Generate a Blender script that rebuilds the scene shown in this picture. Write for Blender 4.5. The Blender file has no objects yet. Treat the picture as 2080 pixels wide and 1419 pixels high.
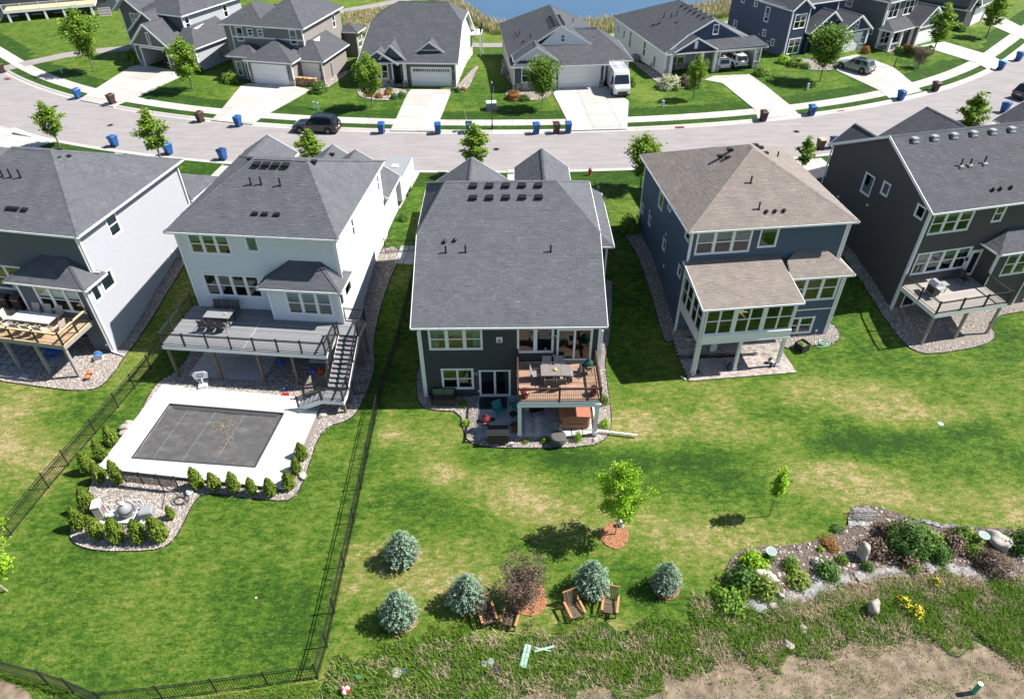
import bpy, math, random
from mathutils import Vector, Matrix
import numpy as np
random.seed(7)
RNG = np.random.default_rng(11)
D = bpy.data
SC = bpy.context.scene
COL = SC.collection

# ------------------------------------------------------------------ camera, sky, sun, exposure
cam_d = D.cameras.new('drone_camera'); cam = D.objects.new('drone_camera', cam_d); COL.objects.link(cam)
cam_d.sensor_width = 36.0; cam_d.lens = 24.0; cam_d.clip_start = 0.5; cam_d.clip_end = 3000
_p = math.radians(39.0); _a = math.radians(0.5)
_fw = Vector((0, math.cos(_p), -math.sin(_p))); _r = Vector((1, 0, 0)); _u = Vector((0, math.sin(_p), math.cos(_p)))
_r2 = _r*math.cos(_a) - _u*math.sin(_a); _u2 = _u*math.cos(_a) + _r*math.sin(_a)
_m = Matrix((_r2, _u2, -_fw)).transposed().to_4x4(); _m.translation = Vector((0, 0, 28.0)); cam.matrix_world = _m
SC.camera = cam
SUN_EL = math.radians(50.0); SUN_AZ = math.radians(7.0)     # azimuth from +X towards +Y
w = D.worlds.new('World'); SC.world = w; w.use_nodes = True
nt = w.node_tree; nt.nodes.clear()
sky = nt.nodes.new('ShaderNodeTexSky'); sky.sky_type = 'NISHITA'; sky.sun_disc = False
sky.sun_elevation = SUN_EL; sky.sun_rotation = math.pi/2 - SUN_AZ; sky.altitude = 200; sky.air_density = 1.0; sky.dust_density = 0.6; sky.ozone_density = 1.5
bg = nt.nodes.new('ShaderNodeBackground'); bg.inputs[1].default_value = 0.072
wo = nt.nodes.new('ShaderNodeOutputWorld'); nt.links.new(sky.outputs[0], bg.inputs[0]); nt.links.new(bg.outputs[0], wo.inputs[0])
sl = D.lights.new('sun', 'SUN'); sl.energy = 5.0; sl.angle = math.radians(0.53); sl.color = (1.0, 0.96, 0.90)
so = D.objects.new('sun', sl); COL.objects.link(so)
_sd = Vector((math.cos(SUN_EL)*math.cos(SUN_AZ), math.cos(SUN_EL)*math.sin(SUN_AZ), math.sin(SUN_EL)))
so.rotation_euler = _sd.to_track_quat('Z', 'Y').to_euler(); so.location = _sd*200
SC.view_settings.view_transform = 'Standard'; SC.view_settings.look = 'None'; SC.view_settings.gamma = 1; SC.view_settings.exposure = 0.95
SC.view_settings.use_curve_mapping = False

# ------------------------------------------------------------------ helpers
def tag(o, label=None, cat=None, group=None, kind=None):
    if label: o['label'] = label
    if cat: o['category'] = cat
    if group: o['group'] = group
    if kind: o['kind'] = kind
    return o
def empty(name, loc=(0, 0, 0), rz=0.0, label=None, cat=None, group=None, kind=None):
    o = D.objects.new(name, None); COL.objects.link(o); o.location = loc; o.rotation_euler = (0, 0, rz); o.empty_display_size = .2
    return tag(o, label, cat, group, kind)
def link(name, me, parent=None, loc=(0, 0, 0), rz=0.0):
    o = D.objects.new(name, me); COL.objects.link(o); o.location = loc; o.rotation_euler = (0, 0, rz)
    if parent: o.parent = parent
    return o
def copy_tree(o, parent=None):
    c = o.copy(); COL.objects.link(c)
    if parent: c.parent = parent
    for ch in list(o.children): copy_tree(ch, c)
    return c

class MB:
    """collects faces (verts, face index lists, material slot, tone) and builds one mesh"""
    def __init__(s): s.v = []; s.f = []; s.m = []; s.t = []
    def face(s, pts, m=0, t=0.5):
        n = len(s.v); s.v.extend([tuple(p) for p in pts]); s.f.append(tuple(range(n, n+len(pts)))); s.m.append(m); s.t.append(t)
    def raw(s, vs, fs, m=0, t=0.5):
        n = len(s.v); s.v.extend([tuple(p) for p in vs])
        for f in fs: s.f.append(tuple(i+n for i in f)); s.m.append(m); s.t.append(t)
    BF = [(0, 3, 2, 1), (4, 5, 6, 7), (0, 1, 5, 4), (1, 2, 6, 5), (2, 3, 7, 6), (3, 0, 4, 7)]
    def box(s, x0, y0, z0, x1, y1, z1, m=0, t=0.5):
        if x0 > x1: x0, x1 = x1, x0
        if y0 > y1: y0, y1 = y1, y0
        if z0 > z1: z0, z1 = z1, z0
        s.raw([(x0, y0, z0), (x1, y0, z0), (x1, y1, z0), (x0, y1, z0), (x0, y0, z1), (x1, y0, z1), (x1, y1, z1), (x0, y1, z1)], s.BF, m, t)
    def beam(s, p, q, w, h, m=0, t=0.5, up=(0, 0, 1)):
        p = Vector(p); q = Vector(q); d = (q-p).normalized(); up = Vector(up)
        if abs(d.dot(up)) > .98: up = Vector((1, 0, 0))
        r = d.cross(up).normalized(); u = r.cross(d)
        c = []
        for b in (p, q):
            for a, e in ((-1, -1), (1, -1), (1, 1), (-1, 1)): c.append(b + r*(a*w/2) + u*(e*h/2))
        s.raw(c, [(0, 3, 2, 1), (4, 5, 6, 7), (0, 1, 5, 4), (1, 2, 6, 5), (2, 3, 7, 6), (3, 0, 4, 7)], m, t)
    def cyl(s, p, q, r0, r1=None, n=8, m=0, t=0.5, cap=True):
        if r1 is None: r1 = r0
        p = Vector(p); q = Vector(q); d = (q-p).normalized(); up = Vector((0, 0, 1))
        if abs(d.z) > .95: up = Vector((1, 0, 0))
        r = d.cross(up).normalized(); u = r.cross(d)
        c = []
        for b, rr in ((p, r0), (q, r1)):
            for i in range(n):
                a = 2*math.pi*i/n; c.append(b + r*(math.cos(a)*rr) + u*(math.sin(a)*rr))
        fs = [(i, (i+1) % n, n+(i+1) % n, n+i) for i in range(n)]
        if cap: fs += [tuple(range(n-1, -1, -1)), tuple(range(n, 2*n))]
        s.raw(c, fs, m, t)
    def tube(s, pts, r, n=6, m=0, t=.5):
        for a, b in zip(pts[:-1], pts[1:]): s.cyl(a, b, r, r, n, m, t)
    def lathe(s, prof, n=14, c=(0, 0, 0), m=0, t=.5):
        vs = []
        for r, z in prof:
            for i in range(n):
                a = 2*math.pi*i/n; vs.append((c[0]+r*math.cos(a), c[1]+r*math.sin(a), c[2]+z))
        fs = []
        for k in range(len(prof)-1):
            for i in range(n): fs.append((k*n+i, k*n+(i+1) % n, (k+1)*n+(i+1) % n, (k+1)*n+i))
        fs.append(tuple(range(n-1, -1, -1))); fs.append(tuple((len(prof)-1)*n+i for i in range(n)))
        s.raw(vs, fs, m, t)
    def blob(s, c, rx, ry, rz, m=0, t=.5, seed=0, amp=.18, sub=2):
        v, f = ico(sub); rg = random.Random(seed); ph = [rg.uniform(0, 6) for _ in range(6)]
        vs = []
        for x, y, z in v:
            k = 1 + amp*(math.sin(3*x+ph[0])*math.cos(2.6*y+ph[1]) + .6*math.sin(5*z+ph[2]+2*x) + .35*math.sin(9*y+ph[3])*math.cos(8*x+ph[4]))
            vs.append((c[0]+x*rx*k, c[1]+y*ry*k, c[2]+z*rz*k))
        s.raw(vs, f, m, t)
    def prism(s, poly, z0, z1, m=0, t=.5):
        n = len(poly)
        if sum(poly[i][0]*poly[(i+1) % n][1]-poly[(i+1) % n][0]*poly[i][1] for i in range(n)) < 0: poly = poly[::-1]
        vs = [(x, y, z0) for x, y in poly] + [(x, y, z1) for x, y in poly]
        fs = [tuple(range(n-1, -1, -1)), tuple(range(n, 2*n))] + [(i, (i+1) % n, n+(i+1) % n, n+i) for i in range(n)]
        s.raw(vs, fs, m, t)
    def mesh(s, name, mats, smooth=False):
        me = D.meshes.new(name); me.from_pydata(s.v, [], s.f)
        for mt in (mats if isinstance(mats, (list, tuple)) else [mats]): me.materials.append(mt)
        n = len(s.f)
        if len(set(s.m)) > 1 or (s.m and s.m[0]): me.polygons.foreach_set('material_index', s.m)
        at = me.attributes.new('tone', 'FLOAT', 'FACE'); at.data.foreach_set('value', s.t)
        if smooth: me.polygons.foreach_set('use_smooth', [True]*n)
        me.update(); return me
    def build(s, name, mats, parent=None, loc=(0, 0, 0), rz=0.0, smooth=False, **k):
        if not s.f: return None
        o = link(name, s.mesh(name, mats, smooth), parent, loc, rz); return tag(o, **k)

_ico = {}
def ico(sub):
    if sub in _ico: return _ico[sub]
    p = (1+5**.5)/2
    v = [(-1, p, 0), (1, p, 0), (-1, -p, 0), (1, -p, 0), (0, -1, p), (0, 1, p), (0, -1, -p), (0, 1, -p), (p, 0, -1), (p, 0, 1), (-p, 0, -1), (-p, 0, 1)]
    v = [tuple(c/math.sqrt(1+p*p) for c in q) for q in v]
    f = [(0, 11, 5), (0, 5, 1), (0, 1, 7), (0, 7, 10), (0, 10, 11), (1, 5, 9), (5, 11, 4), (11, 10, 2), (10, 7, 6), (7, 1, 8), (3, 9, 4), (3, 4, 2), (3, 2, 6), (3, 6, 8), (3, 8, 9), (4, 9, 5), (2, 4, 11), (6, 2, 10), (8, 6, 7), (9, 8, 1)]
    for _ in range(sub-1):
        mid = {}; nf = []
        def M(a, b):
            k = (min(a, b), max(a, b))
            if k not in mid:
                q = [(v[a][i]+v[b][i])/2 for i in range(3)]; l = math.sqrt(sum(c*c for c in q)); mid[k] = len(v); v.append(tuple(c/l for c in q))
            return mid[k]
        for a, b, c in f:
            x, y, z = M(a, b), M(b, c), M(c, a); nf += [(a, x, z), (b, y, x), (c, z, y), (x, y, z)]
        f = nf
    _ico[sub] = (v, f); return _ico[sub]

def quads_mesh(name, P, tone, mat, smooth=False):
    """P: (n,k,3) numpy polygons with k corners each"""
    n, k = P.shape[:2]
    me = D.meshes.new(name); me.vertices.add(n*k); me.vertices.foreach_set('co', P.reshape(-1).astype(np.float32))
    me.loops.add(n*k); me.loops.foreach_set('vertex_index', np.arange(n*k, dtype=np.int32))
    me.polygons.add(n); me.polygons.foreach_set('loop_start', np.arange(0, n*k, k, dtype=np.int32))
    me.update(calc_edges=True)
    for mt in (mat if isinstance(mat, (list, tuple)) else [mat]): me.materials.append(mt)
    at = me.attributes.new('tone', 'FLOAT', 'FACE'); at.data.foreach_set('value', np.asarray(tone, np.float32))
    return me

# ------------------------------------------------------------------ materials
MATS = {}
def mat(name, col, rough=.8, metal=0, var=0.0, tone=0.0, tone_cols=None, nscale=8, bump=0, bscale=60, spec=.4, noise2=None, trans=0, coat=0):
    """procedural principled: base colour varied by the face's tone attribute and by object-space noise, with optional fine relief"""
    m = D.materials.new(name); m.use_nodes = True; N = m.node_tree.nodes; L = m.node_tree.links
    b = N['Principled BSDF']; b.inputs['Roughness'].default_value = rough; b.inputs['Metallic'].default_value = metal
    b.inputs['Specular IOR Level'].default_value = spec
    if coat: b.inputs['Coat Weight'].default_value = coat; b.inputs['Coat Roughness'].default_value = .05
    cout = None
    tc = N.new('ShaderNodeNewGeometry')
    if tone_cols:
        at = N.new('ShaderNodeAttribute'); at.attribute_name = 'tone'
        cr = N.new('ShaderNodeValToRGB'); cr.color_ramp.interpolation = 'LINEAR'
        e = cr.color_ramp.elements; e[0].position = 0; e[0].color = (*tone_cols[0], 1); e[1].position = 1; e[1].color = (*tone_cols[-1], 1)
        for i, c in enumerate(tone_cols[1:-1]): q = e.new((i+1)/(len(tone_cols)-1)); q.color = (*c, 1)
        L.new(at.outputs['Fac'], cr.inputs[0]); cout = cr.outputs[0]
    else:
        rgb = N.new('ShaderNodeRGB'); rgb.outputs[0].default_value = (*col, 1); cout = rgb.outputs[0]
    tcn = N.new('ShaderNodeTexCoord')
    if var:
        ns = N.new('ShaderNodeTexNoise'); ns.inputs['Scale'].default_value = nscale; ns.inputs['Detail'].default_value = 5
        L.new(tcn.outputs['Object'], ns.inputs['Vector'])
        mr = N.new('ShaderNodeMapRange'); mr.inputs['From Min'].default_value = .3; mr.inputs['From Max'].default_value = .7
        mr.inputs['To Min'].default_value = 1-var; mr.inputs['To Max'].default_value = 1+var; L.new(ns.outputs[0], mr.inputs[0])
        hsv = N.new('ShaderNodeHueSaturation'); L.new(cout, hsv.inputs['Color']); L.new(mr.outputs[0], hsv.inputs['Value']); cout = hsv.outputs[0]
    L.new(cout, b.inputs['Base Color'])
    if bump:
        n2 = N.new('ShaderNodeTexNoise'); n2.inputs['Scale'].default_value = bscale; n2.inputs['Detail'].default_value = 3; L.new(tcn.outputs['Object'], n2.inputs['Vector'])
        bp = N.new('ShaderNodeBump'); bp.inputs['Strength'].default_value = bump; bp.inputs['Distance'].default_value = .02; L.new(n2.outputs[0], bp.inputs['Height']); L.new(bp.outputs[0], b.inputs['Normal'])
    if trans: # thin leaf: light passes through
        tr = N.new('ShaderNodeBsdfTranslucent'); L.new(cout, tr.inputs[0]); mx = N.new('ShaderNodeMixShader'); mx.inputs[0].default_value = trans
        L.new(b.outputs[0], mx.inputs[1]); L.new(tr.outputs[0], mx.inputs[2]); L.new(mx.outputs[0], N['Material Output'].inputs[0])
    MATS[name] = m; return m
def glass_mat(name, tint, refl=.0):
    m = D.materials.new(name); m.use_nodes = True; N = m.node_tree.nodes; L = m.node_tree.links; N.remove(N['Principled BSDF'])
    t = N.new('ShaderNodeBsdfTransparent'); t.inputs[0].default_value = (*tint, 1)
    g = N.new('ShaderNodeBsdfGlossy'); g.inputs['Roughness'].default_value = .02; g.inputs[0].default_value = (.85, .95, .95, 1)
    fr = N.new('ShaderNodeFresnel'); fr.inputs[0].default_value = 1.6
    ad = N.new('ShaderNodeMath'); ad.operation = 'ADD'; ad.inputs[1].default_value = refl; L.new(fr.outputs[0], ad.inputs[0])
    mx = N.new('ShaderNodeMixShader'); L.new(ad.outputs[0], mx.inputs[0]); L.new(t.outputs[0], mx.inputs[1]); L.new(g.outputs[0], mx.inputs[2]); L.new(mx.outputs[0], N['Material Output'].inputs[0])
    return m

def sc3(c, k): return tuple(x*k for x in c)
def shingle_mat(name, c):
    return mat(name, c, .95, tone_cols=[sc3(c, .70), sc3(c, .92), c, sc3(c, 1.25)], var=.10, nscale=1.2, bump=.35, bscale=90, spec=.2)
M_SH_GREY = shingle_mat('charcoal_shingle', (.105, .110, .121))
M_SH_DARK = shingle_mat('dark_shingle', (.084, .088, .097))
M_SH_BROWN = shingle_mat('weathered_brown_shingle', (.225, .195, .172))
M_WHITE = mat('white_trim_paint', (.78, .78, .78), .5, var=.04)
M_FASCIA = mat('fascia_white', (.72, .73, .74), .5, var=.04)
def siding_mat(name, c): return mat(name, c, .7, var=.035, nscale=6, spec=.3)
M_S_WHITE = siding_mat('white_siding', (.66, .675, .70))
M_S_LGREY = siding_mat('light_grey_siding', (.36, .37, .40))
M_S_CHAR = siding_mat('charcoal_siding', (.052, .054, .056))
M_S_SLATE = siding_mat('slate_siding', (.105, .12, .14))
M_S_BLUE = siding_mat('blue_grey_siding', (.078, .112, .155))
M_S_BROWN = siding_mat('dark_brown_siding', (.085, .077, .072))
M_S_TAN = siding_mat('taupe_siding', (.24, .22, .195))
M_S_CREAM = siding_mat('cream_siding', (.5, .5, .42))
M_S_OLIVE = siding_mat('grey_green_siding', (.13, .14, .13))
M_S_NAVY = siding_mat('navy_siding', (.04, .065, .115))
M_S_NAVYL = siding_mat('muted_navy_siding', (.095, .115, .165))
M_STONE = mat('stone_veneer', (.3, .28, .26), .9, tone_cols=[(.13, .12, .115), (.25, .23, .21), (.36, .34, .32), (.5, .47, .43)], var=.2, nscale=14, bump=.6, bscale=30)
M_FOUND = mat('foundation_concrete', (.30, .30, .30), .9, var=.1, bump=.2)
M_GLASS = glass_mat('window_glass', (.60, .72, .73), .05)
M_BLIND = mat('window_blind', (.72, .78, .74), .8, var=.05)
M_CURT = mat('curtain_cloth', (.6, .62, .58), .9, var=.15, nscale=3)
M_FLOORW = mat('interior_wood_floor', (.14, .10, .075), .5, var=.25, nscale=3)
M_INTW = mat('interior_wall_paint', (.28, .27, .25), .9)
M_DARK = mat('dark_void', (.02, .02, .022), .8)
M_BLACK = mat('black_metal', (.018, .018, .02), .45, spec=.5)
M_VENT = mat('vent_black_plastic', (.012, .012, .013), .5)
M_GALV = mat('galvanized_vent', (.55, .56, .58), .35, metal=.6)
M_CONC = mat('concrete', (.45, .43, .40), .9, tone_cols=[(.375, .355, .325), (.43, .41, .38), (.48, .46, .43)], var=.05, nscale=.9, bump=.15, bscale=80)
M_CONCW = mat('pale_pool_deck_concrete', (.5, .5, .48), .9, tone_cols=[(.455, .455, .435), (.48, .48, .46), (.50, .50, .48)], var=.04, nscale=.8, bump=.12, bscale=80)
M_PATIO = mat('patio_concrete', (.42, .42, .42), .9, tone_cols=[(.38, .38, .38), (.42, .42, .42), (.47, .47, .47)], var=.08, nscale=2, bump=.2, bscale=60)
M_DECKG = mat('grey_composite_deck', (.20, .205, .215), .6, tone_cols=[(.17, .175, .185), (.2, .205, .215), (.235, .24, .25)], var=.06, nscale=5)
M_DECKB = mat('brown_composite_deck', (.30, .16, .10), .6, tone_cols=[(.26, .155, .105), (.33, .205, .145), (.38, .25, .18)], var=.12, nscale=4)
M_DECKT = mat('taupe_deck', (.34, .31, .28), .7, tone_cols=[(.3, .275, .25), (.34, .31, .28), (.38, .35, .32)], var=.06)
M_WOOD = mat('cedar_wood', (.38, .22, .11), .8, tone_cols=[(.28, .15, .07), (.4, .24, .12), (.52, .33, .18)], var=.15, nscale=6)
M_WOODL = mat('pale_treated_wood', (.55, .38, .22), .8, tone_cols=[(.45, .3, .17), (.56, .39, .23), (.66, .48, .3)], var=.1, nscale=6)
M_POST = mat('weathered_post', (.16, .125, .10), .85, var=.15)
M_POSTG = mat('grey_weathered_post', (.30, .28, .25), .85, var=.15)
M_STAIN = mat('dark_stained_chair_wood', (.12, .065, .035), .6, tone_cols=[(.05, .035, .028), (.17, .11, .075), (.45, .22, .09)], var=.15)
M_ASPH = None
M_SLATE = mat('paver_slab', (.33, .34, .35), .85, tone_cols=[(.27, .28, .29), (.33, .34, .35), (.40, .41, .42)], var=.1, nscale=5, bump=.2)
M_PAVER = mat('tan_pavers', (.34, .29, .26), .85, tone_cols=[(.25, .215, .195), (.33, .28, .25), (.39, .33, .30), (.45, .40, .36)], var=.1, nscale=10, bump=.2)
M_ROCK = mat('river_rock', (.3, .27, .25), .8, tone_cols=[(.17, .145, .13), (.34, .295, .26), (.48, .43, .385), (.42, .32, .26), (.66, .62, .57)], var=.1, nscale=20)
M_BEDBASE = mat('rock_bed_base', (.21, .185, .165), .95, var=.3, nscale=30, bump=.8, bscale=60)
M_BOULD = mat('boulder_stone', (.48, .43, .38), .85, tone_cols=[(.20, .175, .155), (.34, .30, .26), (.46, .42, .38)], var=.18, nscale=5, bump=.5, bscale=18)
M_MULCH = mat('orange_mulch', (.38, .15, .06), .95, tone_cols=[(.22, .09, .045), (.35, .16, .08), (.46, .24, .13)], var=.3, nscale=40, bump=.8, bscale=90)
M_MULCHD = mat('dark_mulch', (.11, .085, .07), .95, tone_cols=[(.07, .05, .04), (.14, .11, .09), (.24, .2, .17)], var=.3, nscale=30, bump=.8, bscale=60)
M_BARK = mat('tree_bark', (.20, .16, .12), .9, var=.2, nscale=12)
M_BARKP = mat('pale_tree_bark', (.42, .37, .31), .9, var=.15, nscale=12)
def leaf_mat(n, a, b, c, tr=.35): return mat(n, b, .6, tone_cols=[a, b, c], var=.12, nscale=1.5, trans=tr, spec=.3)
M_LEAF = leaf_mat('maple_leaf', (.10, .19, .018), (.21, .34, .035), (.35, .49, .07), .45)
M_LEAFD = leaf_mat('dark_leaf', (.07, .145, .014), (.14, .25, .028), (.24, .36, .05))
M_LEAFY = leaf_mat('lime_leaf', (.15, .30, .012), (.27, .47, .022), (.42, .62, .05))
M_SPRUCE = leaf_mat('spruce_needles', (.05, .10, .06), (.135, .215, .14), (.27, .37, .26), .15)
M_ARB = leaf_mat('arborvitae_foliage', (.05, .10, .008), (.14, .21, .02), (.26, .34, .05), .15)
M_REDTW = leaf_mat('purple_twigs', (.05, .035, .025), (.115, .078, .055), (.19, .135, .095), .1)
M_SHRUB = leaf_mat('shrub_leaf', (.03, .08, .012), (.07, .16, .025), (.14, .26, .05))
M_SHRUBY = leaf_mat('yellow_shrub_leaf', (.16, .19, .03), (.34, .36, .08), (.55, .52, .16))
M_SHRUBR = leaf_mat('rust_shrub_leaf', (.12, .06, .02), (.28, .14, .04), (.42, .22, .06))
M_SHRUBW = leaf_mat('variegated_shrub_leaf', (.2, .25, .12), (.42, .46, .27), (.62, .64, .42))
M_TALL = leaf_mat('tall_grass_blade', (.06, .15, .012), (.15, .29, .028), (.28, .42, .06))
M_STRAW = leaf_mat('dry_straw_blade', (.30, .22, .13), (.48, .37, .24), (.66, .54, .38), .2)
M_FABRIC = mat('landscape_fabric', (.25, .245, .25), .8, var=.12, nscale=3, bump=1.0, bscale=9)
M_COVER = None
M_BBLUE = mat('blue_cart_plastic', (.012, .085, .26), .45, var=.05)
M_BBLUED = mat('navy_cart_lid', (.012, .03, .09), .45)
M_BLBLUE = mat('light_blue_cart_lid', (.12, .42, .60), .5)
M_BBROWN = mat('brown_cart_plastic', (.055, .028, .02), .5, var=.05)
M_BTAN = mat('tan_cart_lid', (.55, .40, .24), .6)
M_RUB = mat('rubber', (.015, .015, .015), .8)
M_CBLACK = mat('black_car_paint', (.006, .008, .018), .2, spec=.6, coat=.8)
M_CSILV = mat('sage_silver_car_paint', (.28, .31, .31), .25, metal=.5, coat=.8)
M_CWHITE = mat('white_car_paint', (.72, .72, .72), .3, coat=.6)
M_CGLASS = mat('car_glass', (.012, .018, .022), .05, spec=.9)
M_CHROME = mat('alloy_wheel', (.45, .45, .46), .3, metal=.8)
M_TAIL = mat('tail_lamp', (.35, .012, .012), .3, coat=.5)
M_HEAD = mat('head_lamp', (.6, .62, .65), .15, coat=.5)
M_RED = mat('red_paint', (.35, .02, .015), .4, coat=.3)
M_REDG = mat('red_glaze', (.17, .018, .028), .4, coat=.25)
M_GREENG = mat('green_ceramic', (.01, .07, .045), .3, coat=.4)
M_TEAL = mat('teal_cushion', (.02, .20, .21), .8, var=.1)
M_WICK = mat('brown_wicker', (.055, .04, .03), .8, var=.3, nscale=60)
M_WICKG = mat('grey_wicker', (.09, .085, .08), .8, var=.3, nscale=60)
M_SLING = mat('grey_sling_fabric', (.22, .225, .235), .7, var=.1)
M_STONET = mat('stone_tabletop', (.20, .175, .165), .5, var=.15, nscale=10)
M_WPLAS = mat('white_plastic', (.60, .61, .61), .45)
M_GPLAS = mat('grey_plastic', (.26, .27, .28), .5, var=.05)
M_TANPL = mat('tan_equipment_plastic', (.42, .385, .335), .6)
M_SPA = mat('terracotta_spa_cover', (.36, .135, .085), .6, var=.08)
M_SPAS = mat('spa_side_panel', (.30, .13, .075), .6, var=.15, nscale=6)
M_CUSHG = mat('sage_cushion', (.13, .17, .08), .85, var=.08)
M_TERRA = mat('terracotta', (.50, .17, .08), .8, var=.1)
M_BLUEP = mat('bright_blue_plastic', (.01, .14, .62), .5)
M_GREENP = mat('pale_green_pedestal', (.32, .50, .40), .6)
M_GREEND = mat('green_pipe', (.02, .30, .17), .5)
M_ORANGE = mat('orange_plastic', (.75, .13, .02), .5)
M_PINK = mat('purple_plastic', (.35, .12, .5), .5)
M_RUST = mat('rusty_grate', (.16, .045, .025), .8, var=.2)
M_IRON = mat('cast_iron_cover', (.20, .155, .14), .8, var=.1)
M_YEL = mat('yellow_bloom', (.75, .55, .02), .7, tone_cols=[(.5, .38, .01), (.75, .58, .02), (.85, .72, .08)])
M_PSTONE = mat('stacked_firewood', (.42, .25, .13), .9, tone_cols=[(.25, .14, .07), (.42, .26, .14), (.58, .4, .24)], var=.15)

# ------------------------------------------------------------------ the lie of the land
def yc(x):
    xx = max(-72., min(72., x)); c = (66.5167573, -3.05426895e-03, 3.16879718e-03, 2.56013279e-06, 3.64212850e-07)
    y = c[0]+c[1]*xx+c[2]*xx**2+c[3]*xx**3+c[4]*xx**4
    m = c[1]+2*c[2]*xx+3*c[3]*xx**2+4*c[4]*xx**3
    return y+m*(x-xx), m
def sdist(x, y):
    q, m = yc(x); return (y-q)/math.sqrt(1+m*m)
_P = [(-400, -3.4), (-60, -3.0), (-46, -2.85), (-34, -2.5), (-30.5, -2.5), (-28, -1.95), (-25, -.95), (-22, -.1), (-20, .12), (-14, .28), (-5.4, .12), (-5.0, .05), (-4.8, -.14), (4.8, -.14), (5.0, .05), (5.4, .12), (8.3, .18), (16, .42), (25, .40), (30, .1), (40, -1.2), (48, -1.5), (400, -1.5)]
def prof(s):
    for (a, za), (b, zb) in zip(_P[:-1], _P[1:]):
        if s <= b: return za+(zb-za)*(s-a)/(b-a)
    return _P[-1][1]
def terr(x, y): return prof(sdist(x, y))

# ------------------------------------------------------------------ polygon tools
def clip_half(poly, ax, val, keep_less):
    out = []; n = len(poly)
    for i in range(n):
        a = poly[i]; b = poly[(i+1) % n]; fa = a[ax]-val; fb = b[ax]-val
        if keep_less: fa, fb = -fa, -fb
        if fa >= 0: out.append(a)
        if (fa > 0 and fb < 0) or (fa < 0 and fb > 0):
            t = fa/(fa-fb); out.append(tuple(a[k]+(b[k]-a[k])*t for k in range(len(a))))
    return out
def area(poly): return sum(poly[i][0]*poly[(i+1) % len(poly)][1]-poly[(i+1) % len(poly)][0]*poly[i][1] for i in range(len(poly)))/2
def inside(p, poly):
    x, y = p; c = False; n = len(poly)
    for i in range(n):
        x1, y1 = poly[i][:2]; x2, y2 = poly[(i+1) % n][:2]
        if (y1 > y) != (y2 > y) and x < (x2-x1)*(y-y1)/(y2-y1)+x1: c = not c
    return c
def smooth_poly(p, it=2):
    for _ in range(it):
        q = []
        for i in range(len(p)):
            a = p[i]; b = p[(i+1) % len(p)]
            q += [(a[0]*.75+b[0]*.25, a[1]*.75+b[1]*.25), (a[0]*.25+b[0]*.75, a[1]*.25+b[1]*.75)]
        p = q
    return p
def drape(name, poly, h, material, cell=1.2, parent=None, skirt=.15, zf=None, **k):
    """a sheet lying on the land, h above it, with a skirt round its edge"""
    zf = zf or terr
    if area(poly) < 0: poly = poly[::-1]
    xs = [p[0] for p in poly]; ys = [p[1] for p in poly]
    mb = MB(); x = min(xs)
    while x < max(xs):
        col = clip_half(clip_half(poly, 0, x, False), 0, x+cell, True)
        if len(col) > 2:
            y = min(ys)
            while y < max(ys):
                c = clip_half(clip_half(col, 1, y, False), 1, y+cell, True)
                if len(c) > 2 and abs(area(c)) > 1e-5: mb.face([(p[0], p[1], zf(p[0], p[1])+h) for p in c], 0, .5)
                y += cell
        x += cell
    n = len(poly)
    for i in range(n):
        a = poly[i]; b = poly[(i+1) % n]; m = max(1, int(math.hypot(a[0]-b[0], a[1]-b[1])/1.0))
        for j in range(m):
            p = [a[0]+(b[0]-a[0])*j/m, a[1]+(b[1]-a[1])*j/m]; q = [a[0]+(b[0]-a[0])*(j+1)/m, a[1]+(b[1]-a[1])*(j+1)/m]
            zp = zf(*p)+h; zq = zf(*q)+h
            mb.face([(p[0], p[1], zp-skirt), (q[0], q[1], zq-skirt), (q[0], q[1], zq), (p[0], p[1], zp)], 0, .5)
    return mb.build(name, material, parent, **k)
def slabs(parent, poly, org, yaw, su, sv, h, material, name='slab', gap=.012, zf=None, thick=.1, off=(0, 0), jit=0.0):
    """poured or laid slabs: the polygon cut along a joint grid, each piece an object of its own"""
    zf = zf or terr
    ca, sa = math.cos(yaw), math.sin(yaw)
    loc = [((p[0]-org[0])*ca+(p[1]-org[1])*sa, -(p[0]-org[0])*sa+(p[1]-org[1])*ca) for p in poly]
    if area(loc) < 0: loc = loc[::-1]
    u0 = math.floor((min(p[0] for p in loc)-off[0])/su)*su+off[0]; v0 = math.floor((min(p[1] for p in loc)-off[1])/sv)*sv+off[1]
    u = u0; out = []
    while u < max(p[0] for p in loc):
        col = clip_half(clip_half(loc, 0, u+gap/2, False), 0, u+su-gap/2, True)
        if len(col) > 2:
            v = v0
            while v < max(p[1] for p in loc):
                c = clip_half(clip_half(col, 1, v+gap/2, False), 1, v+sv-gap/2, True)
                if len(c) > 2 and abs(area(c)) > .02:
                    mb = MB(); t = random.random(); dz = random.uniform(0, jit)
                    P = [(org[0]+a*ca-b*sa, org[1]+a*sa+b*ca) for a, b in c]
                    Z = [zf(*p)+h+dz for p in P]; n = len(P)
                    mb.face([(p[0], p[1], z) for p, z in zip(P, Z)], 0, t)
                    for i in range(n):
                        j = (i+1) % n; mb.face([(P[i][0], P[i][1], Z[i]-thick), (P[j][0], P[j][1], Z[j]-thick), (P[j][0], P[j][1], Z[j]), (P[i][0], P[i][1], Z[i])], 0, t)
                    out.append(mb.build(name, material, parent))
                v += sv
        u += su
    return out
def rect(org, yaw, x0, y0, x1, y1):
    ca, sa = math.cos(yaw), math.sin(yaw)
    return [(org[0]+x*ca-y*sa, org[1]+x*sa+y*ca) for x, y in ((x0, y0), (x1, y0), (x1, y1), (x0, y1))]

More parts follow.
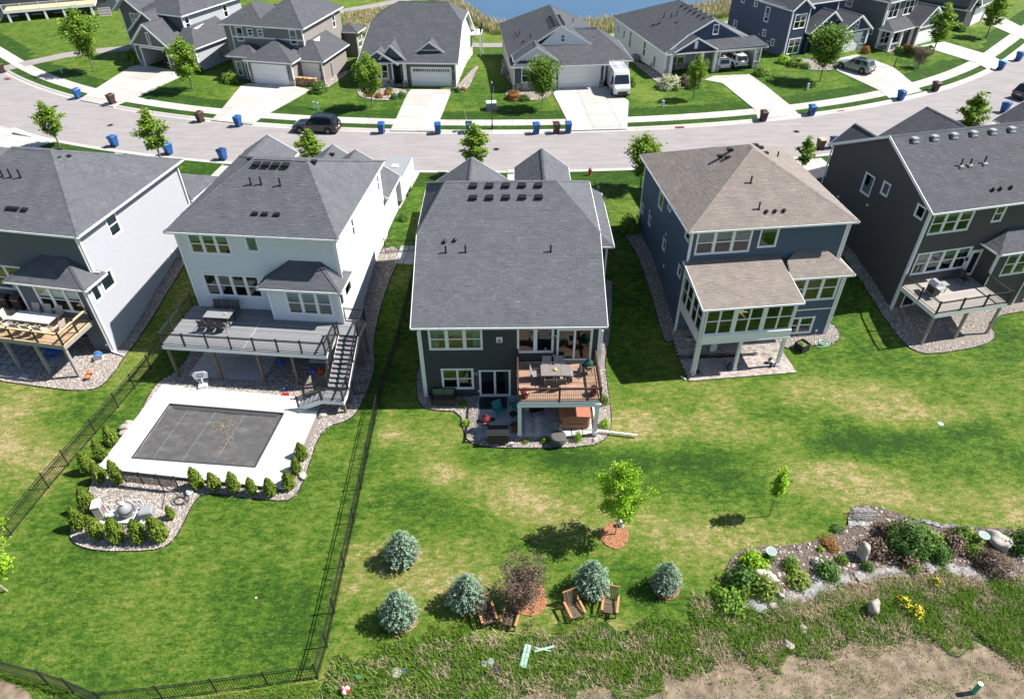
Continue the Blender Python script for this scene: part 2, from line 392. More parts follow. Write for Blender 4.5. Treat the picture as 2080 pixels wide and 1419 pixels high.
# ------------------------------------------------------------------ ground
POND = smooth_poly([(-14.57, 145.35), (-9.46, 138.68), (-6.26, 131.13), (-2.81, 122.64), (5.33, 120.80), (13.65, 123.04), (18.98, 124.80), (31.95, 131.91), (40.08, 136.45), (49.18, 142.88), (39.44, 158.22), (6.94, 162.12), (-11.41, 155.50)])
def steps(*seg):
    o = [seg[0]]
    for end, st in zip(seg[1::2], seg[2::2]):
        n = max(1, round((end-o[-1])/st)); a = o[-1]; o += [a+(end-a)*(i+1)/n for i in range(n)]
    return o
GX = steps(-420, -110, 40, -46, 1.6, 46, .6, 110, 1.6, 420, 40); GY = steps(-60, 6, 11, 58, .5, 108, 1.2, 175, 2.5, 700, 45)
def ground_z(x, y):
    z = terr(x, y)
    if 95 < y < 260 and abs(x) < 90:
        if inside((x, y), POND): z -= .9
    s = sdist(x, y)
    if 4.8 < s < 9.2 or -7.2 < s < -4.8: z = min(z, 0)-.16
    if y < 60: z += .006*math.sin(x*.7+y*.4)
    return z
DRYSPOT = [((-4.86, 27.05), 1.6, 1), ((-3.93, 26.31), 1.0, .8), ((-7.64, 29.42), .7, .9), ((13.57, 31.72), 1.1, 1), ((0.51, 26.62), 2.2, .45), ((5.39, 26.39), 1.8, .5), ((-8.02, 16.46), 1.2, .8), ((9.02, 20.24), 1.4, .6), ((-8.55, 43.75), .9, .8), ((18.02, 32.80), 1.8, .6), ((20.36, 33.96), 1.2, .6), ((20.54, 24.15), 2.0, .5), ((23.21, 38.21), .7, .9), ((-31.26, 32.10), 2.2, .7), ((-32.65, 33.49), 1.8, .5), ((-30.59, 29.14), 2.2, .5), ((-33.28, 84.56), 1.0, 1), ((-31.73, 83.35), .9, .9), ((16.35, 83.93), 2.0, .5), ((17.01, 80.71), 2.2, .5), ((14.63, 76.31), 2, .4), ((26.25, 82.98), .9, .8), ((49.79, 95.35), .9, .9), ((-20.50, 21.72), .9, .6), ((-24.11, 21.61), 1.4, .5), ((-19.14, 19.12), 2.5, .35), ((16.66, 24.86), 3, .4), ((26.61, 30.51), 3, .35), ((4.93, 17.83), 1.5, .5), ((-2.92, 20.94), 2.2, .3), ((-8.12, 19.01), .5, .9), ((-8.28, 24.78), .35, .9), ((-8.16, 28.82), .5, .7)]
POOLYARD = [(-27.44, 20.61), (-27.13, 22.53), (-26.38, 27.33), (-25.48, 32.09), (-24.55, 37.73), (-23.07, 44.55), (-6.9, 46.8), (-8.63, 33.27), (-8.69, 23.07), (-8.90, 14.69), (-15.55, 13.82), (-18.06, 13.59), (-23.55, 15.16), (-25.15, 15.56)]
for a_, b_, r_, n_ in (((27.23, 33.18), (26.94, 24.77), .35, 9), ((-8.58, 29.63), (-9.09, 19.57), .5, 9), ((-1.20, 25.56), (8.02, 24.94), .9, 7), ((18.12, 28.34), (28.43, 29.25), .7, 8), ((9.35, 24.59), (18.45, 25.19), .6, 7), ((6.81, 33.41), (7.14, 28.64), .6, 4)):
    for k_ in range(n_): u_ = k_/(n_-1); DRYSPOT.append(((a_[0]+(b_[0]-a_[0])*u_, a_[1]+(b_[1]-a_[1])*u_), r_, -.32))
def dryness(x, y):
    if y < 58:
        left = x < -16.5-(y-10)*.28 if y < 36 else x < -24
        pool = inside((x, y), POOLYARD); left = left and not pool
        d = .27 if pool else (.50 if left else .49)
        if not pool and not left and y > 34: d = .3
        d += (.20 if not pool else .08)*math.sin(y*.8+.5*math.sin(x*.35)+.3*x) * (1 if y < 32 else .3)
        d += .13*math.sin(x*.55+1.3)*math.sin(y*.35+x*.12)
        if not pool and not left: d -= .35*math.exp(-((y-27.3-.04*(x-5)**2*.1)/1.1)**2)      # the greener swale behind the dark house
    else:
        d = .27+.08*math.sin(x*.5+y*.3)
        if y > 110: d = .45
        if x < -45: d = .36
    for (cx_, cy_), r, a in DRYSPOT:
        q = ((x-cx_)**2+(y-cy_)**2)/(r*r)
        if q < 6: d += a*.26*math.exp(-q)
    return max(0, min(1, d))
nx, ny = len(GX), len(GY)
vs = [(x, y, ground_z(x, y)) for y in GY for x in GX]
me = D.meshes.new('ground'); me.from_pydata(vs, [], [(j*nx+i, j*nx+i+1, (j+1)*nx+i+1, (j+1)*nx+i) for j in range(ny-1) for i in range(nx-1)])
at = me.attributes.new('dry', 'FLOAT', 'POINT'); at.data.foreach_set('value', [dryness(x, y) for x, y, z in vs])
me.polygons.foreach_set('use_smooth', [True]*len(me.polygons))
m = D.materials.new('lawn'); m.use_nodes = True; N = m.node_tree.nodes; L = m.node_tree.links; b = N['Principled BSDF']
b.inputs['Roughness'].default_value = .9; b.inputs['Specular IOR Level'].default_value = .15
geo = N.new('ShaderNodeTexCoord')
def noise(scale, detail=4, rough=.6, stretch=None):
    n = N.new('ShaderNodeTexNoise'); n.inputs['Scale'].default_value = scale; n.inputs['Detail'].default_value = detail; n.inputs['Roughness'].default_value = rough
    if stretch:
        mp = N.new('ShaderNodeMapping'); mp.inputs['Scale'].default_value = stretch; L.new(geo.outputs['Object'], mp.inputs[0]); L.new(mp.outputs[0], n.inputs['Vector'])
    else: L.new(geo.outputs['Object'], n.inputs['Vector'])
    return n
def math_(op, a, b_, clamp=False):
    n = N.new('ShaderNodeMath'); n.operation = op; n.use_clamp = clamp
    for i, v in enumerate((a, b_)):
        if isinstance(v, (int, float)): n.inputs[i].default_value = v
        else: L.new(v, n.inputs[i])
    return n.outputs[0]
at = N.new('ShaderNodeAttribute'); at.attribute_name = 'dry'
n1 = noise(.55, 5, .65); n2 = noise(1.7, 8, .72, (1, 2.0, 1)); n3 = noise(14, 6, .85)
n4 = noise(4.5, 8, .85, (1, 1.5, 1))
v = math_('ADD', at.outputs['Fac'], math_('MULTIPLY', math_('SUBTRACT', n1.outputs[0], .5), .75))
v = math_('ADD', v, math_('MULTIPLY', math_('SUBTRACT', n2.outputs[0], .5), 1.7))
v = math_('ADD', v, math_('MULTIPLY', math_('SUBTRACT', n4.outputs[0], .5), 1.1))
v = math_('ADD', v, math_('MULTIPLY', math_('SUBTRACT', n3.outputs[0], .5), 1.7), True)
cr = N.new('ShaderNodeValToRGB'); el = cr.color_ramp.elements
el[0].position = 0; el[0].color = (.022, .055, .007, 1); el[1].position = 1; el[1].color = (.36, .28, .15, 1)
for p_, c_ in ((.20, (.040, .098, .008)), (.40, (.080, .142, .014)), (.60, (.130, .168, .030)), (.80, (.215, .20, .065))): q = el.new(p_); q.color = (*c_, 1)
L.new(v, cr.inputs[0])
hs = N.new('ShaderNodeHueSaturation'); L.new(cr.outputs[0], hs.inputs['Color'])
mr = N.new('ShaderNodeMapRange'); mr.inputs['From Min'].default_value = .3; mr.inputs['From Max'].default_value = .7; mr.inputs['To Min'].default_value = .60; mr.inputs['To Max'].default_value = 1.40
L.new(math_('ADD', math_('MULTIPLY', n3.outputs[0], .55), math_('MULTIPLY', n4.outputs[0], .45)), mr.inputs[0]); L.new(mr.outputs[0], hs.inputs['Value'])
L.new(hs.outputs[0], b.inputs['Base Color'])
nb = noise(38, 4, .8); bp = N.new('ShaderNodeBump'); bp.inputs['Strength'].default_value = .8; bp.inputs['Distance'].default_value = .05
L.new(nb.outputs[0], bp.inputs['Height']); L.new(bp.outputs[0], b.inputs['Normal'])
M_LAWN = m; me.materials.append(m)
ground = link('ground', me); tag(ground, 'mown lawn and land rising from the back yards to the street', kind='structure')

# ------------------------------------------------------------------ road, kerbs, pavement along the curve
def sp(x, s):
    y, mm = yc(x); k = math.sqrt(1+mm*mm); return (x-s*mm/k, y+s/k)
XS = [-118+i*2.0 for i in range(119)]
def strip(name, s0, s1, z0, z1, material, x0=-118, x1=118, skirt=.2, **k):
    mb = MB(); xs = [x for x in XS if x0 <= x <= x1]
    for a, b_ in zip(xs[:-1], xs[1:]):
        p, q, r, t = sp(a, s0), sp(b_, s0), sp(b_, s1), sp(a, s1); to = random.random()
        mb.face([(*p, z0), (*q, z0), (*r, z1), (*t, z1)], 0, to)
        mb.face([(*p, z0-skirt), (*q, z0-skirt), (*q, z0), (*p, z0)], 0, to); mb.face([(*t, z1), (*r, z1), (*r, z1-skirt), (*t, z1-skirt)], 0, to)
    return mb.build(name, material, **k)
m = mat('street_asphalt', (.285, .262, .257), .92, var=.05, nscale=.35, bump=.25, bscale=120, spec=.2)
N = m.node_tree.nodes; L = m.node_tree.links; b = N['Principled BSDF']; src = b.inputs['Base Color'].links[0].from_socket
geo = N.new('ShaderNodeTexCoord')
n5 = noise(.9, 6, .75, (.35, 1.6, 1)); n6 = noise(120, 2, .5)
mr = N.new('ShaderNodeMapRange'); mr.inputs['From Min'].default_value = .38; mr.inputs['From Max'].default_value = .66; mr.inputs['To Min'].default_value = .86; mr.inputs['To Max'].default_value = 1.06; L.new(n5.outputs[0], mr.inputs[0])
h2 = N.new('ShaderNodeHueSaturation'); L.new(src, h2.inputs['Color']); L.new(mr.outputs[0], h2.inputs['Value'])
mr2 = N.new('ShaderNodeMapRange'); mr2.inputs['From Min'].default_value = .3; mr2.inputs['From Max'].default_value = .7; mr2.inputs['To Min'].default_value = .85; mr2.inputs['To Max'].default_value = 1.15; L.new(n6.outputs[0], mr2.inputs[0])
h3 = N.new('ShaderNodeHueSaturation'); L.new(h2.outputs[0], h3.inputs['Color']); L.new(mr2.outputs[0], h3.inputs['Value']); L.new(h3.outputs[0], b.inputs['Base Color'])
M_ASPH = m
strip('road', -4.6, 4.6, 0.0, 0.0, M_ASPH, kind='structure', label='pale grey asphalt street curving between the two rows of houses')
M_TRAIL = mat('trail_asphalt', (.26, .235, .225), .95, var=.08, nscale=.8, bump=.2)
def kerb(side):
    root = empty('kerb', label='pale concrete kerb and gutter along the %s side of the street' % ('far' if side > 0 else 'near'), kind='structure')
    for a, b_ in zip(XS[:-1:2], XS[2::2]):
        if not -100 < a < 104: continue
        mb = MB(); t = random.random(); g_ = .006
        mid = (a+b_)/2
        prf = [(4.6, .004), (5.0, .012), (5.12, .10), (5.38, .145), (5.42, -.1)]
        for xa, xb in ((a+g_, mid), (mid, b_-g_)):
            for (s0, z0), (s1, z1) in zip(prf[:-1], prf[1:]):
                p, q, r, w_ = sp(xa, s0*side), sp(xb, s0*side), sp(xb, s1*side), sp(xa, s1*side)
                f = [(*p, z0), (*q, z0), (*r, z1), (*w_, z1)]
                mb.face(f if side > 0 else f[::-1], 0, t)
        mb.build('kerb_stone', M_CONC, root)
kerb(1); kerb(-1)
strip('verge', 5.40, 6.44, .135, .165, M_LAWN, kind='structure', label='strip of lawn between the far kerb and the pavement')
strip('verge', 8.16, 10.6, .185, prof(10.6)+.012, M_LAWN, kind='structure', label='grass edge behind the pavement')
strip('verge', -8.6, -5.40, prof(-8.6)+.012, .135, M_LAWN, kind='structure', label='grass edge behind the near kerb')
walk = empty('sidewalk', label='pale concrete pavement of square slabs on the far side of the street', kind='structure')
x = -100.0
while x < 104:
    k = 1.55; x1 = x+k/math.sqrt(1+yc(x)[1]**2)
    mb = MB(); t = random.random(); g_ = .016
    P = [sp(x+g_, 6.45), sp(x1-g_, 6.45), sp(x1-g_, 8.15), sp(x+g_, 8.15)]; z = .205
    mb.face([(*p, z) for p in P], 0, t)
    for i in range(4): a, b_ = P[i], P[(i+1) % 4]; mb.face([(*a, z-.12), (*b_, z-.12), (*b_, z), (*a, z)], 0, t)
    mb.build('slab', M_CONC, walk); x = x1

def driveway(poly, yaw, label, su=3.0, h=.075, **k):
    root = empty('driveway', label=label, kind='structure')
    zf = lambda x, y: (terr(x, y) if abs(sdist(x, y)) > 5.4 else terr(x, y)*0 + (.015+(abs(sdist(x, y))-4.62)*.13))
    slabs(root, poly, poly[0], yaw, su, 3.4, h, M_CONC, zf=zf, thick=.22, gap=.035)
R_ = math.radians
driveway([(-50.27, 94.34), (-49.31, 95.16), (-43.68, 92.48), (-41.89, 90.40), (-45.19, 82.12), (-46.34, 80.12), (-51.54, 82.63), (-51.32, 85.41)], R_(-23), 'pale concrete driveway of the house with the open garage')
driveway([(-33.17, 86.21), (-32.44, 87.05), (-26.49, 85.79), (-24.17, 84.32), (-27.70, 76.54), (-28.38, 74.23), (-33.37, 75.57), (-33.20, 77.76)], R_(-13.5), 'wide pale driveway in front of the taupe house with two garage doors')
driveway([(-12.26, 82.60), (-11.96, 84.14), (-7.00, 84.01), (-7.06, 83.13), (-7.84, 73.98), (-7.51, 71.72), (-12.90, 72.03), (-12.73, 74.11)], R_(-4), 'straight narrow driveway of the grey-green gabled house')
driveway([(5.19, 82.31), (5.91, 84.58), (11.98, 84.78), (13.83, 79.83), (12.98, 74.37), (12.61, 71.95), (6.49, 71.60), (6.33, 73.94)], R_(4.5), 'pale driveway under the parked white van')
driveway([(24.15, 86.87), (25.73, 88.37), (30.32, 88.82), (31.26, 83.95), (32.16, 78.48), (32.28, 75.70), (27.36, 74.27), (27.76, 77.32), (26.08, 85.49)], R_(13), 'pale driveway leading to the open garage with two white cars')
driveway([(42.96, 94.69), (47.07, 96.79), (47.74, 95.64), (49.73, 91.39), (49.62, 85.63), (49.44, 82.90), (44.52, 80.29), (44.41, 83.22), (41.89, 89.92)], R_(25), 'pale driveway with the silver crossover on it')
driveway([(57.44, 100.67), (61.90, 102.68), (65.49, 96.71), (65.62, 94.15), (61.83, 91.32), (61.62, 93.71)], R_(33), 'pale driveway beside the dark grey-green house')
driveway([(73.11, 115.58), (78.13, 120.49), (77.90, 110.42), (77.72, 106.19), (74.64, 103.29), (74.27, 105.21)], R_(40), 'pale driveway near the upper right corner')
driveway([(-54.63, 74.12), (-47.86, 69.81), (-49.25, 67.47), (-52.38, 64.34), (-55.70, 68.16)], R_(-18), 'short pale driveway by the left edge of the photo')
driveway([(-40.01, 66.63), (-35.83, 64.83), (-36.45, 60.17), (-40.80, 62.48)], R_(-14), 'pale driveway behind the leftmost grey roof')
driveway([(-28.13, 64.59), (-8.68, 61.22), (-9.62, 53.67), (-28.44, 60.41)], R_(-6), 'wide driveway of the white house beside the white trailer')
driveway([(-0.3, 55.8), (4.7, 55.8), (4.7, 62.0), (-0.3, 62.0)], 0, 'driveway between the garage roofs of the centre house')
driveway([(26.80, 62.94), (30.55, 63.79), (30.94, 60.26), (28.72, 56.05), (26.68, 56.51)], R_(8), 'pale driveway between the brown roofed and the dark brown house')
driveway([(49.16, 70.56), (53.71, 72.34), (49.69, 65.86), (47.14, 65.71)], R_(20), 'driveway piece beyond the roof ridge at the right edge')
driveway([(-54.77, 70.88), (-55.89, 73.50), (-54.14, 73.25), (-53.42, 71.44)], R_(-18), 'sliver of concrete beside the left edge driveway')

def path(name, pts, wd, material, h=.04, **k):
    L_, R2 = [], []
    for i, p in enumerate(pts):
        a = pts[max(0, i-1)]; b_ = pts[min(len(pts)-1, i+1)]; d = math.hypot(b_[0]-a[0], b_[1]-a[1]); nx_, ny_ = -(b_[1]-a[1])/d*wd/2, (b_[0]-a[0])/d*wd/2
        L_.append((p[0]+nx_, p[1]+ny_)); R2.append((p[0]-nx_, p[1]-ny_))
    return drape(name, L_+R2[::-1], h, material, 2.4, **k)
path('footpath', [(-67.69, 95.03), (-65.43, 97.27), (-62.09, 100.07), (-58.05, 101.78), (-53.26, 103.62), (-41.00, 108.93), (-30.34, 113.54), (-22.18, 112.95), (-13.18, 110.96), (-4.07, 109.35), (0.40, 109.36), (8.71, 110.87), (17.54, 114.92), (36.35, 121.64), (48.99, 130.58), (61.56, 141.10)], 2.6, M_TRAIL, kind='structure', label='narrow asphalt trail winding behind the far houses')
path('footpath', [(-40.04, 126.83), (-33.83, 129.31), (-29.30, 132.67), (-24.56, 136.17), (-18.03, 142.18), (-12.92, 148.73)], 2.6, M_TRAIL, kind='structure', label='upper trail climbing towards the top of the picture')

mw = D.materials.new('pond_water'); mw.use_nodes = True; b = mw.node_tree.nodes['Principled BSDF']; b.inputs['Base Color'].default_value = (.045, .10, .17, 1); b.inputs['Roughness'].default_value = .06; b.inputs['IOR'].default_value = 1.33
N = mw.node_tree.nodes; L = mw.node_tree.links; geo = N.new('ShaderNodeTexCoord'); nn = noise(1.2, 3, .5); bp = N.new('ShaderNodeBump'); bp.inputs['Strength'].default_value = .12; bp.inputs['Distance'].default_value = .05; L.new(nn.outputs[0], bp.inputs['Height']); L.new(bp.outputs[0], b.inputs['Normal'])
mb = MB(); mb.prism(smooth_poly([(p[0]*1.0, p[1]) for p in POND], 0), -1.95, -1.62); mb.build('pond_water', mw, kind='structure', label='blue pond behind the far houses')

# ------------------------------------------------------------------ rock beds
def stones(name, poly, dens, smin, smax, parent, mt, excl=(), zoff=.03, flat=.6):
    xs = [p[0] for p in poly]; ys = [p[1] for p in poly]; A = (max(xs)-min(xs))*(max(ys)-min(ys)); n = int(A*dens)
    X = RNG.uniform(min(xs), max(xs), n); Y = RNG.uniform(min(ys), max(ys), n); keep = []
    for x, y in zip(X, Y):
        if inside((x, y), poly) and not any(inside((x, y), e) for e in excl): keep.append((x, y))
    if not keep: return
    K = np.array(keep); n = len(K); Z = np.array([terr(a, b_) for a, b_ in keep])+zoff
    base = np.array([(1, 0, 0), (0, 1, 0), (-1, 0, 0), (0, -1, 0), (0, 0, 1)], float)
    s = RNG.uniform(smin, smax, n)**1.0; a = RNG.uniform(0, math.pi, n); el_ = RNG.uniform(.6, 1.0, n)
    V = base[None]*np.stack([s, s*el_, s*flat*RNG.uniform(.7, 1.3, n)], 1)[:, None, :]
    V[:, :4, 2] += (RNG.uniform(-.2, .35, (n, 4))*s[:, None]); V[:, 4, :2] += RNG.uniform(-.35, .35, (n, 2))*s[:, None]
    c, q = np.cos(a)[:, None], np.sin(a)[:, None]; x = V[:, :, 0]*c-V[:, :, 1]*q; y = V[:, :, 0]*q+V[:, :, 1]*c
    V = np.stack([x+K[:, 0:1], y+K[:, 1:2], V[:, :, 2]+Z[:, None]], 2)
    T_ = V[:, [0, 1, 4, 1, 2, 4, 2, 3, 4, 3, 0, 4]].reshape(n*4, 3, 3); t = np.repeat(RNG.uniform(0, 1, n), 4)
    o = link(name, quads_mesh(name, T_, t, mt), parent); tag(o, kind='stuff'); return o
def rock_bed(poly, label, dens=110, smin=.035, smax=.075, excl=(), it=2):
    poly = smooth_poly(poly, it); root = empty('rock_bed', label=label, kind='structure')
    drape('bed_base', poly, .03, M_BEDBASE, parent=root); stones('river_rock', poly, dens, smin, smax, root, M_ROCK, excl)
    mb = MB()
    for a, b_ in zip(poly, poly[1:]+poly[:1]): mb.beam((*a, terr(*a)+.04), (*b_, terr(*b_)+.04), .03, .06)
    mb.build('edging', M_RUB, root)
    return root
H1O, H1Y = (-27.95, 38.9), R_(-11); H2O, H2Y = (-21.87, 39.42), R_(-6.2); H3O, H3Y = (-5.6, 32.85), 0.0; H4O, H4Y = (11.75, 39.0), R_(6); H5O, H5Y = (28.2, 41.2), R_(12.6)
def W(o, yaw, x, y): ca, sa = math.cos(yaw), math.sin(yaw); return (o[0]+x*ca-y*sa, o[1]+x*sa+y*ca)
h1 = lambda x, y: W(H1O, H1Y, x, y)
h2 = lambda x, y: W(H2O, H2Y, x, y)
h3 = lambda x, y: W(H3O, H3Y, x, y)
h4 = lambda x, y: W(H4O, H4Y, x, y)
h5 = lambda x, y: W(H5O, H5Y, x, y)
POOLDECK = [(-23.43, 34.14), (-12.70, 31.82), (-12.09, 31.15), (-12.52, 30.94), (-12.33, 25.45), (-13.09, 25.07), (-24.40, 27.31)]
POOLDECK = [(-23.45, 34.15), (-12.6, 32.65), (-12.2, 30.85), (-13.0, 25.2), (-24.35, 26.85)]
rock_bed([(-23.98, 34.54), (-23.89, 31.11), (-24.17, 28.65), (-24.88, 26.94), (-24.32, 25.67), (-24.33, 24.98), (-24.31, 23.64), (-24.05, 22.50), (-23.37, 21.82), (-21.91, 21.44), (-19.27, 21.41), (-18.29, 21.75), (-18.04, 22.89), (-18.02, 24.35), (-17.72, 25.10), (-16.88, 25.12), (-15.84, 24.90), (-13.35, 24.57), (-12.50, 24.62), (-12.14, 25.48), (-12.06, 27.14), (-11.95, 29.39), (-11.52, 30.29), (-10.53, 30.62), (-9.96, 31.34), (-9.79, 32.22), (-9.52, 33.76), (-9.44, 36.09), (-9.88, 37.89), (-9.73, 40.42), (-9.32, 43.20), (-8.78, 45.25), (-8.89, 47.61), h2(10.4, 9), h2(10.4, 0), h2(0, 0), (-22.81, 38.28), (-22.90, 35.54)], 'tan river rock bed wrapping the pool deck and the pump corner', excl=[POOLDECK, rect(H2O, H2Y, 0, 0, 10.5, 11)], it=1)
rock_bed([(-6.52, 37.82), (-6.47, 34.02), (-6.00, 31.90), (-4.92, 31.49), (-3.34, 31.43), (-2.99, 29.36), (-2.38, 28.52), (-0.11, 28.29), (4.59, 28.32), (5.77, 29.02), (6.26, 30.33), (6.34, 33.22), (6.39, 36.09), (7.22, 39.25), (7.71, 44.50), h3(10.8, 8), h3(10.8, 1), h3(.5, 1), h3(0, 3), h3(-.55, 4)], 'river rock bed round the patio of the centre house', excl=[rect(H3O, 0, 3.4, -3.6, 10.4, 0), rect(H3O, 0, .1, .1, 10.8, 9)], it=1)
rock_bed([(9.46, 51.17), (9.05, 49.58), (9.72, 46.87), (10.08, 44.17), (10.45, 41.49), (10.74, 38.73), (10.92, 37.58), h4(.3, -.3), h4(.2, 6), h4(.2, 12)], 'dark gravel strip along the left wall of the blue house', dens=90)
rock_bed([h4(7.0, -1.3), h4(7.1, -2.5), h4(9, -2.35), h4(11.4, -2.3), h4(11.9, -1.2), h4(11.3, 0), h4(10.6, 0), h4(9, -.5)], 'small gravel bed at the right corner of the blue house')
rock_bed([h5(-1.0, 12), h5(-1.0, 0), h5(-1.0, -2.5), h5(-.9, -4.0), h5(0, -4.7), h5(4.4, -4.7), h5(6.2, -3.9), h5(6.5, -2.2), h5(12, -2.1), h5(12, 0), h5(.2, 0), h5(.1, 12)], 'gravel bed under the deck of the dark brown house', it=1)
rock_bed([(-27.33, 37.03), (-27.22, 36.01), (-27.40, 34.25), (-27.88, 33.78), (-29.23, 33.71), (-30.99, 34.02), (-35.41, 34.87), (-37.74, 36.53), h1(-9, 0), h1(-.1, -.2), h1(-.1, 11), h1(1.0, 11), h1(1.1, 6), h1(.9, 0)], 'river rock bed under the deck of the light grey house', excl=[rect(H1O, H1Y, -9, 0, 0, 10)], it=1)
for pts, lb in (([(-18.47, 82.81), (-16.84, 81.04), (-13.58, 80.47), (-12.32, 82.61), (-12.29, 83.97), (-13.76, 84.73), (-16.81, 86.66), (-18.28, 86.32)], 'mulch bed with shrubs before the grey-green gabled house'),
                ([(-7.09, 82.77), (-5.05, 83.25), (-4.36, 90.21), (-3.93, 94.52), (-4.72, 92.95), (-6.47, 85.27), (-7.13, 84.20)], 'narrow rock strip on the right side of the grey-green gabled house'),
                ([(-0.61, 81.65), (1.40, 80.07), (4.00, 80.47), (5.26, 82.47), (5.05, 84.24), (0.28, 84.36), (-0.44, 83.66)], 'rock bed by the white board gabled house'),
                ([(-1.02, 100.44), (0.31, 90.08), (0.40, 85.27), (-0.45, 88.13), (-1.10, 93.64)], 'dark rock strip left of the white board gabled house'),
                ([(16.06, 96.31), (17.79, 87.24), (18.79, 84.23), (22.81, 83.49), (24.19, 86.49), (22.45, 87.49), (19.36, 89.15), (17.38, 94.56)], 'rock bed along the white and navy house'),
                ([(34.65, 94.30), (37.34, 90.62), (41.76, 89.74), (42.80, 94.26), (37.54, 96.20)], 'shrub bed before the navy house'),
                ([(51.08, 97.11), (53.93, 97.94), (58.70, 99.40), (58.49, 101.15), (52.62, 100.36)], 'shrub bed before the dark grey-green house'),
                ([(-24.28, 84.00), (-22.59, 83.60), (-21.72, 86.78), (-20.53, 91.06), (-21.20, 92.31), (-23.19, 87.96), (-24.63, 86.11)], 'rock strip right of the taupe house')):
    rock_bed(pts, lb, dens=45, smin=.05, smax=.11)
for i, (px, r) in enumerate((((5.40, 22.11), .78), ((-5.65, 20.96), .72), ((-2.17, 18.37), .7), ((-5.40, 17.47), .74), ((0.67, 18.52), .95), ((3.94, 19.00), .72), ((7.61, 19.13), .74))):
    mb = MB(); n = 22; P = [(px[0]+r*(1+.06*math.sin(5*a+i))*math.cos(a), px[1]+r*(1+.06*math.cos(4*a+i))*math.sin(a)) for a in [2*math.pi*k/n for k in range(n)]]
    drape('mulch_ring', P, .05, M_MULCH, .25, kind='structure', label=('orange mulch disc round the lime green maple', 'mulch ring under the upper left spruce', 'mulch ring under the spruce beside the purple shrub', 'mulch ring under the lowest spruce', 'orange mulch patch under the purple leafed shrub', 'mulch ring under the spruce behind the slatted chairs', 'mulch ring under the rightmost spruce')[i])
    stones('mulch_chips', P, 160, .02, .045, None, M_MULCH, zoff=.06).name = 'mulch_chips'
GARDEN = smooth_poly([(10.66, 19.77), (11.49, 20.97), (12.50, 21.38), (14.91, 21.42), (17.87, 22.24), (18.68, 23.87), (19.97, 24.02), (20.60, 23.62), (22.36, 22.89), (24.07, 22.56), (26.78, 22.35), (28.51, 21.84), (27.08, 19.51), (23.73, 19.45), (20.83, 20.01), (18.09, 19.36), (15.23, 18.71), (11.84, 18.00), (10.97, 18.27)], 1)
gd = empty('garden_bed', label='mulched garden bed with boulders and shrubs at the lower right', kind='structure')
drape('mulch', GARDEN, .05, M_MULCHD, .6, parent=gd); stones('mulch_chips', GARDEN, 120, .02, .05, gd, M_MULCHD, zoff=.06)
def rough_edge(poly, amp=.18, step=.35, seed=3):
    rg = random.Random(seed); o = []
    for a, b_ in zip(poly, poly[1:]+poly[:1]):
        n = max(1, int(math.hypot(a[0]-b_[0], a[1]-b_[1])/step))
        for k in range(n): t = k/n; x = a[0]+(b_[0]-a[0])*t; y = a[1]+(b_[1]-a[1])*t; o.append((x+rg.gauss(0, amp)*.7, y+rg.gauss(0, amp)+amp*math.sin(x*2.1)))
    return o
M_DIRT = mat('bare_dirt', (.18, .138, .094), .95, var=.45, nscale=2.2, bump=1.0, bscale=9)
DIRT = [(-0.14, 13.38), (0.85, 13.85), (2.04, 14.05), (3.65, 14.17), (4.92, 14.16), (6.09, 14.32), (7.41, 14.88), (8.39, 14.96), (9.54, 15.09), (10.70, 15.21), (11.86, 15.48), (13.10, 15.65), (14.21, 15.83), (15.78, 16.17), (16.93, 16.09), (18.58, 16.17), (20.07, 16.30), (21.57, 16.03), (22.45, 15.46), (23.14, 14.88), (24.32, 13.91), (23.49, 8.40), (-2.80, 8.59)]
drape('dirt', rough_edge(DIRT, .10, .5), .045, M_DIRT, .6, kind='structure', label='bare tan dirt at the lower right edge')
drape('dirt', [(-24.87, 15.10), (-23.34, 14.80), (-22.55, 14.57), (-21.64, 14.19), (-20.95, 13.45), (-23.15, 12.27)], .035, M_DIRT, .6, kind='structure', label='small patch of bare soil in the lower left corner')

stones('dirt_clods', DIRT[:-2]+[(24.05, 13.49), (-0.14, 13.27)], 26, .02, .06, None, mat('dirt_clod', (.2, .15, .1), .95, tone_cols=[(.13, .095, .065), (.22, .165, .11), (.34, .27, .2)]), zoff=.05)
stones('garden_rubble', GARDEN, 16, .04, .13, gd, M_ROCK, zoff=.06)

